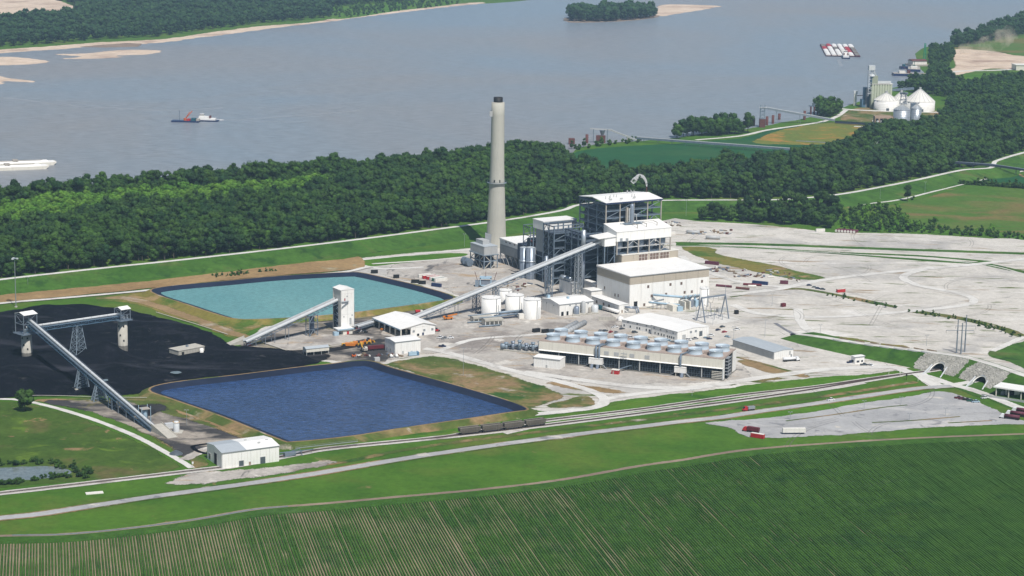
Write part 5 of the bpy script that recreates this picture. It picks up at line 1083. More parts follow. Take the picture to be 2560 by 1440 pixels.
# ---- transfer tower ----
a0 = G(853, 832); an = math.radians(31); T = thing('transfer_tower', 'slender white transfer tower beside the teal pond', 'tower', a0, an)
wx = along(a0, an, 884.5); wy = along(a0, an + math.pi / 2, 833.5); th_ = height(a0, 726); print('tower', wx, wy, th_)
part('core_wall', MB().box(.05, wx, 6 if wy > 9 else 3, wy, 0, th_), 'grey_light', T)
for z0_, z1_ in ((4, th_ * .42), (th_ * .42 + .1, th_ - 3), (th_ - 2.9, th_)): panels(T, 0, wx, 0, z0_, z1_, 2, 'white_paint', gap=.12)
panels(T, 0, wy, wx + .25, 0, th_, 2, 'white_paint', 1); part('side_wall', MB().box(-.25, 0, 0, wy, th_ - 9, th_), 'offwhite', T); part('side_wall', MB().box(-.2, .05, 0, wy * .35, 0, th_ - 9.05), 'offwhite', T)
part('corner_column', MB().box(-.5, .6, wy - .8, wy, 0, th_), 'offwhite', T); part('recess', MB().box(-.1, .3, wy * .35, wy - .8, 2, th_ - 9.1), 'dark_steel', T)
for k in range(4): z = 4 + k * (th_ - 14) / 4; part('stair', MB().bar((-.4, wy * .38, z), (-.4, wy - 1, z + 4), .5, .3).box(-1.0, -.2, wy * .35, wy - .8, z + 4, z + 4.2), 'mid_steel', T)
part('roof', MB().add([(-.6, -.5, th_), (wx / 2, -.5, th_ + 1.6), (wx + .8, -.5, th_), (-.6, wy + .5, th_), (wx / 2, wy + .5, th_ + 1.6), (wx + .8, wy + .5, th_)], [(0, 1, 4, 3), (1, 2, 5, 4), (0, 2, 1), (3, 4, 5), (0, 3, 5, 2)]), 'white_roof', T)
for s, z in ((.45, th_ - 5.5), (.2, th_ * .36), (.85, th_ * .38)): opening(T, 'window', 0, 0, wx * s, z, .7, .8, 'grey_cladding')
opening(T, 'door', 0, 0, wx * .27, th_ - 8.5, .8, 2, 'red'); opening(T, 'louvre', 0, 0, wx * .72, 6, 1.3, 5, 'grey_light')
part('balcony', MB().box(0, wx * .5, -1.3, -.3, th_ - 9.2, th_ - 9).bar((0, -1.2, th_ - 13), (wx * .55, -1.2, th_ - 9), .8, .15).box(0, wx * .55, -1.35, -1.28, th_ - 8.4, th_ - 8.3), 'mid_steel', T)
part('rear_stair', MB().box(wx + .5, wx + 2.6, wy * .3, wy * .8, 0, th_ * .62), 'mid_steel', T)
T = thing('tower_lobby', 'low block with blue-edged white roof at the foot of the transfer tower', 'building', G(855, 836), an)
part('wall', MB().box(0, 8, -2, 3, 0, 4.2), 'cream', T); part('roof', MB().box(-5, 8.6, -3, 5, 4.2, 5.0), 'white_roof', T); part('fascia', MB().box(-5.1, 8.7, -3.15, -3.02, 3.9, 4.9), 'light_blue', T); part('door', MB().box(3.2, 5, -2.1, -2.0, 0, 2.6), 'red', T); part('cabinet', MB().box(-8, -4, -3, 0, 0, 3), 'light_blue', T)
# ---- conveyors ----
def frame_of(P0, P1):
    P0, P1 = np.array(P0, float), np.array(P1, float); t = P1 - P0; L = np.linalg.norm(t); t /= L; s = np.cross(t, (0, 0, 1)); s /= np.linalg.norm(s); n = np.cross(s, t); return P0, t, s, n, L
def gallery(label, P0, P1, w=4.2, depth=2.6, cover='white_metal', side='mid_steel', truss='mid_steel', hood=True, name='coal_conveyor', open_belt=False):
    """inclined conveyor bridge: hooded belt, walkway, truss chords, posts and diagonals"""
    P0, t, s, n, L = frame_of(P0, P1); T = thing(name, label, 'conveyor', P0); q = lambda x, y, z: t * x + s * y + n * z
    # keep s pointing to the camera side
    if s[1] > 0: s = -s
    def slab(y0, y1, z0, z1, x0=0, x1=L):
        return MB().hexa([q_(x0, y0, z0), q_(x1, y0, z0), q_(x1, y1, z0), q_(x0, y1, z0)], [q_(x0, y0, z1), q_(x1, y0, z1), q_(x1, y1, z1), q_(x0, y1, z1)])
    q_ = lambda x, y, z: t * x + s * y + n * z
    part('walkway', slab(-w / 2, w / 2, -.15, 0), 'black' if hood else 'mid_steel', T)
    if hood:
        m = MB(); pr = [(w * .5, -.3), (w * .5, 1.0), (w * .4, 1.25), (w * .12, 1.3), (0, 1.0), (0, 0)]
        for k in range(len(pr) - 1): m.add([q_(0, *pr[k]), q_(L, *pr[k]), q_(L, *pr[k + 1]), q_(0, *pr[k + 1])], [(0, 1, 2, 3)])
        part('belt_cover', m, cover, T)
        part('side_panel', slab(-w * .5, -w * .42, .1, 1.75), cover, T)
    else:
        m = MB(); pr = [(w * .15, .7), (w * .12, 1.5), (-w * .05, 1.8), (-w * .22, 1.5), (-w * .25, .7)]; k_ = 0
        x = 0
        hoods = []
        while x < L - 3:
            m = MB()
            for k in range(len(pr) - 1): m.add([q_(x, *pr[k]), q_(min(L, x + 5.7), *pr[k]), q_(min(L, x + 5.7), *pr[k + 1]), q_(x, *pr[k + 1])], [(0, 1, 2, 3)])
            part('belt_cover', m, cover, T); x += 5.85
        part('belt', slab(-w * .25, w * .15, .5, .7), 'belt', T)
        r = MB()
        for y in (-w / 2, w / 2):
            for z in (.55, 1.1): r.bar(q_(0, y, z), q_(L, y, z), .09)
            x = 0
            while x < L: r.bar(q_(x, y, 0), q_(x, y, 1.1), .08); x += 2.2
        part('handrail', r, 'bluish_steel', T)
        st = MB(); x = 1
        while x < L: st.bar(q_(x, w * .15, 0), q_(x, w * .15, .7), .15); st.bar(q_(x, -w * .25, 0), q_(x, -w * .25, .7), .15); x += 1.5
        part('idler_stand', st, 'black', T, kind='stuff')
    for y in (-w / 2 + .15, w / 2 - .15): 
        for z in (-.3, -depth): part('chord', MB().bar(q_(0, y, z), q_(L, y, z), .34), truss, T)
    nb = max(2, int(L / (depth * 1.7))); dx = L / nb
    for y in (-w / 2 + .15, w / 2 - .15):
        m = MB()
        for k in range(nb):
            a, b = (-.3, -depth) if k % 2 else (-depth, -.3); m.bar(q_(k * dx, y, a), q_((k + 1) * dx, y, b), .2); m.bar(q_(k * dx, y, -.3), q_(k * dx, y, -depth), .2)
        part('lacing', m, truss, T)
    m = MB()
    for k in range(nb): m.bar(q_(k * dx, -w / 2, -depth), q_(k * dx, w / 2, -depth), .2)
    part('cross_beam', m, truss, T)
    return T, (lambda f: P0 + (P1 - P0) * f), t, s, n, L
def trestle(label, c, ang, wb, wt, db, dt, z1, nb=4, mat='bluish_steel', name='trestle_tower', feet=False, group=None, z0=0., thick=.5):
    T = thing(name, label, 'support tower', (c[0], c[1], z0), ang, group); z1 = z1 - z0
    P4 = [(-1, -1), (1, -1), (1, 1), (-1, 1)]; at = lambda k, f: (P4[k][0] * (wb + (wt - wb) * f) / 2, P4[k][1] * (db + (dt - db) * f) / 2, z1 * f)
    for k in range(4):
        part('leg', MB().bar(at(k, 0), at(k, 1), thick), mat, T)
        if feet: part('footing', MB().box(at(k, 0)[0] - 1, at(k, 0)[0] + 1, at(k, 0)[1] - 1, at(k, 0)[1] + 1, -1, 2.4), 'concrete', T)
        m = MB(); l = (k + 1) % 4
        for i in range(nb): f0, f1 = i / nb, (i + 1) / nb; m.bar(at(k, f0), at(l, f1), .2); m.bar(at(l, f0), at(k, f1), .2); m.bar(at(k, f1), at(l, f1), .24)
        part('bracing', m, mat, T)
    return T
# stacking tubes and conveyors over the coal yard
zt1 = height(G(68, 897, 2), 833); zt2 = height(G(308, 886, 2), 800)
t1 = G(68, 897, 2); t2 = G(308, 886, 2)
for (c, zt_, lab, yy, rr) in ((t1, zt1, 'left concrete stacking tube rising from the coal heap', 0, 3.8), (t2, zt2, 'right concrete stacking tube with coal banked against it', 1, 3.5)):
    t = thing('stacking_tube', lab, 'tube', (c[0], c[1], 1), 0, 'concrete stacking tubes'); part('shell', MB().lathe([(rr, 0), (rr, zt_ - 1)], 22), 'concrete', t, True)
    for a, z in ((-1.2, .85), (-2.2, .85), (-1.9, .6), (-1.2, .45)): part('port', MB().box(-.55, .55, -.12, .12, -.7, .7), 'dark_hole', t, loc=((rr + .0) * math.cos(a), (rr + .0) * math.sin(a), (zt_ - 1) * z))
    part('stain', MB().lathe([(rr + .02, 0), (rr + .02, (zt_ - 1) * .3)], 22, close=False), 'dark_concrete', t, True)
PA0 = G(385, 1070, 2.5); PA1 = (t1[0] + 1.5, t1[1] - 2, zt1 + 10)
PA1 = G(72, 801, zt1 + 9)
TA = gallery('long coal conveyor descending from the left stacking tube to the lower yard', PA0, PA1, 4.6, 2.6, hood=False, cover='white_metal', side='light_blue', truss='steel_blue')
hz = height(t2, 790); PB0 = (t1[0], t1[1], zt1 + 3.5); PB1 = (t2[0], t2[1], zt2 + 4)
TB = gallery('level coal conveyor bridging the two stacking tubes', PB0, PB1, 4.6, 2.8, hood=False, cover='white_metal', truss='steel_blue')
def head_house(label, c, z0, w, h_, an, plat=True):
    T = thing('head_house', label, 'head house', (c[0], c[1], z0), an, 'head houses on the stacking tubes')
    for x in (-w / 2, w / 2):
        for y in (-w / 2, w / 2): part('column', MB().box(x - .25, x + .25, y - .25, y + .25, 0, h_), 'silo_grey', T)
    part('roof', MB().extr([(-w / 2 - .6, h_), (0, h_ + 1.5), (w / 2 + .6, h_), (w / 2 + .6, h_ + .25), (0, h_ + 1.8), (-w / 2 - .6, h_ + .25)], -w * .5, w / 2 + .5), 'white_roof', T)
    m = MB()
    for z in (0, h_ * .5, h_ - .3): m.box(-w / 2, w / 2, -w / 2 - .2, -w / 2 + .1, z, z + .3).box(-w / 2 - .2, -w / 2 + .1, -w / 2, w / 2, z, z + .3).box(-w / 2, w / 2, w / 2 - .1, w / 2 + .2, z, z + .3)
    part('beam', m, 'silo_grey', T); part('brace', MB().bar((-w / 2, -w / 2, h_ * .5), (w / 2, -w / 2, h_), .2).bar((-w / 2, -w / 2, h_ * .5), (-w / 2, w / 2, h_), .2), 'silo_grey', T)
    part('deck', MB().box(-w / 2 - 1.5, w / 2 + 1.5, -w / 2 - 1.5, w / 2 + 1.5, -.4, -.1), 'mid_steel', T)
    part('railing', MB().box(-w / 2 - 1.5, w / 2 + 1.5, -w / 2 - 1.5, -w / 2 - 1.4, .9, 1.05).box(-w / 2 - 1.5, -w / 2 - 1.4, -w / 2 - 1.5, w / 2 + 1.5, .9, 1.05), 'bluish_steel', T)
    part('drive', MB().box(-1.5, 1.5, -1.5, 1.5, 0, 2.5).box(1.8, 3, -3, -2, 1, 3), 'galvanised', T)
head_house('open roofed head house on the left stacking tube', (t1[0], t1[1]), zt1 + .5, 11, 14, math.radians(45))
head_house('smaller roofed head house on the right stacking tube', (t2[0], t2[1]), zt2 + .5, 8, 8, math.radians(45))
m = G(193, 930); fB = .53; cB = TB[1](fB); trestle('lattice tower under the middle of the level coal conveyor', cB, math.radians(50), 11, 4, 9, 4, cB[2] - 2.8, 6)
for (px, py, f, lab, ft) in ((145, 984, .745, 'lattice tower on concrete feet nearest the lone tree', True), (215, 1006, .55, 'lattice tower on the kerb beside the coal yard', False)):
    c = G(px, py); best = min(np.linspace(0, 1, 101), key=lambda f: np.hypot(*(TA[1](f)[:2] - c[:2]))); p = TA[1](best)
    trestle(lab, p, math.atan2(TA[2][1], TA[2][0]) + math.pi / 2, 10, 4, 5, 3, p[2] - 2.7, 5, feet=ft, group='lattice towers under the long conveyor')
p = TA[1](.3); T = thing('take_up_tower', 'dark braced take-up tower under the lower part of the long conveyor', 'support tower', (p[0], p[1], 0), math.atan2(TA[2][1], TA[2][0]))
lattice(T, -3, 3, -2.3, 2.3, 0, p[2] - 2.8, 1, 1, 3, cw=.5, bw=.4, floors=False); part('counterweight', MB().box(-1.6, 1.6, -1.4, 1.4, 3, 9), 'dark_steel', T)
for k, f in enumerate((.06, .12, .18, .24)):
    p = TA[1](f); T = thing('conveyor_bent', 'short grey bent under the foot of the long conveyor, number %s from the portal' % ('one', 'two', 'three', 'four')[k], 'support', (p[0], p[1], 0), math.atan2(TA[2][1], TA[2][0]), 'bents under the long conveyor foot')
    part('post', MB().box(-.2, .2, -2.4, -2, 0, p[2] - 2.4), 'silo_grey', T); part('post', MB().box(-.2, .2, 2, 2.4, 0, p[2] - 2.4), 'silo_grey', T); part('brace', MB().bar((0, -2.2, 0), (0, 2.2, p[2] - 2.4), .2), 'silo_grey', T)
def portal(label, px, py, qx, qy, w=7, h_=4.5):
    a = G(px, py); b = G(qx, qy); an = math.atan2(*(b - a)[1::-1]); L = np.hypot(*(b - a)[:2]); T = thing('tunnel_portal', label, 'portal', a, an)
    part('ramp_roof', MB().hexa([(0, -w / 2, 0), (L, -w / 2, 0), (L, w / 2, 0), (0, w / 2, 0)], [(0, -w / 2, h_), (L, -w / 2, .3), (L, w / 2, .3), (0, w / 2, h_)]), 'concrete', T)
    for y in (-w / 2 - .3, w / 2): part('wing_wall', MB().hexa([(-1, y, 0), (L, y, 0), (L, y + .3, 0), (-1, y + .3, 0)], [(-1, y, h_ + .8), (L, y, .6), (L, y + .3, .6), (-1, y + .3, h_ + .8)]), 'concrete', T)
    part('mouth', MB().box(-.2, -.02, -w / 2 + .6, w / 2 - .6, .3, h_ - .7), 'dark_hole', T); return T
portal('concrete tunnel portal at the foot of the long conveyor', 392, 1077, 432, 1095); portal('concrete tunnel portal at the foot of the transfer tower conveyor', 612, 858, 570, 862)
c = G(441, 1080); T = thing('dust_tank', 'small white-topped vertical tank beside the lower portal', 'tank', c); part('shell', MB().lathe([(2, 0), (2, 6.5), (1.2, 7.2)], 16), 'white_metal', T, True); part('platform', MB().lathe([(2.4, 6.5), (2.4, 6.8)], 12, close=False), 'yellow', T); part('pad', MB().box(-4, 4, -4, 4, 0, .35), 'concrete', T)
single('equipment_cabin', MB().box(0, 8, 0, 3, 0, 3.4), 'white_metal', 'white equipment cabin between the lower portal and the vertical tank', 'cabin', G(414, 1073), math.radians(28))
T = thing('sampling_frame', 'pale platform with blue chute beside the long conveyor', 'platform', G(362, 1055), math.radians(-60)); part('deck', MB().box(-3, 3, -3, 3, 9, 9.3), 'tan_steel', T); part('chute', MB().lathe([(1.6, 3), (1.6, 8), (.6, 2)][::1], 10), 'light_blue', T)
for x, y in ((-3, -3), (3, -3), (3, 3), (-3, 3)): part('post', MB().box(x - .15, x + .15, y - .15, y + .15, 0, 11), 'light_blue', T)
# transfer tower conveyor
PC0 = G(612, 855, 4.3); zc_ = height(a0, 751)
cT = np.array([a0[0], a0[1], 0]) + np.array([-math.sin(an), math.cos(an), 0]) * wy * .55; PC1 = (cT[0], cT[1], 0); zz = [z for z in np.linspace(10, 40, 200) if P((cT[0], cT[1], z))[1] < 750][0]; PC1 = (cT[0], cT[1], zz)
TC = gallery('white-hooded conveyor climbing from the coal yard to the transfer tower', PC0, PC1, 4.6, 2.4)
p = TC[1](.72); T = thing('take_up_tower', 'dark take-up tower under the transfer tower conveyor', 'support tower', (p[0], p[1], 0), math.atan2(TC[2][1], TC[2][0])); lattice(T, -4, 4, -2.3, 2.3, 0, p[2] - 2.6, 1, 1, 3, cw=.4, bw=.35, floors=False); part('counterweight', MB().box(-1.2, 1.2, -1, 1, .5, p[2] - 4), 'dark_steel', T); part('base', MB().box(-2, 2, -1.6, 1.6, 0, 1.6), 'timber', T)
for k, f in enumerate((.1, .2, .3, .45)):
    p = TC[1](f); T = thing('conveyor_bent', 'slim grey bent under the transfer tower conveyor, number %s from the portal' % ('one', 'two', 'three', 'four')[k], 'support', (p[0], p[1], 0), math.atan2(TC[2][1], TC[2][0]), 'bents under the transfer tower conveyor')
    for y in (-2.2, 2): part('post', MB().box(-.2, .2, y, y + .25, 0, max(.5, p[2] - 2.4)), 'silo_grey', T)
single('red_tank', MB().lathe([(1.9, 0), (1.9, 2.6), (1.2, 2.9)], 18), 'red', 'round red tank beside the transfer conveyor portal', 'tank', G(621, 864), smooth=False)
# main conveyor to the boiler house
PD0 = G(1030, 797, 3.2); PD1 = pw(13.5, 60, 46)
TD = gallery('main white-hooded conveyor climbing over the tanks to the silo bay', PD0, PD1, 4.8, 2.6)
for (f, w_, lab, mt) in ((.32, 5, 'dark lattice tower left of the big white tanks', 'dark_steel'), (.42, 4, 'slender dark lattice tower behind the white tanks', 'mid_steel'), (.86, 5, 'tall pale lattice tower under the upper end of the main conveyor', 'galvanised'), (.70, 4, 'slim trestle in front of the boiler steel', 'mid_steel')):
    p = TD[1](f); trestle(lab, p, math.atan2(TD[2][1], TD[2][0]), w_, w_ * .8, 5, 4.2, p[2] - 2.7, max(3, int(p[2] / 5)), mt, group='trestles under the main conveyor')
for k, f in enumerate((.08, .15, .22)):
    p = TD[1](f); T = thing('conveyor_bent', 'short bent under the lower end of the main conveyor, number %s from its foot' % ('one', 'two', 'three')[k], 'support', (p[0], p[1], 0), math.atan2(TD[2][1], TD[2][0]), 'bents under the main conveyor')
    for y in (-2.2, 2): part('post', MB().box(-.2, .2, y, y + .25, 0, max(.5, p[2] - 2.4)), 'silo_grey', T)
T = thing('transfer_house', 'white transfer house joining the main conveyor to the silo bay', 'building', pw(8.5, 52, 0), GA)
part('wall', MB().box(0, 11.4, 0, 12, 42, 50), 'white_paint', T); part('roof', MB().hexa([(-7, -1, 49), (11.4, -1, 50), (11.4, 13, 50), (-7, 13, 49)], [(-7, -1, 49.4), (11.4, -1, 50.5), (11.4, 13, 51.5), (-7, 13, 50)]), 'white_roof', T)
for x, y in ((.5, .5), (10.5, .5), (.5, 11), (10.5, 11)): part('column', MB().box(x - .4, x + .4, y - .4, y + .4, 0, 42), 'mid_steel', T)
part('brace', MB().bar((.5, .5, 10), (10.5, .5, 22), .4).bar((.5, .5, 22), (10.5, .5, 34), .4).bar((10.5, .5, 10), (.5, .5, 22), .4), 'mid_steel', T)
# low conveyor from transfer tower
TE = gallery('low hooded conveyor from the transfer tower behind the maintenance hall', G(890, 818, 5), G(950, 800, 3), 3.6, 1.6)
# vent pipes in front of the boiler
c = G(1456, 735); zv = height(c, 575); T = thing('vent_stack', 'slim pale pipe stack rising beside the main conveyor in front of the boiler', 'pipe', c)
part('lower_pipe', MB().tube((0, 0, 0), (0, 0, zv * .68), 1.5, 12), 'silo_grey', T, True); part('upper_pipe', MB().tube((0, 0, zv * .68), (0, 0, zv), 1.9, 12), 'galvanised', T, True)
c = G(1379, 722); T = thing('pipe_mast', 'slender white pipe mast at the left front of the boiler annex', 'pipe', c); part('pipe', MB().tube((0, 0, 0), (0, 0, height(c, 668)), .6, 8), 'offwhite', T); part('duct_leg', MB().tube((-5, 0, 0), (-5, 0, height(c, 640)), 1.6, 10), 'silo_grey', T, True)
# pump house in front of tanks
for A_, wx_, wy_, h_, lab in (((1213, 816), 15, 9, 5.5, 'concrete pump house with pillars in front of the left white tank'), ((1184, 806), 16, 9, 4.2, 'lower concrete pump house left of the first one')):
    T = thing('pump_house', lab, 'building', G(*A_), math.radians(20), 'concrete pump houses'); part('roof', MB().box(-.3, wx_ + .3, -.3, wy_, h_ - 1.6, h_), 'concrete', T); part('rear_wall', MB().box(0, wx_, 3, wy_, 0, h_ - 1.6), 'cream', T)
    for k in range(5): part('pillar', MB().box(k * (wx_ - .6) / 4, k * (wx_ - .6) / 4 + .6, 0, .6, 0, h_ - 1.6), 'offwhite', T)
    part('pipe', MB().tube((-3, 5, h_ + .4), (wx_ + 6, 8, h_ + .4), .5, 8).tube((-6, -2.5, .9), (wx_ - 3, -1.8, .9), .6, 8), 'bluish_steel', T, True)
T = thing('pipe_rack', 'dark pipework between the big white tanks', 'pipes', G(1275, 793), math.radians(25))
for k, (y, z, r) in enumerate(((0, 2, .9), (4, 3.4, 1.1), (8, 2.2, .8), (-4, 1, .6))): part('pipe', MB().tube((-14 + k, y, z), (12 + k, y + 1, z), r, 10), ('mid_steel', 'bluish_steel', 'silo_grey', 'dark_steel')[k], T, True)
part('cabinet', MB().box(4, 12, -9, -6, 0, 4), 'offwhite', T); part('support', MB().box(-8, -7.6, 0, 9, 0, 3.5).box(6, 6.4, 0, 9, 0, 3.5), 'mid_steel', T)
for px, py, rr, h_, m, lab in ((1441, 788, 2.3, 7.5, 'silo_grey', 'blue-grey vertical vessel in front of the process hall'), (1487, 783, 2.8, 7, 'white_metal', 'rounded white vessel at the right corner of the process hall'), (1474, 786, 1.2, 6, 'tan_steel', 'thin tan vessels between the process hall vessels'), (1458, 786, 1.8, 11, 'grey_light', 'tall grey scaffolded vessel in front of the process hall')):
    T = thing('process_vessel', lab, 'vessel', G(px, py)); part('shell', MB().lathe([(rr, 1), (rr, h_ - .6), (rr * .6, h_), (.2, h_ + .1)], 16), m, T, True); part('base', MB().box(-rr - .8, rr + .8, -rr - .8, rr + .8, 0, 1.2), 'concrete', T)
T = thing('gas_tank', 'long white horizontal tank beside the annex', 'tank', G(1508, 776), math.radians(-52)); part('shell', MB().tube((0, 0, 2.3), (19, 0, 2.3), 1.5, 14), 'white_paint', T, True); part('pump_box', MB().box(-7, -2, -1.6, 1.6, .6, 3.4), 'teal', T)
for k in range(6): part('saddle', MB().box(1 + k * 3.2, 1.7 + k * 3.2, -1.3, 1.3, 0, 1.2), 'dark_steel', T)
T = thing('lime_dome', 'white-topped small tanks on the yard between hall and offices', 'tank', G(1551, 800), 0); part('shell', MB().lathe([(2.4, 0), (2.4, 2.2), (.3, 3.2)], 14), 'white_paint', T, True); part('shell', MB().lathe([(2.4, 0), (2.4, 2), (.3, 2.8)], 14, (9, 1)), 'white_paint', T, True); part('wall', MB().box(-18, -4, -3, -2.6, 0, 3), 'concrete', T)
# transformers and ducts along the turbine hall
T = thing('bus_duct', 'pale blue duct and transformer group along the turbine hall front', 'transformers', pw(20, -14), GA)
part('duct', MB().tube((2, 12, 9.5), (26, -4, 8), 1.0, 10), 'light_blue', T, True); part('duct', MB().tube((-6, 6, 5), (14, -10, 4), .8, 10), 'light_blue', T, True); part('duct', MB().tube((-6, 6, 5), (10, 8, 5.5), .7, 8), 'galvanised', T, True)
for k in range(4): part('transformer', MB().box(22 + k * 5, 25 + k * 5, -7, -2, 0, 5.5).lathe([(1, 5.5), (1, 7)], 8, (23.5 + k * 5, -4)), ('light_blue', 'silo_grey')[k % 2], T)
for k in range(9): part('cooler', MB().tube((20 + k * 2.3, -2 + (k % 3), 6.5), (21 + k * 2.3, -6, 10), .7, 8), ('galvanised', 'light_blue')[k % 2], T, True)
for x in (4, 16, 21): part('fire_wall', MB().box(x, x + 1.2 if x > 4 else x + 5, -14, -5, 0, 7 if x > 4 else 5), 'cream', T)
part('small_transformer', MB().box(8, 13, -16, -12, 0, 3.8), 'light_blue', T)
for k in range(5): part('post', MB().box(-6 + k * 4, -5.7 + k * 4, 0, .3, 0, 5), 'mid_steel', T)
T = thing('pipe_bridge', 'dark arched pipes at the annex corner of the turbine hall', 'pipes', G(1577, 785), GA); part('pipe', MB().tube((-2, 6, 5), (8, 2, 4.5), .7, 8).tube((8, 2, 4.5), (8.6, 1, 0), .7, 8).tube((-2, 4, 5), (5, 0, 4), .6, 8).tube((5, 0, 4), (5.4, -1, 0), .6, 8), 'silo_grey', T, True)
# switchyard
c1 = loc = G(1750, 800); legs = [((1741, 802), (1763, 808), (1756, 745)), ((1801, 792), (1822, 797), (1815, 737))]
T = thing('line_gantry', 'grey A-frame line gantry in the switchyard', 'gantry', G(1752, 805), 0); o = np.array(T.location); tops = []
for (l1, l2, tp) in legs:
    a = G(*l1); b = G(*l2); mid = (a + b) / 2; zt_ = height(mid, tp[1]); tt = np.array([mid[0], mid[1], zt_]); tops.append(tt)
    for q in (a, b): part('leg', MB().bar(q - o, tt - o, .75), 'silo_grey', T)
part('crossbeam', MB().bar(tops[0] - o, tops[1] - o, 1.2), 'silo_grey', T); part('spire', MB().bar(tops[1] - o, tops[1] - o + (0, 0, 8), .3), 'silo_grey', T)
for k in range(5): p = tops[0] + (tops[1] - tops[0]) * (k + .5) / 5 - o; part('insulator', MB().bar(p, p - (0, 0, 4), .25), 'tan_steel', T)
random.seed(11)
for k, (px, py) in enumerate(((1770, 796), (1778, 792), (1786, 799), (1790, 788), (1797, 796), (1806, 800), (1765, 786), (1776, 784), (1752, 790), (1740, 792))):
    T = thing('switchgear_post', 'slim grey insulator post standing on the gravel of the switchyard', 'insulator post', G(px, py), 0, 'insulator posts in the switchyard'); h_ = 5 + (k * 7 % 5)
    part('post', MB().box(-.18, .18, -.18, .18, 0, h_), 'silo_grey', T); part('insulator', MB().box(-1.8, 1.8, -.12, .12, h_, h_ + .3).box(-1.5, -1.2, -.15, .15, h_, h_ + 1.6).box(1.2, 1.5, -.15, .15, h_, h_ + 1.6), 'tan_steel', T)
single('control_kiosk', MB().box(-4, 4, -1.6, 1.6, 0, 3), 'grey_light', 'pale grey kiosk at the back of the switchyard', 'kiosk', G(1803, 779), GA)
single('black_bin', MB().box(-1.5, 1.5, -1.3, 1.3, 0, 3.2), 'black', 'black box standing alone right of the switchyard', 'bin', G(1841, 785), GA)
T = thing('idle_crane', 'pale blue wheeled yard machine with raised masts near the containers', 'machine', G(1214, 716), 0); part('body', MB().box(-6, 6, -3, 3, 1, 5), 'silo_grey', T); part('frame', MB().box(-5, -4.2, -3.3, -3, 1, 8).box(4.2, 5, -3.3, -3, 1, 8).box(-5, 5, -3.3, -3, 1, 1.8).box(-5, 5, -3.3, -3, 7, 8).box(-5.2, 5.2, -3, 3, 7.4, 8.6), 'light_blue', T)
for x, y in ((-7, -9.5), (0, 0), (7, 9.5)): part('mast', MB().bar((x, 0, 5 if x else 8), (y, 0, 13), .4), 'rust', T)
part('track', MB().box(-9, -6.2, -3, 3, 0, 5), 'bluish_steel', T); part('track', MB().box(6.2, 9, -3, 3, 0, 5), 'bluish_steel', T)
# power line posts with crossarms (right)
T = thing('power_pylon', 'three tall grey steel poles with cross arms by the embankment', 'pylon', G(2402, 884), 0); o = np.array(T.location)
for px, py, tp in ((2391, 883), (2402, 885), (2411, 880)) and ((2391, 883, 798), (2402, 885, 807), (2411.5, 880, 787)):
    q = G(px, py); h_ = height(q, tp); part('pole', MB().tube(q - o, q - o + (0, 0, h_), .62, 8, r2=.35), 'silo_grey', T)
for z, a, b in ((18, -12, 9), (21.5, -5, 10)): part('crossarm', MB().bar((a, -.5, z), (b, .5, z), .35), 'silo_grey', T)
for k, (x, z) in enumerate(((-12, 18), (-4, 18), (9, 18), (-5, 21.5), (10, 21.5))): part('insulator', MB().bar((x, 0, z), (x, 0, z - 2.2), .22), 'tan_steel', T)
# light masts and poles
def mast(px, py, ty, lab, r=.3, heads=3, name='light_mast', group='light poles across the site'):
    c = G(px, py); h_ = height(c, ty); T = thing(name, lab, 'light pole', c, 0, group); part('pole', MB().tube((0, 0, 0), (0, 0, h_), r, 6, r2=r * .55), 'galvanised', T)
    if heads == 3:
        for k in range(3): a = k * 2.1; part('lamp', MB().box(-.8, .8, -.6, .6, -.5, .5), 'white_metal', T, loc=(2.2 * math.cos(a), 2.2 * math.sin(a), h_ - .8))
        part('ring', MB().lathe([(2.3, h_ - .8), (2.3, h_ - .5)], 10), 'galvanised', T); part('footing', MB().lathe([(1.2, 0), (1.2, .8)], 10), 'concrete', T)
    else:
        for s_ in ((-1, 1) if heads == 2 else (1,)): part('lamp', MB().box(-.6 + s_ * .9, .6 + s_ * .9, -.3, .3, h_ - .1, h_ + .2), 'grey_cladding', T)
mast(40, 768, 644, 'very tall mast with ring of floodlights behind the coal yard', .42, 3, 'floodlight_mast', None)
for px, py, ty, lab in ((1975, 1050, 1030, 'left end of the truck park median'), (2160, 1025, 1002, 'truck park median, second pole along'), (2252, 1013, 993, 'far end of the truck park median'), (2273, 1052, 1033, 'middle of the truck park, nearer row'), (2363, 1041, 1020, 'right part of the truck park, nearer row'), (467, 1065, 1025, 'beside the blue pond near the dust tank'), (1158, 940, 870, 'in the yard left of the switchgear house'),
    (1730, 1000 - 10, 975, 'on the verge below the cooling tower'), (1782, 812, 785, 'in front of the switchyard'), (1834, 848, 817, 'in the car park right of the offices'), (1912, 842, 800, 'open gravel right of the car park'), (1930, 765, 735, 'gravel road north of the warehouse'), (2050, 838, 812, 'start of the embankment road'), (2316, 865, 838, 'gravel yard behind the embankment'), (1715, 540, 500, 'foot of the levee beside the copse'), (2200, 500, 468, 'levee slope right of the copse'), (2312, 483, 455, 'levee slope farther right'), (1161, 617, 585, 'levee toe left of the chimney'), (1404, 590, 555, 'levee slope behind the reactor tower'), (70, 722, 693, 'levee slope at the far left')):
    mast(px, py, ty, 'slim grey light pole, ' + lab, .16, 2)
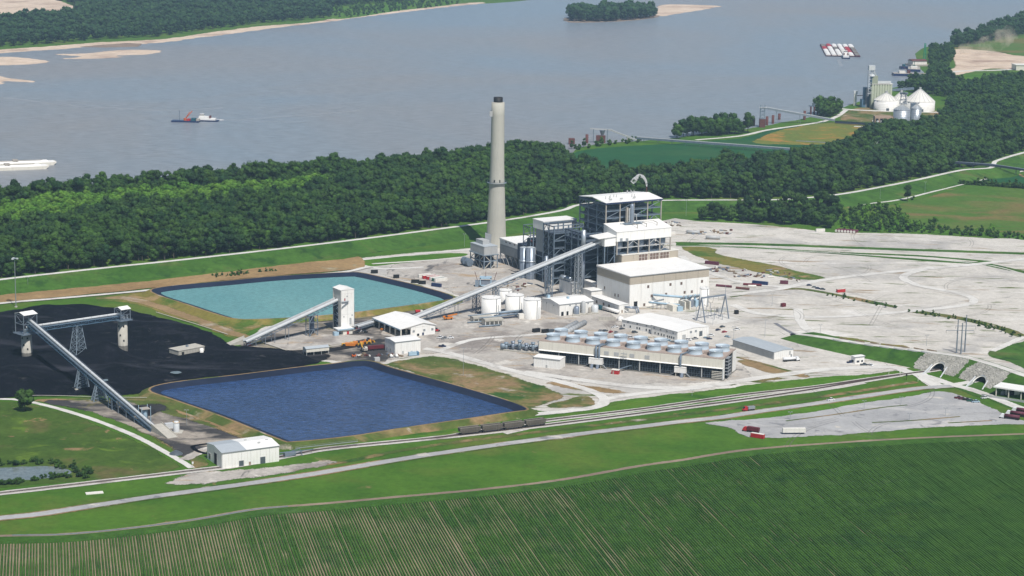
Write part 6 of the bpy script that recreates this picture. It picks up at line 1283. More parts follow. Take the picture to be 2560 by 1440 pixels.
# ======================= VEGETATION =======================
import bmesh
def tree_mesh(name, seed, H, R, zc, nl, leafs, leaf, crownonly=False, lobe=.42, lsz=1.0, sub=1):
    rnd = random.Random(seed); vs = []; fs = []; tone = []
    ico = bmesh.new(); bmesh.ops.create_icosphere(ico, subdivisions=sub, radius=1); iv = [v.co.copy() for v in ico.verts]; iff = [tuple(v.index for v in f.verts) for f in ico.faces]; ico.free()
    hz = (H - zc)
    for k in range(nl):
        a = rnd.uniform(0, 6.28); q = rnd.random() ** .5; zz = rnd.uniform(-.85, .8); rr = math.sqrt(max(0, 1 - zz * zz)) * q
        c = Vector((math.cos(a) * rr * R * .72, math.sin(a) * rr * R * .72, zc + zz * hz * .8)); r = R * lobe * rnd.uniform(.7, 1.25); t = rnd.uniform(.0, .8) + .3 * zz  # upper clumps toned lighter: light and shade of the crown put into colour
        b = len(vs); of = Vector((rnd.uniform(0, 99), 0, 0))
        for v in iv:
            d = 1 + .35 * mnoise.noise(v * 1.9 + of); vs.append(c + Vector((v.x * r * d, v.y * r * d, v.z * r * d * .82)))
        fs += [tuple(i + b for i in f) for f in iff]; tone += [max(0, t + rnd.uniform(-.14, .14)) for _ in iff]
        for _ in range(leafs // nl):
            v = Vector((rnd.gauss(0, 1), rnd.gauss(0, 1), rnd.gauss(.35, 1))).normalized(); p = c + Vector((v.x * r, v.y * r, v.z * r * .85)) * rnd.uniform(.95, 1.22)
            e1 = Vector((rnd.gauss(0, 1), rnd.gauss(0, 1), rnd.gauss(0, .6))).normalized(); e2 = v.cross(e1).normalized() if rnd.random() < .7 else Vector((rnd.gauss(0, 1), rnd.gauss(0, 1), 0)).normalized(); s = lsz * rnd.uniform(.55, 1.15) * R / 5.5
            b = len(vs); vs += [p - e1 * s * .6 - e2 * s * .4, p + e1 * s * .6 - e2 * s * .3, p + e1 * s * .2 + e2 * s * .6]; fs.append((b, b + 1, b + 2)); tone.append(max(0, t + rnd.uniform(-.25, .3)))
    me = bpy.data.meshes.new(name); nf = len(fs); mats = [leaf]
    if not crownonly:
        mb = MB(); mb.tube((0, 0, -.3), (0, 0, zc), .38 * H / 20, 6, r2=.2 * H / 20, caps=False)
        for k in range(4): a = rnd.uniform(0, 6.28); mb.tube((0, 0, zc * .6), (math.cos(a) * R * .5, math.sin(a) * R * .5, zc + hz * .2), .14 * H / 20, 4, r2=.06, caps=False)
        o = len(vs); vs += [Vector(v) for v in mb.v]; fs += [tuple(i + o for i in f) for f in mb.f]; tone += [.5] * len(mb.f); mats.append('bark')
    me.from_pydata([tuple(v) for v in vs], [], fs)
    for m in mats: me.materials.append(M[m])
    if not crownonly: me.polygons.foreach_set('material_index', [0] * nf + [1] * (len(fs) - nf))
    at = me.attributes.new('tone', 'FLOAT', 'FACE'); at.data.foreach_set('value', tone); return me
def trunk_mesh(H, R, zc, seed):
    rnd = random.Random(seed); mb = MB(); mb.tube((0, 0, -.3), (0, 0, zc), .38 * H / 20, 7, r2=.2 * H / 20)
    for k in range(5): a = k * 1.3 + rnd.random(); mb.tube((0, 0, zc * rnd.uniform(.5, .8)), (math.cos(a) * R * .5, math.sin(a) * R * .5, zc + (H - zc) * .25), .14 * H / 20, 4, r2=.06)
    return mb.mesh('trunk', 'bark')
SPEC = dict(broad=(19, 7.0, 11, 20, .36), tall=(23, 5.8, 13, 19, .38), round=(16, 6.8, 9, 18, .38), willow=(13, 4.4, 7, 9, .48), shrub=(4.5, 2.6, 2.2, 7, .5), sapling=(8, 2.4, 4.6, 8, .5))
def make_collection(cname, kinds, leaf, leafs=420, lsz=.9):
    c = bpy.data.collections.new(cname)
    for i, (kd, seed) in enumerate(kinds):
        H, R, zc, nl, lb = SPEC[kd]; me = tree_mesh('tree_%s' % kd, seed, H, R, zc, nl, leafs, leaf, lobe=lb, lsz=lsz); o = bpy.data.objects.new('%02d_tree_source' % i, me); c.objects.link(o)
    return c
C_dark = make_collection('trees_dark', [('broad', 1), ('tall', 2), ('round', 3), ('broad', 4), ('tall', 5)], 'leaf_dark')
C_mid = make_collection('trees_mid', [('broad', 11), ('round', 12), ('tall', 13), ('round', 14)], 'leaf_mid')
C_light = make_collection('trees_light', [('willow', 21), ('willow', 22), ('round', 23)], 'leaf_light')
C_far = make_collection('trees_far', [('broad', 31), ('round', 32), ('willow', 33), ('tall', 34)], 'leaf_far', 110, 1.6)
C_shrub = make_collection('shrubs', [('shrub', 41), ('shrub', 42), ('sapling', 43), ('shrub', 44)], 'leaf_mid', 90, 1.2)
def scatter(poly, sp, seed, excl=(), keep=None, grow=0):
    rnd = np.random.default_rng(seed); P_ = np.array(poly); lo = P_.min(0); hi = P_.max(0); xs = np.arange(lo[0], hi[0], sp); ys = np.arange(lo[1], hi[1], sp * .87); g = np.array(np.meshgrid(xs, ys)).reshape(2, -1).T
    g = g + rnd.uniform(-.42, .42, g.shape) * sp; g = g[inside_np(g, poly)]
    for e in excl: g = g[~inside_np(g, e)]
    return g
def in_view(g, m=120):
    q = np.array([P((x, y, 8)) for x, y in g]); return (q[:, 0] > -m) & (q[:, 0] < 2560 + m) & (q[:, 1] > -m * 1.2) & (q[:, 1] < 1440 + m)
def forest(name, label, pts, coll, seed, smin=.6, smax=1.4, cat='forest', z=0.):
    if not len(pts): return
    rnd = np.random.default_rng(seed); n = len(pts); me = bpy.data.meshes.new(name); me.from_pydata([(float(p[0]), float(p[1]), z) for p in pts], [], [])
    big = np.array([mnoise.noise(Vector((p[0] * .02, p[1] * .02, seed))) for p in pts])
    s = rnd.uniform(smin, smax, n) * (1 + .25 * big); a = me.attributes.new('scl', 'FLOAT', 'POINT'); a.data.foreach_set('value', s)
    a = me.attributes.new('rot', 'FLOAT_VECTOR', 'POINT'); r = np.zeros((n, 3)); r[:, 2] = rnd.uniform(0, 6.28, n); a.data.foreach_set('vector', r.ravel())
    a = me.attributes.new('idx', 'INT', 'POINT'); a.data.foreach_set('value', rnd.integers(0, len(coll.objects), n).astype(np.int32))
    o = bpy.data.objects.new(name, me); COL.objects.link(o); o['kind'] = 'stuff'; o['label'] = label; o['category'] = cat
    ng = bpy.data.node_groups.new(name + '_nodes', 'GeometryNodeTree'); ng.interface.new_socket('Geometry', in_out='INPUT', socket_type='NodeSocketGeometry'); ng.interface.new_socket('Geometry', in_out='OUTPUT', socket_type='NodeSocketGeometry')
    gi = ng.nodes.new('NodeGroupInput'); go = ng.nodes.new('NodeGroupOutput'); ip = ng.nodes.new('GeometryNodeInstanceOnPoints'); ci = ng.nodes.new('GeometryNodeCollectionInfo'); ci.inputs['Collection'].default_value = coll; ci.inputs['Separate Children'].default_value = True; ci.inputs['Reset Children'].default_value = True
    def attr(nm, tp):
        k = ng.nodes.new('GeometryNodeInputNamedAttribute'); k.data_type = tp; k.inputs['Name'].default_value = nm; return [s_ for s_ in k.outputs if s_.name == 'Attribute' and s_.enabled][0]
    L = ng.links.new; L(gi.outputs[0], ip.inputs['Points']); L(ci.outputs[0], ip.inputs['Instance']); ip.inputs['Pick Instance'].default_value = True
    L(attr('idx', 'INT'), ip.inputs['Instance Index']); L(attr('rot', 'FLOAT_VECTOR'), ip.inputs['Rotation']); L(attr('scl', 'FLOAT'), ip.inputs['Scale']); L(ip.outputs[0], go.inputs[0])
    md = o.modifiers.new('scatter', 'NODES'); md.node_group = ng; return o
# single trees as things: prototypes then copies
PROTO = {}
def proto(kd, leaf, seed, lab, grp, loc, rot=0, sc_=1., cat='tree', name='tree', leafs=420):
    key = (kd, leaf, seed)
    if key not in PROTO:
        H, R, zc, nl, lb = SPEC[kd]; PROTO[key] = (tree_mesh('crown', seed, H, R, zc, nl, leafs if kd != 'shrub' else 160, leaf, True, lb), trunk_mesh(H, R, zc, seed))
    c, t = PROTO[key]; T = thing(name, lab, cat, loc, rot, grp); T.scale = (sc_,) * 3; part('crown', c, None, T); part('trunk', t, None, T); return T
near_edge = [tuple(p) for p in W([(x, y - 1) for x, y in crest if -500 <= x <= 2850], 0, 5, False)]
shore = near[:13]
P_left = near_edge[:36] + []
crestpx = [(x, y - 3) for x, y in crest]
leftpoly = W(crestpx[1:11] + [(1500, 455), (1430, 425), (1410, 395)] + [p for p in near[:12]][::-1], 0, 0)
rightpoly = W(crestpx[10:24] + [(2850, 195), (2700, 203), (2600, 207), (2470, 217), (2425, 235), (2380, 250), (2362, 300), (2335, 332), (2200, 337), (2150, 365), (2060, 400), (1900, 425), (1720, 440), (1600, 465), (1500, 455)], 0, 0)
light = W([(-150, 560), (0, 540), (200, 512), (400, 495), (700, 478), (820, 470), (780, 500), (600, 525), (350, 545), (150, 565), (0, 600), (-150, 620)], 0, 3)
nv = lambda g: g[in_view(g, 420)]
gl = scatter(leftpoly, 8.6, 1); gl = nv(gl); isl = inside_np(gl, light)
gr = nv(scatter(rightpoly, 9.4, 2))
edge_line = np.array(near_edge)
# individual trees: the ones standing largest along the levee
dl = dist_np(gl, edge_line, False); dr = dist_np(gr, edge_line, False)
rnd = random.Random(5)
ADJ = {'broad': 'broad', 'tall': 'tall', 'round': 'rounded', 'sapling': 'slender young', 'shrub': 'low', 'willow': 'pale'}
def singles(pts, kinds, grp, lab, smin=.8, smax=1.2, **k):
    for p in pts:
        kd, leaf, sd = rnd.choice(kinds); sx = P((p[0], p[1], 5))[0]
        zone = [z for lim, z in ZONES if sx < lim][0]; l_ = '%s %s %s' % (ADJ[kd], lab, zone) if 'cat' not in k or k['cat'] == 'tree' else lab
        proto(kd, leaf, sd, l_, grp, (p[0], p[1], k.get('z', 0)), rnd.uniform(0, 6.28), rnd.uniform(smin, smax), **{a: b for a, b in k.items() if a != 'z'})
ZONES = ((150, 'beyond the floodlight mast'), (330, 'beyond the coal heap'), (480, 'beyond the pond corner'), (640, 'left of the pond middle'), (770, 'right of the pond middle'), (900, 'beyond the transfer tower'), (1050, 'beyond the black skips'), (1200, 'left of the chimney'), (1270, 'beside the chimney'), (1350, 'right of the chimney'), (1430, 'beyond the reactor tower'), (1540, 'behind the boiler frame'), (1660, 'behind the steam plume'), (1850, 'above the copse start'), (2000, 'above the copse middle'), (2140, 'above the copse end'), (2300, 'beside the slope tree'), (2440, 'before the levee bend'), (9999, 'at the far right'))
KD = [('broad', 'leaf_dark', 51), ('tall', 'leaf_dark', 52), ('round', 'leaf_dark', 53), ('round', 'leaf_mid', 54)]
order = np.argsort(dl); il = order[:125]; order_r = np.argsort(dr); ir = order_r[:70]
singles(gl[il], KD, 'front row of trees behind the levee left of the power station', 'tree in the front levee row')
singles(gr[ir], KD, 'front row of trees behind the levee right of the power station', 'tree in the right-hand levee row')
ml = np.ones(len(gl), bool); ml[il] = False; mr = np.ones(len(gr), bool); mr[ir] = False
near_m = np.array([mnoise.noise(Vector((p[0] * .012, p[1] * .012, 2))) + random.Random(int(p[0] * 7 + p[1] * 13)).uniform(-.35, .35) > .22 for p in gl])
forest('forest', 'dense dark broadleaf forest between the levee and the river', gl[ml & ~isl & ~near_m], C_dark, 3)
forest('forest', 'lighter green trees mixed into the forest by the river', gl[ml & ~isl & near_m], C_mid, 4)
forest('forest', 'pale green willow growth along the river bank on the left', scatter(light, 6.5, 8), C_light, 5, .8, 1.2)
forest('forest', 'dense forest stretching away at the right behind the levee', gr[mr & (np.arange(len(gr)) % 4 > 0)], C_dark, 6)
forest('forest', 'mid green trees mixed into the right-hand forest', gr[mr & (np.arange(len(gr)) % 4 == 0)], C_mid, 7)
# taller trees breaking the forest skyline on the shore
for px, py in ((40, 505), (120, 500), (210, 492), (395, 480), (520, 470), (680, 455), (770, 448), (950, 435), (985, 433), (1020, 428), (860, 442), (1180, 410), (1300, 395), (1350, 390)):
    g_ = G(px, py); proto(*rnd.choice(KD), 'taller dark tree on the river bank skyline' + ' ' + [z for lim, z in ZONES if px < lim][0], 'taller trees on the river bank skyline', g_, rnd.random() * 6, rnd.uniform(1.15, 1.4))
sn = MB(); sn.tube((0, 0, 0), (0, 0, 17), .45, 6, r2=.15)
for k in range(14): a = k * 2.4; sn.tube((0, 0, 7 + k * .7), (math.cos(a) * (4 - k * .15), math.sin(a) * (4 - k * .15), 10 + k * .75), .2, 4, r2=.04)
snm = sn.mesh('dead_tree', 'grey_light')
for px, py, lab in ((1455, 470, 'bare grey dead tree above the boiler roof'), (1352, 440, 'bare grey dead tree right of the chimney'), (420, 640, 'bare grey dead tree in the forest left of the transfer tower'), (1010, 560, 'bare grey dead tree near the levee left of the chimney'), (1830, 445, 'bare grey dead tree in the right-hand forest'), (2190, 400, 'bare grey dead tree deep in the right-hand forest')):
    o = part('dead_tree', snm, None, None); o.location = tuple(G(px, py)); o.scale = (1.25,) * 3; o['label'] = lab; o['category'] = 'tree'
# copse right of the boiler house
cop = nv(scatter(W([(1740, 552), (1800, 530), (1860, 522), (1930, 520), (2000, 512), (2090, 515), (2100, 545), (2085, 572), (2030, 567), (1850, 555)], 0, 0), 10, 12)); rnd.seed(8)
singles(cop[:60], [('round', 'leaf_mid', 61), ('broad', 'leaf_dark', 62), ('round', 'leaf_mid', 63)], 'copse at the edge of the gravel right of the boiler house', 'bushy tree in the copse beyond the gravel,', .75, 1.15)
for px, py, s_ in ((1870, 550, 1.35), (1893, 545, 1.5), (1915, 548, 1.45), (1965, 548, 1.6), (1990, 550, 1.5), (2012, 552, 1.35), (2062, 548, 1.55), (2045, 545, 1.5), (2078, 550, 1.4), (1940, 556, 1.1)): proto('tall', 'leaf_dark', 52, 'tall dark tree rising out of the copse right of the boiler house', 'tall trees in the copse', G(px, py), rnd.random() * 6, s_)
yg = nv(scatter(W([(2100, 560), (2125, 525), (2170, 515), (2240, 530), (2290, 558), (2400, 578), (2620, 588), (2620, 606), (2480, 594), (2330, 584), (2200, 581), (2110, 577)], 0, 0), 7.5, 14)); k_ = rnd.sample(range(len(yg)), min(45, len(yg))); mk = np.zeros(len(yg), bool); mk[k_] = True
singles(yg[mk], [('sapling', 'leaf_mid', 71), ('sapling', 'leaf_light', 72)], 'young trees along the far edge of the gravel', 'tree among bushes at the far gravel edge,', .8, 1.5)
forest('undergrowth', 'low green bushes along the far edge of the gravel yard', yg[~mk], C_shrub, 15, .6, 1.2, 'bushes')
proto('tall', 'leaf_dark', 52, 'lone slim dark tree on the levee slope above the meadow', None, G(2269, 503), 1, .95); proto('shrub', 'leaf_dark', 81, 'single small bush beside the lone levee tree', None, G(2282, 500), 1, 1.0, cat='bush', name='bush')
lt = proto('round', 'leaf_dark', 53, 'leaning lone tree beside the coal yard at the far left', None, G(62, 1028), 2, 1.02)
# bushes around the little pond
pb_ = W([(-60, 1168), (0, 1163), (60, 1160), (130, 1158), (150, 1166), (185, 1178), (215, 1188), (190, 1195), (120, 1198), (60, 1205), (0, 1210), (-60, 1216)], 0, 3, False); rnd.seed(2)
bp = [np.array(p) + (rnd.uniform(-3, 3), rnd.uniform(-4, 4)) for p in densify([tuple(p) for p in pb_], 2.6)[:120]]
singles(bp[:46], [('shrub', 'leaf_dark', 81), ('shrub', 'leaf_mid', 82)], 'bushes round the small pond', 'dark green bush on the bank of the small pond at lower left', .5, .85, cat='bush', name='bush')
forest('undergrowth', 'dense low bushes closing the bank of the small pond', np.array(bp[46:] + [p + (1.5, 2) for p in bp]), C_shrub, 17, .35, .75, 'bushes')
hd = W([(2400, 460), (2480, 466), (2560, 472), (2640, 476)], 0, 4, False); forest('hedge', 'dark hedge line between the right-hand fields', np.array(densify([tuple(p) for p in hd], 4)[:70]), C_shrub, 18, 1., 1.5, 'hedge')
forest('undergrowth', 'scattered weeds and bushes along the ditches of the gravel yard', np.vstack([scatter(W([(2270, 776), (2400, 796), (2500, 820), (2560, 842), (2545, 848), (2480, 824), (2380, 800), (2270, 782)], 0, 0), 6, 1), scatter(W([(2060, 733), (2150, 750), (2240, 770), (2230, 773), (2130, 752), (2050, 737)], 0, 0), 6, 2), scatter(W([(530, 690), (620, 683), (620, 688), (540, 695)], 0, 0), 4, 3), scatter(W([(640, 680), (690, 675), (690, 679), (650, 683)], 0, 0), 4, 3)]), C_shrub, 19, .3, .7, 'weeds')
# shore trees, islands, far bank
for (poly, sp, coll, lab, sd) in (([(1675, 350), (1720, 343), (1790, 340), (1860, 334), (1900, 330), (1960, 318), (1990, 312), (1990, 304), (1900, 314), (1850, 320), (1780, 328), (1690, 341)], 11, C_mid, 'clump of shore trees between the two docks', 31),
        ([(1600, 357), (1500, 366), (1440, 378), (1420, 372), (1500, 357), (1600, 349)], 12, C_shrub, 'low bushes on the bank by the left dock', 32),
        ([(2035, 292), (2080, 294), (2110, 284), (2125, 268), (2090, 268), (2050, 280)], 11, C_mid, 'trees on the bank beside the grain elevator', 33),
        ([(2240, 230), (2300, 234), (2360, 245), (2420, 232), (2440, 222), (2380, 216), (2355, 192), (2372, 165), (2385, 150), (2375, 128), (2345, 128), (2325, 132), (2325, 150), (2330, 180), (2318, 208), (2250, 220)], 13, C_dark, 'dark trees on the bank around the moored barges', 34),
        ([(2375, 122), (2440, 112), (2560, 88), (2700, 60), (2800, 20), (2800, -5), (2700, 20), (2560, 55), (2500, 76), (2440, 96), (2385, 110)], 14, C_far, 'tree belt along the far right river bank', 35),
        ([(1416, 54), (1530, 55), (1640, 44), (1645, 37), (1560, 34), (1430, 38)], 13, C_far, 'tree-covered island in the river', 36)):
    g_ = nv(scatter(W(poly, 0, 0), sp, sd))
    if sd == 31 or sd == 33:
        singles(g_[:30 if sd == 31 else 14], [('round', 'leaf_mid', 54), ('broad', 'leaf_dark', 51)], 'trees on the near shore, clump %d' % (sd - 30), 'tree on the near river shore ' + ('between the two docks' if sd == 31 else 'beside the grain elevator'), 1.0, 1.6)
    else: forest('forest', lab, g_, coll, sd, *((1.1, 1.6) if sd not in (34, 36) else (.8, 1.15) if sd == 34 else (1.2, 1.9)), 'trees')
farpoly = W([(-300, 146), (0, 118), (150, 108), (250, 100), (400, 92), (500, 78), (640, 60), (760, 51), (830, 42), (850, 30), (1000, 12), (1040, 0), (1200, -20), (1200, -75), (-300, -75)], 0, 0)
tanf = W([(-200, -30), (60, -18), (150, 2), (195, 20), (190, 34), (150, 44), (-200, 52)]); lm_ = W([(830, 24), (900, 12), (1040, 4), (1140, 5), (1130, 12), (1000, 27), (850, 44)])
gf = nv(scatter(farpoly, 15.5, 41, (tanf, lm_))); forest('forest', 'wide far forest across the river', gf, C_far, 42, .95, 1.5)
gm_ = nv(scatter(lm_, 22, 43)); forest('undergrowth', 'low pale scrub on the far river bank', gm_, C_shrub, 44, 1.2, 2, 'scrub')

# ======================= VEHICLES AND YARD OBJECTS =======================
HID = {}
def wheels(T, xs, y, r=.36, w=.28, mat='tyre'):
    m = MB().tube((0, -w / 2, 0), (0, w / 2, 0), r, 10).mesh('wheel', mat)
    for x in xs:
        for s in (-1, 1): part('wheel', m, None, T, loc=(x, y * s, r))
def car(kind, col, px, py, rot, lab, grp):
    T = thing({'car': 'parked_car', 'pickup': 'pickup_truck', 'suv': 'parked_car'}[kind], lab, {'car': 'car', 'pickup': 'pickup', 'suv': 'car'}[kind], G(px, py, .12), math.radians(rot), grp)
    key = (kind,)
    if key not in HID:
        L = {'car': 4.7, 'pickup': 5.8, 'suv': 4.9}[kind]; w = .93; b = MB(); c = MB(); q = .32; h = {'car': .85, 'pickup': 1.1, 'suv': 1.05}[kind]; H = {'car': 1.42, 'pickup': 1.85, 'suv': 1.8}[kind]
        pr = [(-L / 2, q + .1), (-L / 2 + .1, h - .1), (-L / 2 + .3, h), (L / 2 - 1.2, h), (L / 2 - .15, h - .15), (L / 2, q + .15), (L / 2 - .1, q), (-L / 2 + .1, q)]
        n = len(pr); b.add([(x, -w, z) for x, z in pr] + [(x, w, z) for x, z in pr], [tuple(range(n))[::-1], tuple(range(n, 2 * n))] + [(i, (i + 1) % n, n + (i + 1) % n, n + i) for i in range(n)])
        x0, x1, x2, x3 = {'car': (-1.9, -1.2, .4, 1.2), 'pickup': (-.7, -.5, .9, 1.6), 'suv': (-2.3, -2.0, .5, 1.3)}[kind]
        b.hexa([(x1 - .02, -w * .8, H - .04), (x2 + .02, -w * .8, H - .04), (x2 + .02, w * .8, H - .04), (x1 - .02, w * .8, H - .04)], [(x1 + .05, -w * .75, H + .04), (x2, -w * .75, H + .04), (x2, w * .75, H + .04), (x1 + .05, w * .75, H + .04)])
        c.hexa([(x0, -w * .93, h), (x3, -w * .93, h), (x3, w * .93, h), (x0, w * .93, h)], [(x1, -w * .8, H - .05), (x2, -w * .8, H - .05), (x2, w * .8, H - .05), (x1, w * .8, H - .05)])
        HID[key] = (b.mesh('body', 'car_white'), c.mesh('window', 'window_glass'), L, MB().box(-L / 2 + .15, -.85, -.75, .75, h - .02, h + .03).mesh('load_bed', 'black') if kind == 'pickup' else None)
    b, c, L, bed = HID[key]; o = part('body', b, None, T); o.material_slots[0].link = 'OBJECT'; o.material_slots[0].material = M[col]; part('window', c, None, T)
    if bed: part('load_bed', bed, None, T)
    wheels(T, (-L * .31, L * .31), .8); return T
for r_ in (('car', 'navy', 1795, 826, 40, 'dark blue car nearest the office corner in the car park'), ('car', 'car_grey', 1806, 818, 35, 'grey-blue car behind the dark blue one'), ('car', 'red', 1811, 831, 35, 'bright red car in the car park right of the offices'), ('pickup', 'car_white', 1842, 825, 30, 'white pickup standing apart at the right of the car park'), ('car', 'light_blue', 1818, 843, -40, 'pale blue car nearest the warehouse'), ('pickup', 'car_white', 1777, 840, 30, 'white pickup beside the office corner'),
           ('car', 'navy', 1773, 848, 20, 'dark car parked in front of the white pickup'), ('car', 'light_blue', 1765, 846, -30, 'silver-blue car squeezed beside the dark one'), ('suv', 'car_white', 1722, 851, -30, 'white car by the office roller door'), ('pickup', 'car_silver', 1737, 848, 30, 'grey pickup by the office windows'), ('pickup', 'car_white', 1537, 819, 25, 'white pickup at the back of the staff parking'), ('car', 'car_grey', 1555, 823, 30, 'grey car beside the office wing'),
           ('car', 'car_grey', 1513, 828, 30, 'dark car at the left end of the staff parking row'), ('car', 'car_silver', 1503, 828, 30, 'silver car at the far left of the staff row'), ('car', 'red', 1527, 831, 60, 'red car in the middle of the staff row'), ('car', 'car_silver', 1540, 832, 60, 'silver car right of the red one'), ('suv', 'car_grey', 1587, 832, 20, 'dark grey car under the office wing windows'), ('car', 'car_white', 1563, 839, -20, 'white car left of a pair behind the cooling tower'), ('suv', 'car_white', 1577, 845, -20, 'white estate car behind the cooling tower'),
           ('pickup', 'car_white', 1665, 850, -40, 'white pickup near the office side wall'), ('car', 'light_blue', 1673, 853, -40, 'light blue car near the office side wall'), ('car', 'car_silver', 1683, 856, -40, 'silver car nearest the cooling tower fans'), ('car', 'car_grey', 1617, 850, 20, 'small dark car behind the middle fans'), ('car', 'black', 1983, 838, 10, 'single dark car on the open gravel'), ('pickup', 'navy', 1106, 867, -10, 'dark blue pickup alone in the yard'),
           ('pickup', 'car_white', 1100, 845, 40, 'white pickup left of three near the maintenance hall'), ('pickup', 'car_silver', 1112, 847, 40, 'grey pickup in the middle of three'), ('pickup', 'car_white', 1125, 846, 20, 'white pickup right of three near the maintenance hall'), ('car', 'navy', 2023, 714, 10, 'dark blue car by itself on the gravel crossroads'), ('car', 'car_silver', 2036, 719, -20, 'silver car at the head of the roadside row'), ('car', 'navy', 2045, 722, -20, 'dark blue car second in the roadside row'), ('car', 'car_grey', 2057, 724, -20, 'grey car last in the roadside row'),
           ('pickup', 'car_white', 2077, 1001, 22, 'white pickup driving on the highway'), ('pickup', 'navy', 2126, 907, 25, 'dark pickup left of the gatehouse'), ('pickup', 'car_grey', 2160, 913, 10, 'dark pickup right of the gatehouse'), ('car', 'car_white', 2177, 914, -60, 'white car right of the gatehouse'), ('pickup', 'dark_red', 2396, 996, 5, 'dark red pickup first in the truck park row'), ('pickup', 'maroon', 2406, 999, -15, 'maroon pickup second in the truck park row'), ('pickup', 'black', 2417, 1001, -15, 'black pickup third in the truck park row'), ('pickup', 'green', 2427, 1004, -15, 'dark green pickup fourth in the truck park row'), ('pickup', 'light_blue', 2439, 1006, 10, 'pale blue pickup last in the truck park row'),
           ('car', 'car_white', 904, 830, -30, 'white car beside the transfer tower'), ('suv', 'black', 912, 831, -20, 'black car beside the transfer tower'), ('pickup', 'car_white', 2462, 996, 20, 'white pickup under the edge of the open truck shed')):
    car(*r_[:5], r_[5], 'parked cars and pickups' if 'driving' not in r_[5] else None)
def container(px, py, rot, col, lab, L=12.2, w=2.5, h=2.9, z=0, name='container', cat='container', grp=None):
    T = thing(name, lab, cat, G(px, py), math.radians(rot), grp); part('body', MB().box(0, L, 0, w, z + .15, h), col, T); rb = MB()
    for k in range(int(L / .9)): rb.box(.3 + k * .9, .6 + k * .9, -.07, w + .07, z + .3, h - .1)
    part('rib', rb, col, T); part('roof', MB().box(.05, L - .05, .05, w - .05, h, h + .08), 'offwhite' if col in ('red', 'offwhite', 'green') else col, T); part('door', MB().box(-.07, 0, .1, w - .1, z + .3, h - .2), col, T); return T
for k, (px, py, c, lab) in enumerate(((1048, 695, 'offwhite', 'tan container at the left of the container row'), (1059, 698, 'red', 'left red container in the row beside the yard machine'), (1069, 700, 'red', 'right red container in the row'), (1077, 702, 'offwhite', 'cream container between the red and green ones'), (1083, 704, 'green', 'green container in the container row'), (1089, 706, 'offwhite', 'nearest cream container of the row'))): container(px, py, 35, c, lab, grp='row of shipping containers')
for px, py, r_, c, L, lab in ((928, 684, 10, 'black', 6, 'black skip at the far corner of the teal pond'), (984, 696, 10, 'black', 5, 'second black skip along the teal pond'), (1028, 708, 0, 'black', 7, 'third black skip along the teal pond'), (1047, 711, 0, 'black', 6, 'fourth black skip along the teal pond'), (1078, 716, -28, 'navy', 9, 'dark blue skip at the pond corner'), (1334, 832, 28, 'black', 6, 'left of two dark boxes in front of the tanks'), (1357, 834, 28, 'black', 6, 'right of two dark boxes in front of the tanks'), (1373, 834, 28, 'car_grey', 4.5, 'small grey box beside the dark boxes'),
        (1762, 660, -26, 'maroon', 13, 'maroon container beyond the turbine hall'), (1880, 710, -24, 'navy', 14, 'long dark blue container in the lay-down area'), (1950, 710, -10, 'maroon', 7, 'dark maroon container with black base in the lay-down area'), (2094, 732, 25, 'red', 8, 'red tank unit on the open gravel'), (1956, 768, 35, 'dark_red', 4, 'small dark red hut on the white gravel'), (2041, 580, 10, 'offwhite', 9, 'white box beside the stacked rolls'), (1670, 588, 20, 'offwhite', 8, 'pale low box beyond the boiler house')):
    container(px, py, r_, c, lab, L, name='skip' if 'skip' in lab else 'container', cat='skip' if 'skip' in lab else 'container')
# rolls stacked in a row
for k in range(7):
    c = G(2090 + k * 7.5, 581 + k * .5); T = thing('stored_roll', 'dark roll %s in the row of big rolls on the far gravel' % ('first from the left', 'second', 'third', 'fourth', 'fifth', 'sixth', 'last, tilted')[k], 'roll', c, math.radians(60), 'row of big dark rolls'); part('roll', MB().tube((0, 0, 1.7), (9, 0, 1.7), 1.35, 12), 'maroon', T); part('end_cap', MB().tube((-.15, 0, 1.7), (0, 0, 1.7), 1.3, 12), 'offwhite', T); part('cradle', MB().box(0, 9, -1.2, 1.2, 0, .7), 'timber', T)
for px, py, r_, L, lab in ((1716, 584, -10, 13, 'white cylinder lying on the far lay-down yard'), (1764, 598, -3, 14, 'nearer white cylinder lying by the service road')):
    T = thing('stored_tank', lab, 'tank', G(px, py), math.radians(r_)); part('shell', MB().tube((0, 0, 2), (L, 0, 2), 1.7, 14), 'grey_light', T, True); part('saddle', MB().box(2, 3, -1.4, 1.4, 0, 1).box(L - 3, L - 2, -1.4, 1.4, 0, 1), 'timber', T)
random.seed(4)
jm = [MB().box(-1.5, 1.5, -.6, .6, 0, .8), MB().tube((-2.5, 0, .5), (2.5, 0, .5), .45, 8), MB().box(-.9, .9, -.9, .9, 0, 1.3), MB().box(-3, 3, -.2, .2, 0, .3).box(-3, 3, .5, .9, 0, .3)]
jmesh = [m.mesh('scrap', c) for m in jm for c in ('rust', 'silo_grey', 'timber', 'offwhite')]
def clutter(x0, x1, y0, y1, n, slope, lab, grp):
    for k in range(n):
        lab_ = lab; px = random.uniform(x0, x1); py = random.uniform(y0, y1) + slope * (px - x0); ji = random.randrange(len(jmesh)); lab_ = ('rusty', 'grey', 'wooden', 'pale')[ji % 4] + ' ' + ('block', 'pipe', 'crate', 'pair of beams')[ji // 4] + lab; o = part('stored_material', jmesh[ji], None, None); c = G(px, py, .12); o.location = tuple(c); o.rotation_euler = (0, 0, random.uniform(0, 3)); s_ = random.uniform(.7, 1.4); o.scale = (s_,) * 3
        o['label'] = lab_; o['category'] = 'stored material'; o['group'] = grp
clutter(1775, 1830, 670, 680, 34, 0, ' stored beyond the turbine hall', 'stored material beyond the turbine hall')
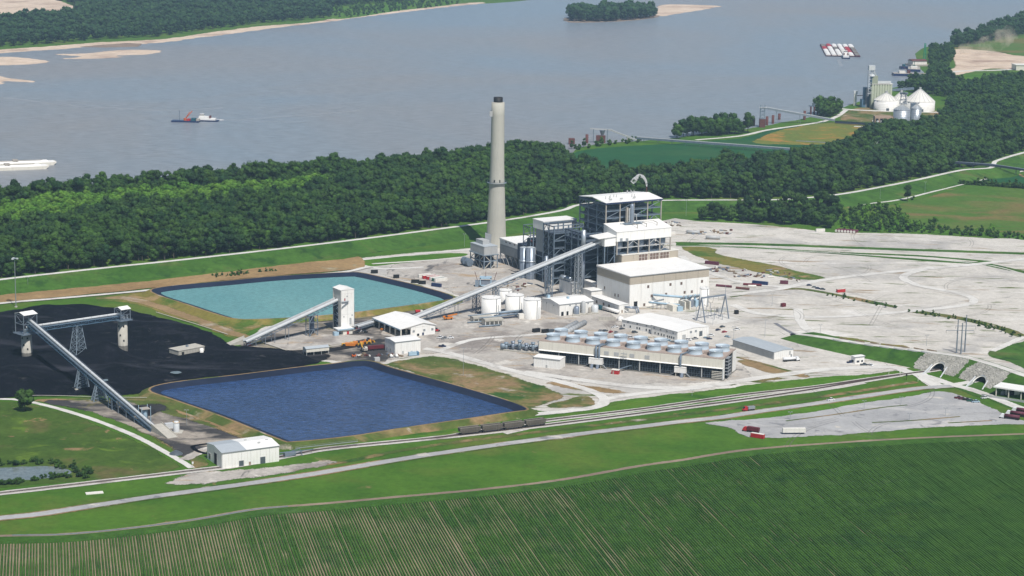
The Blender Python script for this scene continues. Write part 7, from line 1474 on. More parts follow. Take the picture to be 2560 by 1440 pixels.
clutter(1836, 1905, 684, 692, 30, 0, ' stored in the lay-down yard', 'stored material in the lay-down yard')
clutter(1850, 2000, 668, 690, 26, .1, ' set down along the ochre verge', 'drums along the ochre verge')
clutter(1720, 1830, 576, 586, 30, 0, ' on the far yard behind the boiler house', 'stored material behind the boiler house')
clutter(1660, 1700, 556, 566, 16, 0, ' dumped by the levee foot', 'rubble by the levee foot')
clutter(1290, 1385, 745, 765, 34, 0, ' between the white tanks and the boiler', 'material behind the white tanks')
clutter(880, 1010, 885, 893, 22, 0, ' left beside the box shed', 'stored material near the box shed')
clutter(1250, 1330, 700, 730, 20, 0, ' on the pale floor behind the conveyor', 'material behind the conveyor')
for px, py, r_, L, c, lab in ((1790, 716, -20, 14, 'maroon', 'long maroon pipe in the lay-down area'), (1858, 713, -12, 16, 'dark_red', 'dark red pipe beside the blue container'), (1840, 722, -25, 12, 'rust', 'rusty beam in front of the blue container'), (1870, 718, 0, 7, 'offwhite', 'cream crate pair in the lay-down area')):
    single('stored_pipe', MB().tube((0, 0, 1.1), (L, 0, 1.1), 1.0, 10), c, lab, 'pipe', G(px, py), math.radians(r_))
# earthmovers
def scraper(px, py, rot, lab):
    T = thing('scraper', lab, 'earthmover', G(px, py), math.radians(rot), 'yellow earthmovers'); part('bowl', MB().hexa([(-6, -1.6, .9), (1, -1.6, .6), (1, 1.6, .6), (-6, 1.6, .9)], [(-6.5, -1.7, 3.0), (1.5, -1.7, 2.6), (1.5, 1.7, 2.6), (-6.5, 1.7, 3.0)]), 'orange', T); part('tractor', MB().box(3, 7, -1.3, 1.3, 1, 2.8).box(-9, -6.5, -1.2, 1.2, 1, 2.6), 'yellow', T)
    part('cab', MB().box(3.2, 4.6, -.9, .9, 2.8, 4.2), 'window_glass', T); part('gooseneck', MB().bar((1, 0, 2.8), (4, 0, 2.6), .8), 'orange', T); wheels(T, (-7.5, 5.2), 1.5, 1.25, .8); return T
scraper(884, 866, 10, 'yellow scraper at the front of the machine line'); scraper(905, 862, 15, 'second yellow scraper behind the first')
T = thing('wheel_loader', 'yellow wheel loader behind the scrapers', 'earthmover', G(922, 857), .5, 'yellow earthmovers'); part('body', MB().box(-3.5, 1.5, -1.1, 1.1, 1, 2.6), 'orange', T); part('cab', MB().box(-1.4, .4, -.9, .9, 2.6, 4.1), 'window_glass', T); part('bucket', MB().hexa([(3.6, -1.5, .3), (4.8, -1.5, .3), (4.8, 1.5, .3), (3.6, 1.5, .3)], [(3.4, -1.5, 1.8), (4.2, -1.5, 1.6), (4.2, 1.5, 1.6), (3.4, 1.5, 1.8)]), 'yellow', T); part('arm', MB().bar((1, -.8, 1.6), (3.8, -.8, 1.2), .3).bar((1, .8, 1.6), (3.8, .8, 1.2), .3), 'orange', T); wheels(T, (-2.3, 1.9), 1.2, .95, .6)
T = thing('excavator', 'yellow excavator with raised boom beside the red trucks', 'excavator', G(909, 879), 2.2); part('track', MB().box(-2.4, 2.4, -1.6, -.9, 0, 1), 'black', T); part('track', MB().box(-2.4, 2.4, .9, 1.6, 0, 1), 'black', T); part('body', MB().box(-3, 1.4, -1.4, 1.4, 1.2, 2.8), 'tan_steel', T); part('cab', MB().box(0, 1.6, .3, 1.5, 1.3, 3.1), 'window_glass', T); part('boom', MB().bar((1.2, -.2, 2), (4.8, -.2, 6), .6).bar((4.8, -.2, 6), (7.4, -.2, 3.2), .45), 'yellow', T); part('bucket', MB().hexa([(6.8, -.8, 1.4), (8, -.8, 1.4), (8, .5, 1.4), (6.8, .5, 1.4)], [(7, -.8, 3.2), (7.8, -.8, 3), (7.8, .5, 3), (7, .5, 3.2)]), 'dark_steel', T)
for k, (px, py, r_, lab) in enumerate(((886, 893, .4, 'small orange dozer among the scrap near the blue pond'), (957, 826, 1., 'small orange loader inside the open side of the maintenance hall'), (1092, 829, .3, 'red and black forklift at the right wall of the maintenance hall'))):
    T = thing('small_loader', lab, 'loader', G(px, py), r_, 'small loaders'); part('body', MB().box(-2, 1.2, -.9, .9, .6, 1.9), ('skin_orange', 'orange', 'red')[k], T); part('cab', MB().box(-1, .4, -.7, .7, 1.9, 3.1), 'window_glass', T); part('blade', MB().box(2, 2.3, -1.3, 1.3, .2, 1.3), 'rust', T); wheels(T, (-1.2, 1), .9, .55, .4)
T = thing('mobile_crane', 'orange mobile crane with lowered boom by the main conveyor', 'crane', G(1122, 799), math.radians(20)); part('carrier', MB().box(-4, 3, -1.4, 1.4, .8, 2.2), 'orange', T); part('boom', MB().bar((-5, 0, 2.6), (7, 0, 4.2), .9, 1.0), 'orange', T); part('cab', MB().box(-3, -1.4, -1.3, -.2, 2.2, 3.6), 'window_glass', T); wheels(T, (-2.6, 1.8), 1.3, .75, .5)
T = thing('mixer_truck', 'small red-orange truck on the haul road beyond the maintenance hall', 'truck', G(1046, 784), .3); part('body', MB().tube((-2.5, 0, 2), (1.2, 0, 2.2), 1.4, 10, r2=1.0), 'red', T); part('cab', MB().box(1.6, 3.4, -1.1, 1.1, .8, 2.8), 'offwhite', T); wheels(T, (-1.6, 2.4), 1, .5, .4)
single('red_skip', MB().hexa([(-2.6, -1.2, .2), (2.6, -1.2, .2), (2.6, 1.2, .2), (-2.6, 1.2, .2)], [(-3, -1.4, 2.8), (3, -1.4, 2.8), (3, 1.4, 2.8), (-3, 1.4, 2.8)]), 'red', 'bright red skip right of the transfer tower', 'skip', G(897, 822), .5)
def lorry(px, py, rot, cabc, boxc, L, lab, tank=False, grp=None, box_h=3.6, dump=False):
    T = thing('truck', lab, 'truck', G(px, py, .15), math.radians(rot), grp); part('cab', MB().hexa([(L / 2 + .4, -1.2, .7), (L / 2 + 3.6, -1.2, .7), (L / 2 + 3.6, 1.2, .7), (L / 2 + .4, 1.2, .7)], [(L / 2 + .4, -1.15, 3.1), (L / 2 + 2.2, -1.15, 3.1), (L / 2 + 2.2, 1.15, 3.1), (L / 2 + .4, 1.15, 3.1)]), cabc, T); part('windscreen', MB().hexa([(L / 2 + 2.6, -1, 1.9), (L / 2 + 3.05, -1, 1.9), (L / 2 + 3.05, 1, 1.9), (L / 2 + 2.6, 1, 1.9)], [(L / 2 + 2.2, -1, 3.0), (L / 2 + 2.35, -1, 3.0), (L / 2 + 2.35, 1, 3.0), (L / 2 + 2.2, 1, 3.0)]), 'window_glass', T)
    part('chassis', MB().box(-L / 2, L / 2 + 3, -.9, .9, .7, 1.1), 'black', T)
    if tank: part('tank', MB().tube((-L / 2, 0, 2.1), (L / 2, 0, 2.1), 1.15, 14), boxc, T, True)
    else: part('body', MB().hexa([(-L / 2, -1.2, 1.2), (L / 2, -1.2, 1.2), (L / 2, 1.2, 1.2), (-L / 2, 1.2, 1.2)], [(-L / 2 - .2, -1.25, box_h), (L / 2, -1.25, box_h), (L / 2, 1.25, box_h), (-L / 2 - .2, 1.25, box_h)]), boxc, T)
    wheels(T, (-L / 2 + .8, -L / 2 + 2.1, L / 2 - .4, L / 2 + 2.8), 1.05, .52, .4); return T
lorry(1877, 1026, 202, 'red', 'car_silver', 5, 'red-cabbed dump truck with grey body on the highway', box_h=2.9); lorry(1973, 903, 20, 'car_white', 'car_white', 10, 'white tanker truck beside the warehouse', True)
lorry(930, 876, 205, 'offwhite', 'dark_red', 7, 'left dark red dump truck beside the box shed', grp='dark red dump trucks'); lorry(953, 874, 200, 'offwhite', 'dark_red', 7, 'right dark red dump truck half behind the box shed', grp='dark red dump trucks')
for px, py, lab in ((2530, 1048, 'front tanker truck in the row at the right edge'), (2545, 1040, 'second tanker truck at the right edge'), (2560, 1032, 'third tanker truck cut by the right edge')): lorry(px, py, 155, 'car_white', 'maroon', 10, lab, True, 'tanker trucks at the right edge')
T = lorry(1883, 1081, 150, 'red', 'dark_red', 8, 'red truck with dark red open body in the truck park'); container(1876, 1093, -30, 'red', 'bright red open trailer beside the red truck', 9)
container(1957, 1087, 5, 'offwhite', 'long white box trailer alone in the truck park', 15, 2.6, 4.1, z=1.2, name='box_trailer', cat='trailer')
T = thing('tank_pair', 'two small white propane tanks near the box shed', 'tanks', G(978, 893), .2)
for x in (0, 4): part('tank', MB().tube((x, -1.8, 1.2), (x, 1.8, 1.2), 1.1, 12), 'white_paint', T, True); part('skid', MB().box(x - 1.3, x + 1.3, -2, 2, 0, .4), 'car_grey', T)
single('service_trailer', MB().box(-3, 3, -1.2, 1.2, .6, 3.2), 'light_blue', 'pale blue service trailer in front of the box shed', 'trailer', G(1031, 890), .4); single('blue_tank', MB().lathe([(1.5, 0), (1.5, 2.4), (.5, 3.2)], 12), 'steel_blue', 'dark blue tank at the right corner of the box shed', 'tank', G(1043, 888))
single('cabin', MB().box(-2, 2, -1.5, 1.5, 0, 2.6), 'grey_light', 'small grey cabin on the blue pond rim', 'cabin', G(942, 902), .4)
# coal hopper wagons on the near track
tl = np.array(T2L); seg = np.hypot(*np.diff(tl, axis=0).T); cum = np.concatenate([[0], np.cumsum(seg)])
def on_track(s):
    i = min(len(seg) - 1, int(np.searchsorted(cum, s) - 1)); t = (s - cum[i]) / seg[i]; p = tl[i] * (1 - t) + tl[i + 1] * t; d = tl[i + 1] - tl[i]; return p, math.atan2(d[1], d[0])
s0 = [s for s in np.arange(5, cum[-1], 1.) if P((*on_track(s)[0], 0))[0] > 1145][0]; s1 = [s for s in np.arange(5, cum[-1], 1.) if P((*on_track(s)[0], 0))[0] > 1362][0]; Lw = (s1 - s0) / 4; H0 = None
for k in range(4):
    p, a = on_track(s0 + Lw * (k + .5)); lab = 'brown open coal wagon, ' + ('leftmost of the four', 'second from the left', 'third from the left', 'rightmost of the four')[k] + ' on the track'; hl_ = Lw / 2 - .6; z0 = .42
    if H0 is None:
        T = H0 = thing('coal_wagon', lab, 'wagon', (p[0], p[1], z0), a, 'coal wagons on the track'); T.scale = (1, 1.1, 1.2); b = MB(); b.hexa([(-hl_ + 1.8, -1.3, 1.0), (hl_ - 1.8, -1.3, 1.0), (hl_ - 1.8, 1.3, 1.0), (-hl_ + 1.8, 1.3, 1.0)], [(-hl_, -1.55, 2.2), (hl_, -1.55, 2.2), (hl_, 1.55, 2.2), (-hl_, 1.55, 2.2)])
        for y in (-1.6, 1.5): b.box(-hl_, hl_, y, y + .12, 2.2, 4.0)
        for x in (-hl_, hl_ - .12): b.box(x, x + .12, -1.5, 1.5, 2.2, 3.9)
        part('body', b, 'hopper_brown', T); r = MB()
        for i in range(13): x = -hl_ + .3 + i * (2 * hl_ - .8) / 12; r.box(x, x + .22, -1.78, -1.6, 1.6, 3.95).box(x, x + .22, 1.62, 1.8, 1.6, 3.95)
        part('rib', r, 'hopper_brown', T); part('top_rail', MB().box(-hl_, hl_, -1.7, -1.5, 3.95, 4.1).box(-hl_, hl_, 1.5, 1.7, 3.95, 4.1), 'tan_steel', T); part('load', MB().box(-hl_ + .2, hl_ - .2, -1.48, 1.48, 3.0, 3.2), 'coal', T)
        bg_ = MB().box(-1.5, 1.5, -1.2, 1.2, .5, 1.0).mesh('bogie', 'black'); wm = MB().tube((0, -1, 0), (0, 1, 0), .45, 12).mesh('wheelset', 'rail_steel')
        for x in (-hl_ + 1.9, hl_ - 1.9):
            q = part('bogie', bg_, None, T, loc=(x, 0, 0))
            for dx in (-.9, .9): part('wheelset', wm, None, q, loc=(dx, 0, .45))
        part('coupler', MB().box(-hl_ - .55, -hl_, -.15, .15, .8, 1.1).box(hl_, hl_ + .55, -.15, .15, .8, 1.1), 'black', T)
    else: copytree(H0, (p[0], p[1], z0), a, lab)
T = thing('positioner', 'grey rail positioner frame at the right end of the dumper shed', 'machine', G(722, 1140), math.radians(25)); part('frame', MB().bar((-6, -3, 0), (8, -3, 3.2), .35).bar((-6, 3, 0), (8, 3, 3.2), .35).bar((-6, 0, 2.6), (16, 0, 2.6), .5).bar((8, -3, 0), (8, 3, 3.2), .3), 'mid_steel', T); part('arm', MB().box(-3, 4, -2, 2, .4, 2.4), 'silo_grey', T); part('walkway', MB().bar((6, 5, 3), (48, 7, 2.6), .8, .2).bar((6, 5, 4), (48, 7, 3.6), .1), 'galvanised', T)
T = thing('signal_post', 'short white rail signal left of the dumper shed', 'signal', G(482, 1168)); part('post', MB().box(-.1, .1, -.1, .1, 0, 3), 'offwhite', T); part('head', MB().box(-.5, .5, -.2, .2, 2.2, 3.4), 'car_white', T)
single('culvert_slab', MB().box(-5, 5, -2, 2, 0, .4), 'offwhite', 'flat white concrete slab by the track at lower left', 'slab', G(236, 1233), .35)
single('gravel_pile', MB().lathe([(4.5, 0), (3, 1.2), (1, 2.2)], 12), 'car_grey', 'small dark gravel heap beside the road left of the dumper shed', 'heap', G(440, 1135))
# jersey barriers along the embankment road
b0 = MB().extr([(-.4, 0), (-.15, .8), (.15, .8), (.4, 0)], -4.2, 4.2).mesh('barrier', 'grey_light'); b1 = b0.copy(); b1.materials[0] = M['timber']
ecs = [i for i in range(len(ec)) if 2100 < P((*ec[i], ez[i]))[0] < 2330][::9]
for k, i in enumerate(ecs):
    d = ec[i + 1] - ec[i]; a = math.atan2(d[1], d[0]); nn = np.array([-d[1], d[0]]) / np.hypot(*d)
    for s_ in (-4.3, 4.3):
        q = ec[i] + nn * s_; o = part('road_barrier', b0 if s_ * s_ and (s_ < 0) else b1, None, None); o.location = (q[0], q[1], ez[i] + .05); o.rotation_euler = (0, 0, a); o['label'] = 'low road barrier on the edge of the embankment road'; o['category'] = 'barrier'; o['group'] = 'barriers along the embankment road'
for px, py, c in ((2222, 938, 'offwhite'), (2250, 941, 'offwhite'), (2266, 950, 'black'), (2295, 953, 'offwhite')): single('crossing_sign', MB().box(-.1, .1, -.1, .1, 0, 4).box(-.6, .6, -.15, .15, 3, 4.2), c, {2222: 'crossing signal left of the rail crossing', 2250: 'white sign at the rail crossing', 2266: 'black signal nearest the junction', 2295: 'white sign at the culvert road junction'}[px], 'sign', G(px, py))
# ======================= RIVER TRAFFIC AND GRAIN TERMINAL =======================
def barge(loc, rot, lab, grp, cover, L=59, w=10.3, hgt=1.6, key=None):
    key = ('barge', cover, L)
    if key in HID: return copytree(HID[key], loc, rot, lab, grp)
    T = HID[key] = thing('barge', lab, 'barge', loc, rot, grp); part('hull', MB().hexa([(-L / 2 + 2, -w / 2, -.2), (L / 2 - 2, -w / 2, -.2), (L / 2 - 2, w / 2, -.2), (-L / 2 + 2, w / 2, -.2)], [(-L / 2, -w / 2, hgt), (L / 2, -w / 2, hgt), (L / 2, w / 2, hgt), (-L / 2, w / 2, hgt)]), 'maroon', T)
    if cover == 'open': part('coaming', MB().box(-L / 2 + 3, L / 2 - 3, -w / 2 + .8, w / 2 - .8, hgt, hgt + 1.2), 'maroon', T); part('cargo', MB().box(-L / 2 + 3.5, L / 2 - 3.5, -w / 2 + 1.3, w / 2 - 1.3, hgt + 1.2, hgt + 1.5), 'dark_concrete', T)
    else: part('coaming', MB().box(-L / 2 + 3, L / 2 - 3, -w / 2 + .8, w / 2 - .8, hgt, hgt + 1.2), 'offwhite', T); part('cover', MB().extr([(-w / 2 + .7, hgt + 1.2), (-w / 4, hgt + 2.4), (0, hgt + 2.7), (w / 4, hgt + 2.4), (w / 2 - .7, hgt + 1.2)], -L / 2 + 3, L / 2 - 3), cover, T)
    return T
bl_ = G(2064, 141); tl_ = G(2049, 113); br_ = G(2134, 143); dv = (tl_ - bl_); Lt = np.hypot(*dv[:2]); dv /= Lt; av = math.atan2(dv[1], dv[0]); sv = np.array([dv[1], -dv[0], 0]); cols = ['white_paint', 'white_paint', 'white_paint', 'white_paint', 'red', 'open']
grid = [['white_paint', 'white_paint', 'white_paint', 'white_paint', 'white_paint', 'open'], ['white_paint', 'white_paint', 'white_paint', 'offwhite', 'red', 'open'], ['red', 'white_paint', 'open', 'white_paint', 'red', 'open'], ['open', 'red', 'white_paint', 'white_paint', 'white_paint', 'white_paint']]
nm = {'white_paint': 'white-covered', 'offwhite': 'cream-covered', 'red': 'red-covered', 'open': 'dark open'}
for r in range(4):
    for c in range(6): p = bl_ + dv * (r + .5) * 60 + sv * (c + .5) * 10.9; barge((p[0], p[1], .15), av, '%s barge, column %s from the left, %s row of the tow' % (nm[grid[r][c]], ('one', 'two', 'three', 'four', 'five', 'six')[c], ('nearest', 'second', 'third', 'farthest')[r]), 'barges pushed together in the tow', grid[r][c])
def towboat(loc, rot, lab, s=1.):
    T = thing('towboat', lab, 'boat', loc, rot); T.scale = (s,) * 3; part('hull', MB().hexa([(-20, -6, -.3), (18, -6, -.3), (18, 6, -.3), (-20, 6, -.3)], [(-21, -6.5, 2), (21, -6.5, 2.2), (21, 6.5, 2.2), (-21, 6.5, 2)]), 'navy', T)
    part('deckhouse', MB().box(-16, 12, -4.8, 4.8, 2, 5), 'white_paint', T); part('deckhouse', MB().box(-4, 11, -4, 4, 5, 8), 'white_paint', T); w = part('wheelhouse', MB().box(3, 9.5, -3.2, 3.2, 8, 11.5), 'white_paint', T); part('window', MB().box(2.9, 9.6, -3.3, 3.3, 9.6, 10.9), 'window_glass', w)
    for y in (-3, 3): part('funnel', MB().box(-8, -6, y - .8, y + .8, 5, 9), 'rust', T)
    for x in (-14, -9, -4, 1, 6): part('window', MB().box(x, x + 1.6, -4.9, -4.8, 3, 4.2), 'window_glass', T)
    part('mast', MB().box(5.8, 6.1, -.15, .15, 11.5, 16), 'grey_light', T); return T
p = bl_ - dv * 20 + sv * 36; towboat((p[0], p[1], .1), av, 'white towboat pushing the big barge tow', 1.1)
c = G(515, 303); towboat((c[0], c[1], .1), math.radians(176), 'white towboat with tall wheelhouse pushing the crane barge', .85)
c = G(470, 305); T = thing('crane_barge', 'work barge with orange crane in front of the towboat', 'barge', (c[0], c[1], .1), math.radians(176)); part('hull', MB().box(-16, 22, -6, 6, 0, 2), 'navy', T); part('crane_arm', MB().bar((4, 0, 4), (-6, 0, 15), 1.0).bar((4, 1, 4), (-3, 1, 14), .6), 'skin_orange', T); part('cargo', MB().box(-3, 1, -4, 4, 2, 4.5), 'red', T); part('cargo', MB().box(-11, -5, -4, 4, 2, 5.4), 'teal', T); part('cargo', MB().box(-16, -12, -4, 4, 2, 4.6), 'tan_steel', T); part('spud', MB().box(12, 12.6, -3, -2.4, 2, 15), 'mid_steel', T); part('turntable', MB().lathe([(2, 2), (2, 5)], 10, (4, 0)), 'skin_orange', T)
for k, (px, py, lab) in enumerate(((20, 424, 'nearer white tank barge at the left edge'), (40, 414, 'farther white tank barge at the left edge'))):
    c = G(px, py); T = thing('tank_barge', lab, 'barge', (c[0], c[1], .1), math.radians(22), 'white tank barges at the left edge'); part('hull', MB().hexa([(-50, -8, -.2), (42, -8, -.2), (42, 8, -.2), (-50, 8, -.2)], [(-50, -8, 3.2), (46, -8, 3.4), (46, 8, 3.4), (-50, 8, 3.2)]), 'cream', T); part('deck', MB().box(-49, 44, -7.4, 7.4, 3.4, 3.8), 'white_paint', T)
    part('trunk_cover', MB().extr([(-5.5, 3.8), (-4.5, 5.2), (4.5, 5.2), (5.5, 3.8)], -46, 36), 'white_paint', T)
    part('pipework', MB().tube((-40, -2, 5.8), (30, -2, 5.8), .4, 6).box(-4, 2, -5, 5, 5.2, 7).tube((0, -6, 6), (0, 6, 6), .4, 6).box(-26, -24, -4, 4, 5.2, 6.6), 'tan_steel', T)
for px, py, w_, L_, r_, c_, lab in ((2262, 189, 20, 42, 0, 'tan_steel', 'tan deck barge moored nearest the grain elevator'), (2285, 176, 22, 50, 80, 'tan_steel', 'work barge with small crane moored under the trees'), (2262, 172, 10, 18, 10, 'navy', 'small dark boat moored left of the work barge')):
    c = G(px, py); T = thing('moored_barge', lab, 'barge', (c[0], c[1], .1), math.radians(r_), 'vessels moored on the right bank'); part('hull', MB().box(-L_ / 2, L_ / 2, -w_ / 2, w_ / 2, 0, 4), 'navy', T); part('deck', MB().box(-L_ / 2 + .5, L_ / 2 - .5, -w_ / 2 + .5, w_ / 2 - .5, 4, 4.4), c_, T); part('deckhouse', MB().box(-L_ / 4, 0, -w_ / 4, w_ / 4, 4.4, 8), 'teal' if c_ == 'navy' else 'offwhite', T)
    if L_ > 30: part('winch', MB().box(4, 9, -2, 3, 4.4, 9).bar((6, 0, 8), (-4, 0, 16), .8), 'green' if r_ else 'rust', T)
c = G(2293, 164); T = thing('floating_dock', 'red-roofed floating building behind the work barge', 'dock', (c[0], c[1], .1), .3); part('hull', MB().box(-18, 18, -14, 14, 0, 3), 'tan_steel', T); part('wall', MB().box(-14, 14, -10, 10, 3, 9), 'offwhite', T); part('roof', MB().extr([(-11, 9), (0, 12), (11, 9)], -15, 15), 'rust', T)
c = G(2311, 152); T = thing('shore_crane', 'tall green lattice crane mast among the bank trees', 'crane', c, 0); trees_z = height(c, 108)
for x, y in ((-2, -2), (2, -2), (2, 2), (-2, 2)): part('leg', MB().bar((x, y, 0), (x * .5, y * .5, trees_z), .7), 'crane_green', T)
part('bracing', MB().bar((-2, -2, 0), (2, -2, 12), .5).bar((2, -2, 12), (-2, -2, 24), .5).bar((-1, -2, 24), (1, -1, trees_z), .5), 'crane_green', T)
single('jetty', MB().box(-30, 30, -3, 3, 2, 3).box(-28, -26, -2, 2, -1, 2).box(-2, 2, -2, 2, -1, 2).box(26, 28, -2, 2, -1, 2), 'tan_steel', 'low tan jetty between the deck barge and the bank', 'jetty', G(2290, 187), 0)
# wakes
sheet('wake', W([(530, 298), (548, 298), (570, 300), (548, 302), (530, 302)], 0, 0), Z(3) + .05, 'm_foam', edge=5, step=4)
# grain terminal
def cyl_bin(px, py, rim, apex, rpx, lab, mat, roof, grp):
    c = G(px, py); r = rpx * np.linalg.norm(c - CC) / CF; c = c + np.array([0, r * .6, 0]); h = height(c, rim); ha = height(c, apex); T = thing('grain_bin', lab, 'grain bin', c, 0, grp); part('shell', MB().lathe([(r, 0), (r, h)], 36), mat, T, True); part('cone_roof', MB().lathe([(r + .3, h), (2, ha), (.8, ha + 1.5)], 36), roof, T)
    rb = MB()
    for k in range(18): a = k * math.pi / 9; rb.bar((r * math.cos(a), r * math.sin(a), h + .3), (2 * math.cos(a), 2 * math.sin(a), ha + .2), .5)
    part('roof_rib', rb, 'grey_light', T); part('top_vent', MB().lathe([(1.8, ha), (1.8, ha + 3)], 10), 'grey_light', T); rg = MB()
    for k in range(1, 6): rg.lathe([(r + .12, h * k / 6), (r + .12, h * k / 6 + .25)], 36, close=False)
    part('hoop', rg, mat, T); part('door', MB().box(-2, 2, -r - .4, -r + .3, 0, 4), 'car_grey', T)
cyl_bin(2254, 272, 248, 230, 22, 'white cone-roofed bin half hidden between the two larger ones', 'white_paint', 'offwhite', 'white cone-roofed grain bins')
cyl_bin(2217, 276, 249.5, 232, 29.5, 'left white cone-roofed grain bin', 'white_paint', 'offwhite', 'white cone-roofed grain bins'); cyl_bin(2302, 278, 252, 223, 37.6, 'biggest white cone-roofed grain bin at the right', 'white_paint', 'offwhite', 'white cone-roofed grain bins')
cyl_bin(2255.5, 310, 274, 262.5, 20.5, 'nearer shiny galvanised grain bin', 'galvanised', 'galvanised', 'galvanised grain bins'); cyl_bin(2291, 306, 271, 262, 12.5, 'narrower galvanised grain bin at the right', 'galvanised', 'galvanised', 'galvanised grain bins')
c = G(2177, 271); T = thing('grain_elevator', 'concrete grain elevator with ribbed silo block and tall head tower', 'grain elevator', c, math.radians(10)); hs = height(c, 211); Ls = along(c, math.radians(10), 2229)
for j in range(2):
    for k in range(8): part('silo', MB().lathe([(Ls / 16 + .05, 0), (Ls / 16 + .05, hs)], 14, (Ls * (k + .5) / 8, Ls / 16 + j * Ls / 8)), 'grain_concrete', T, True)
part('roof_slab', MB().box(-.3, Ls + .3, -.3, Ls / 4 + .3, hs, hs + .8), 'offwhite', T); part('conveyor_gallery', MB().box(9, Ls - 2, 2, 5, hs + 1.5, hs + 4.5), 'white_metal', T)
part('head_tower', MB().box(0, 9, 0, Ls / 4, hs, height(c, 190)), 'grain_concrete', T); part('tower_side', MB().box(-.4, 0, 0, Ls / 4, hs, height(c, 191)), 'steel_blue', T); zt_ = height(c, 164)
lg = MB()
for x, y in ((-5, 1), (3, 1), (-5, 6), (3, 6)): lg.bar((x, y, hs * .5), (x, y, zt_), .5)
for k in range(6): z = hs * .6 + k * (zt_ - hs * .6) / 6; lg.bar((-5, 1, z), (3, 1, z + 5), .35).bar((3, 1, z), (-5, 1, z + 5), .35).box(-5, 3, .8, 6, z, z + .4)
part('leg_tower', lg, 'white_metal', T); part('distributor', MB().box(-5.5, 4, .5, 6.5, zt_ - 7, zt_).lathe([(5, zt_ - 16), (4, zt_ - 13)], 10, (0, 3)), 'white_metal', T)
for x in (2, 6): part('spout', MB().tube((x - 4, 3, zt_ - 6), (x + 4, 5, hs + 8), .6, 8), 'white_metal', T)
c = G(2159, 268); T = thing('dryer_tower', 'blue grain dryer block beside the concrete silos', 'tower', c, math.radians(10)); part('tall_block', MB().lathe([(4.6, 0), (4.6, height(c, 220))], 16, (7, 4)), 'steel_blue', T, True); part('low_block', MB().box(-4, 6, -3, 6, 0, height(c, 248)), 'steel_blue', T); part('stair', MB().box(1, 4, -3.6, -3, 0, height(c, 222)), 'silo_grey', T); part('mid_block', MB().box(0, 6, 0, 7, 0, height(c, 219)), 'steel_blue', T)
c = G(2137, 264); T = thing('scale_tower', 'slim pale tower left of the grain dryer', 'tower', c); part('shaft', MB().box(-2, 2, -2, 2, 0, height(c, 232)), 'offwhite', T); part('head', MB().box(-3, 3, -2.5, 2.5, height(c, 234), height(c, 227)), 'white_metal', T); part('bridge', MB().bar((2, 0, height(c, 239)), (14, 0, height(c, 238)), 1), 'rust', T)
def truss_line(lab, a, b, w, mat, posts=0, name='belt_conveyor', cat='conveyor', zg=0, cov=None):
    a, b = np.array(a, float), np.array(b, float); T = thing(name, lab, cat, (a[0], a[1], 0)); o = np.array([a[0], a[1], 0]); part('gallery', MB().bar(a - o, b - o, w, w * .8), mat, T)
    if cov: part('cover', MB().bar(a - o + (0, 0, w * .42), b - o + (0, 0, w * .42), w * .8, w * .25), cov, T)
    for k in range(posts): p = a + (b - a) * (k + .5) / posts - o; part('post', MB().bar((p[0] - 1.2, p[1], 0), (p[0], p[1], p[2]), .35).bar((p[0] + 1.2, p[1], 0), (p[0], p[1], p[2]), .35), mat, T)
    return T
truss_line('dark truss bridge running over the white grain bins', G(2193, 228, 24), G(2284, 221, 28), 4, 'mid_steel', 0)
c = G(2255.5, 300); T = thing('bin_leg', 'blue-grey lattice leg tower over the galvanised bin', 'tower', c); 
for x, y in ((-4, -3), (4, -3), (4, 3), (-4, 3)): part('leg', MB().bar((x * 1.2, y * 1.2, 22), (x * .7, y, height(c, 233)), .6), 'silo_grey', T)
m = MB(); 
for k in range(5): z = 24 + k * 5; m.bar((-4, -3, z), (4, -3, z + 5), .4).bar((4, -3, z), (-4, -3, z + 5), .4).box(-4.5, 4.5, -3.3, 3.3, z, z + .4)
part('bracing', m, 'silo_grey', T); part('head', MB().box(-5, 6, -2, 2, height(c, 236), height(c, 231)), 'silo_grey', T)
c = G(2280, 303); T = thing('bin_leg', 'smaller dark leg tower between the galvanised bins', 'tower', c); part('shaft', MB().box(-3, 3, -3, 3, 0, height(c, 258)), 'mid_steel', T); part('spout', MB().bar((0, 0, height(c, 258)), (9, 0, height(c, 258)), 1.2), 'silo_grey', T)
c = G(2187, 308); T = thing('loading_shed', 'brown flat building with four open bays at the grain terminal', 'building', c, math.radians(3)); Lb = along(c, math.radians(3), 2233); hb = height(c, 291); part('wall', MB().box(0, Lb, 0, 12, 0, hb), 'brown_brick', T)
for k in range(4): x = Lb * (k + .5) / 4.3; part('bay_opening', MB().box(x - 1.9, x + 1.9, -.3, -.05, 1, hb - 3), 'dark_hole', T); part('parked_trailer', MB().box(x - 1.5, x + 1.5, -4, -.4, .8, 3.8), 'white_metal', T)
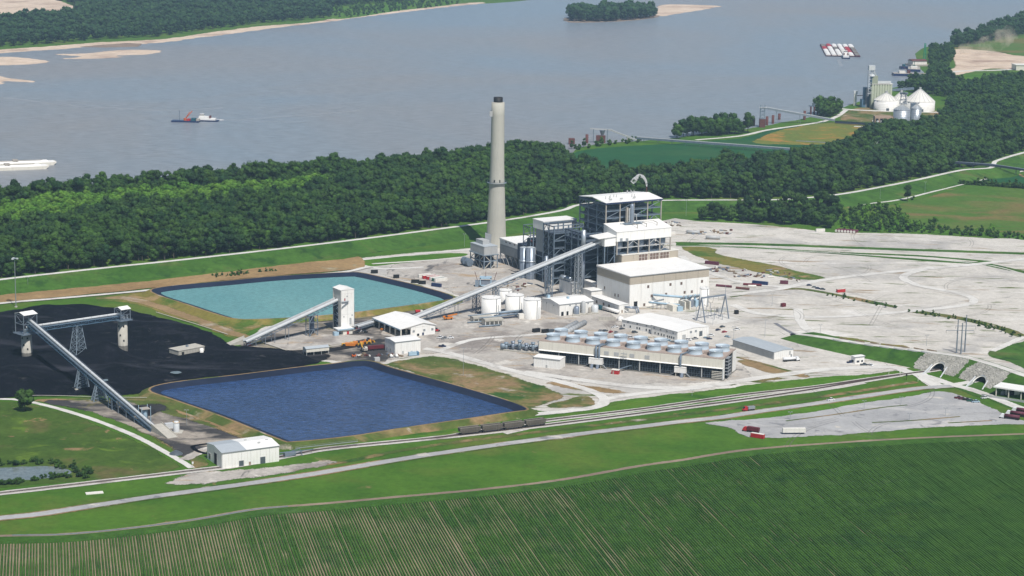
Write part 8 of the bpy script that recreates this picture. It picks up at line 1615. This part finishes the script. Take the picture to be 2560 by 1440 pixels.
# river conveyors and docks
c = G(1905, 318); zt_ = height(c, 262); T = thing('dock_tower', 'lattice tower on a rusty pier at the river conveyor end', 'tower', c); part('pier', MB().box(-4, 4, -4, 4, 0, height(c, 297)), 'rust', T); zb = height(c, 297)
for x, y in ((-3, -3), (3, -3), (3, 3), (-3, 3)): part('leg', MB().bar((x, y, zb), (x, y, zt_), .6), 'bluish_steel', T)
m = MB()
for k in range(4): z = zb + k * (zt_ - zb) / 4; m.bar((-3, -3, z), (3, -3, z + 4), .4).bar((3, -3, z), (-3, -3, z + 4), .4).box(-3.2, 3.2, -3.2, 3.2, z, z + .4)
part('bracing', m, 'bluish_steel', T); part('platform', MB().box(-5, 5, -4, 4, zt_ - 4, zt_ - 3.5), 'grey_light', T)
a_ = G(1911, 310); za = height(a_, 270); b_ = G(2086, 306)
truss_line('long pale conveyor sloping from the dock tower to the bank', (a_[0], a_[1], za), (b_[0], b_[1], 3), 3.4, 'silo_grey', 3, cov='white_metal'); truss_line('dark ground-level conveyor running on to the grain terminal', G(2088, 305, 2.4), G(2181, 311, 2.4), 3.2, 'dark_steel', 0, cov='black')
for k, (px, y0, y1) in enumerate(((1868, 316, 303), (1884, 314, 299), (1917, 313, 291), (1932, 309, 288), (1948, 299, 284), (2011, 300, 277), (1467, 358, 336))):
    c = G(px, y0); single('mooring_pile', MB().lathe([(1.9, 0), (1.9, height(c, y1))], 10), 'rust', 'rusty round mooring pile, ' + ('first left of the dock tower', 'second left of the dock tower', 'first right of the dock tower', 'thick one right of the dock tower', 'farther one right of the dock tower', 'slim one beside the sloping conveyor', 'single one at the left dock')[k], 'pile', c, 0, 'mooring piles in the river', smooth=True)
c = G(1429, 360); single('pier_block', MB().box(-4, 4, -4, 4, 0, height(c, 346)), 'rust', 'rusty square pier block at the far left dock', 'pier', c); c = G(2042, 286); T = thing('old_dock', 'dark rusty dock frame left of the grain elevator', 'dock', c)
for x in (-9, -4, 1, 6): part('post', MB().box(x - .8, x + .8, -3, 3, 0, height(c, 266)), 'rust', T)
part('deck', MB().box(-12, 24, -3, 3, height(c, 266), height(c, 264)), 'mid_steel', T); part('frame', MB().box(-6, 0, -2, 2, height(c, 264), height(c, 259)), 'mid_steel', T)
c = G(1490, 356); T = thing('coal_dock', 'grey unloading frame on the river bank with sloping boom', 'dock', c); zt_ = height(c, 322)
for x in (-4, 14): part('post', MB().box(x, x + 1, -3, -2, 0, zt_).box(x, x + 1, 2, 3, 0, zt_), 'silo_grey', T)
part('boom', MB().bar((-8, 0, zt_), (20, 0, zt_ - 1), 1.6).bar((18, 0, zt_ - 1), (52, -10, 5), 2), 'grey_light', T); part('pier', MB().box(0, 12, -4, 4, 0, 9), 'rust', T); part('hopper', MB().lathe([(1, 8), (4, 16)], 10, (8, 0)), 'silo_grey', T); part('post', MB().box(40, 41, -1, 1, 0, 10), 'tan_steel', T)
truss_line('long pipe conveyor crossing the green field from the coal dock', G(1592, 345, 5), G(2028, 377, 5), 3.2, 'mid_steel', 12, cov='grey_light'); truss_line('pipe conveyor crossing the levee at the right edge', G(2352, 404, 9), G(2482, 413, 9), 2.8, 'dark_steel', 4, cov='silo_grey'); truss_line('last stretch of pipe conveyor leaving the picture at the right', G(2482, 413, 9), G(2640, 437, 6), 2.8, 'dark_steel', 4, cov='silo_grey')
c = G(2540, 176); T = thing('quarry_shed', 'long pale flat shed beside the sandy clearing', 'building', c, .1); part('wall', MB().box(0, 60, 0, 25, 0, 9), 'cream', T); part('roof', MB().box(-1, 61, -1, 26, 9, 10), 'offwhite', T)
# steam and dust
def plume(name, lab, pts, rads, dens, col, cat):
    p = [Vector(q) for q in interp(pts, 5)]; rr = [float(r[0]) for r in interp([(r,) for r in rads], 5)]; vs = []; fs = []; n = 14
    for i, c in enumerate(p):
        t = (p[min(i + 1, len(p) - 1)] - p[max(i - 1, 0)]).normalized(); a = t.cross(Vector((0, 1, 0))).normalized(); b = t.cross(a)
        for k in range(n):
            th = 2 * math.pi * k / n; d = a * math.cos(th) + b * math.sin(th); q = rr[i] * (1 + .5 * mnoise.noise(d * 1.5 + c * .15)); vs.append(c + d * q)
    for i in range(len(p) - 1): fs += [(i * n + k, i * n + (k + 1) % n, (i + 1) * n + (k + 1) % n, (i + 1) * n + k) for k in range(n)]
    fs += [tuple(range(n))[::-1], tuple(range(len(vs) - n, len(vs)))]
    m = bpy.data.materials.new(name); m.use_nodes = True; nt = m.node_tree; nt.nodes.remove(nt.nodes['Principled BSDF']); v = nd(nt, 'ShaderNodeVolumePrincipled', i={'Color': c4(col), 'Anisotropy': .2}); tc = nd(nt, 'ShaderNodeTexCoord')
    nt.links.new(mth(nt, 'MULTIPLY', ramp(nt, noise(nt, tc.outputs['Object'], .35 if dens > .1 else .03, 4, .6), .42, .7), dens), v.inputs['Density']); nt.links.new(v.outputs[0], nt.nodes['Material Output'].inputs['Volume']); M[name] = m
    o = part(name, MB().add(vs, fs), name, None, kind='stuff'); o['label'] = lab; o['category'] = cat
v0 = pw(BX, 71.5) + gu * 56.5 + gv * 22; v0[2] = 82.8
plume('steam', 'small white steam plume curling from the vent pipe on the boiler roof', [v0, v0 + (-.6, 0, 4), v0 + (-3, 1, 8), v0 + (-7, 1, 9), v0 + (-10, 2, 6), v0 + (-13, 2, 3)], [.5, 1.0, 1.4, 1.7, 2.2, 1.6], 5., (.97, .97, .97), 'steam')
d0 = G(2425, 135); plume('dust', 'pale dust cloud drifting over the sandy clearing', [d0 + (-20, 0, 6), d0 + (20, 10, 14), d0 + (60, 20, 26), d0 + (85, 30, 42)], [10, 16, 20, 16], .05, (.9, .82, .7), 'dust')
# ======================= AIR =======================
hm = MB().box(-30500, 30500, -3500, 30500, -1.5, 392)
m = bpy.data.materials.new('haze_air'); m.use_nodes = True; nt = m.node_tree; nt.nodes.remove(nt.nodes['Principled BSDF']); v = nd(nt, 'ShaderNodeVolumePrincipled', i={'Color': (.50, .72, 1.0, 1), 'Density': .00004, 'Anisotropy': .0}); nt.links.new(v.outputs[0], nt.nodes['Material Output'].inputs['Volume']); M['haze_air'] = m
hz_ = part('haze', hm, 'haze_air', None, kind='stuff'); hz_['label'] = 'thin blue summer haze filling the air over the plain'; hz_['category'] = 'haze'
sc.cycles.volume_step_rate = 8; sc.cycles.volume_max_steps = 24
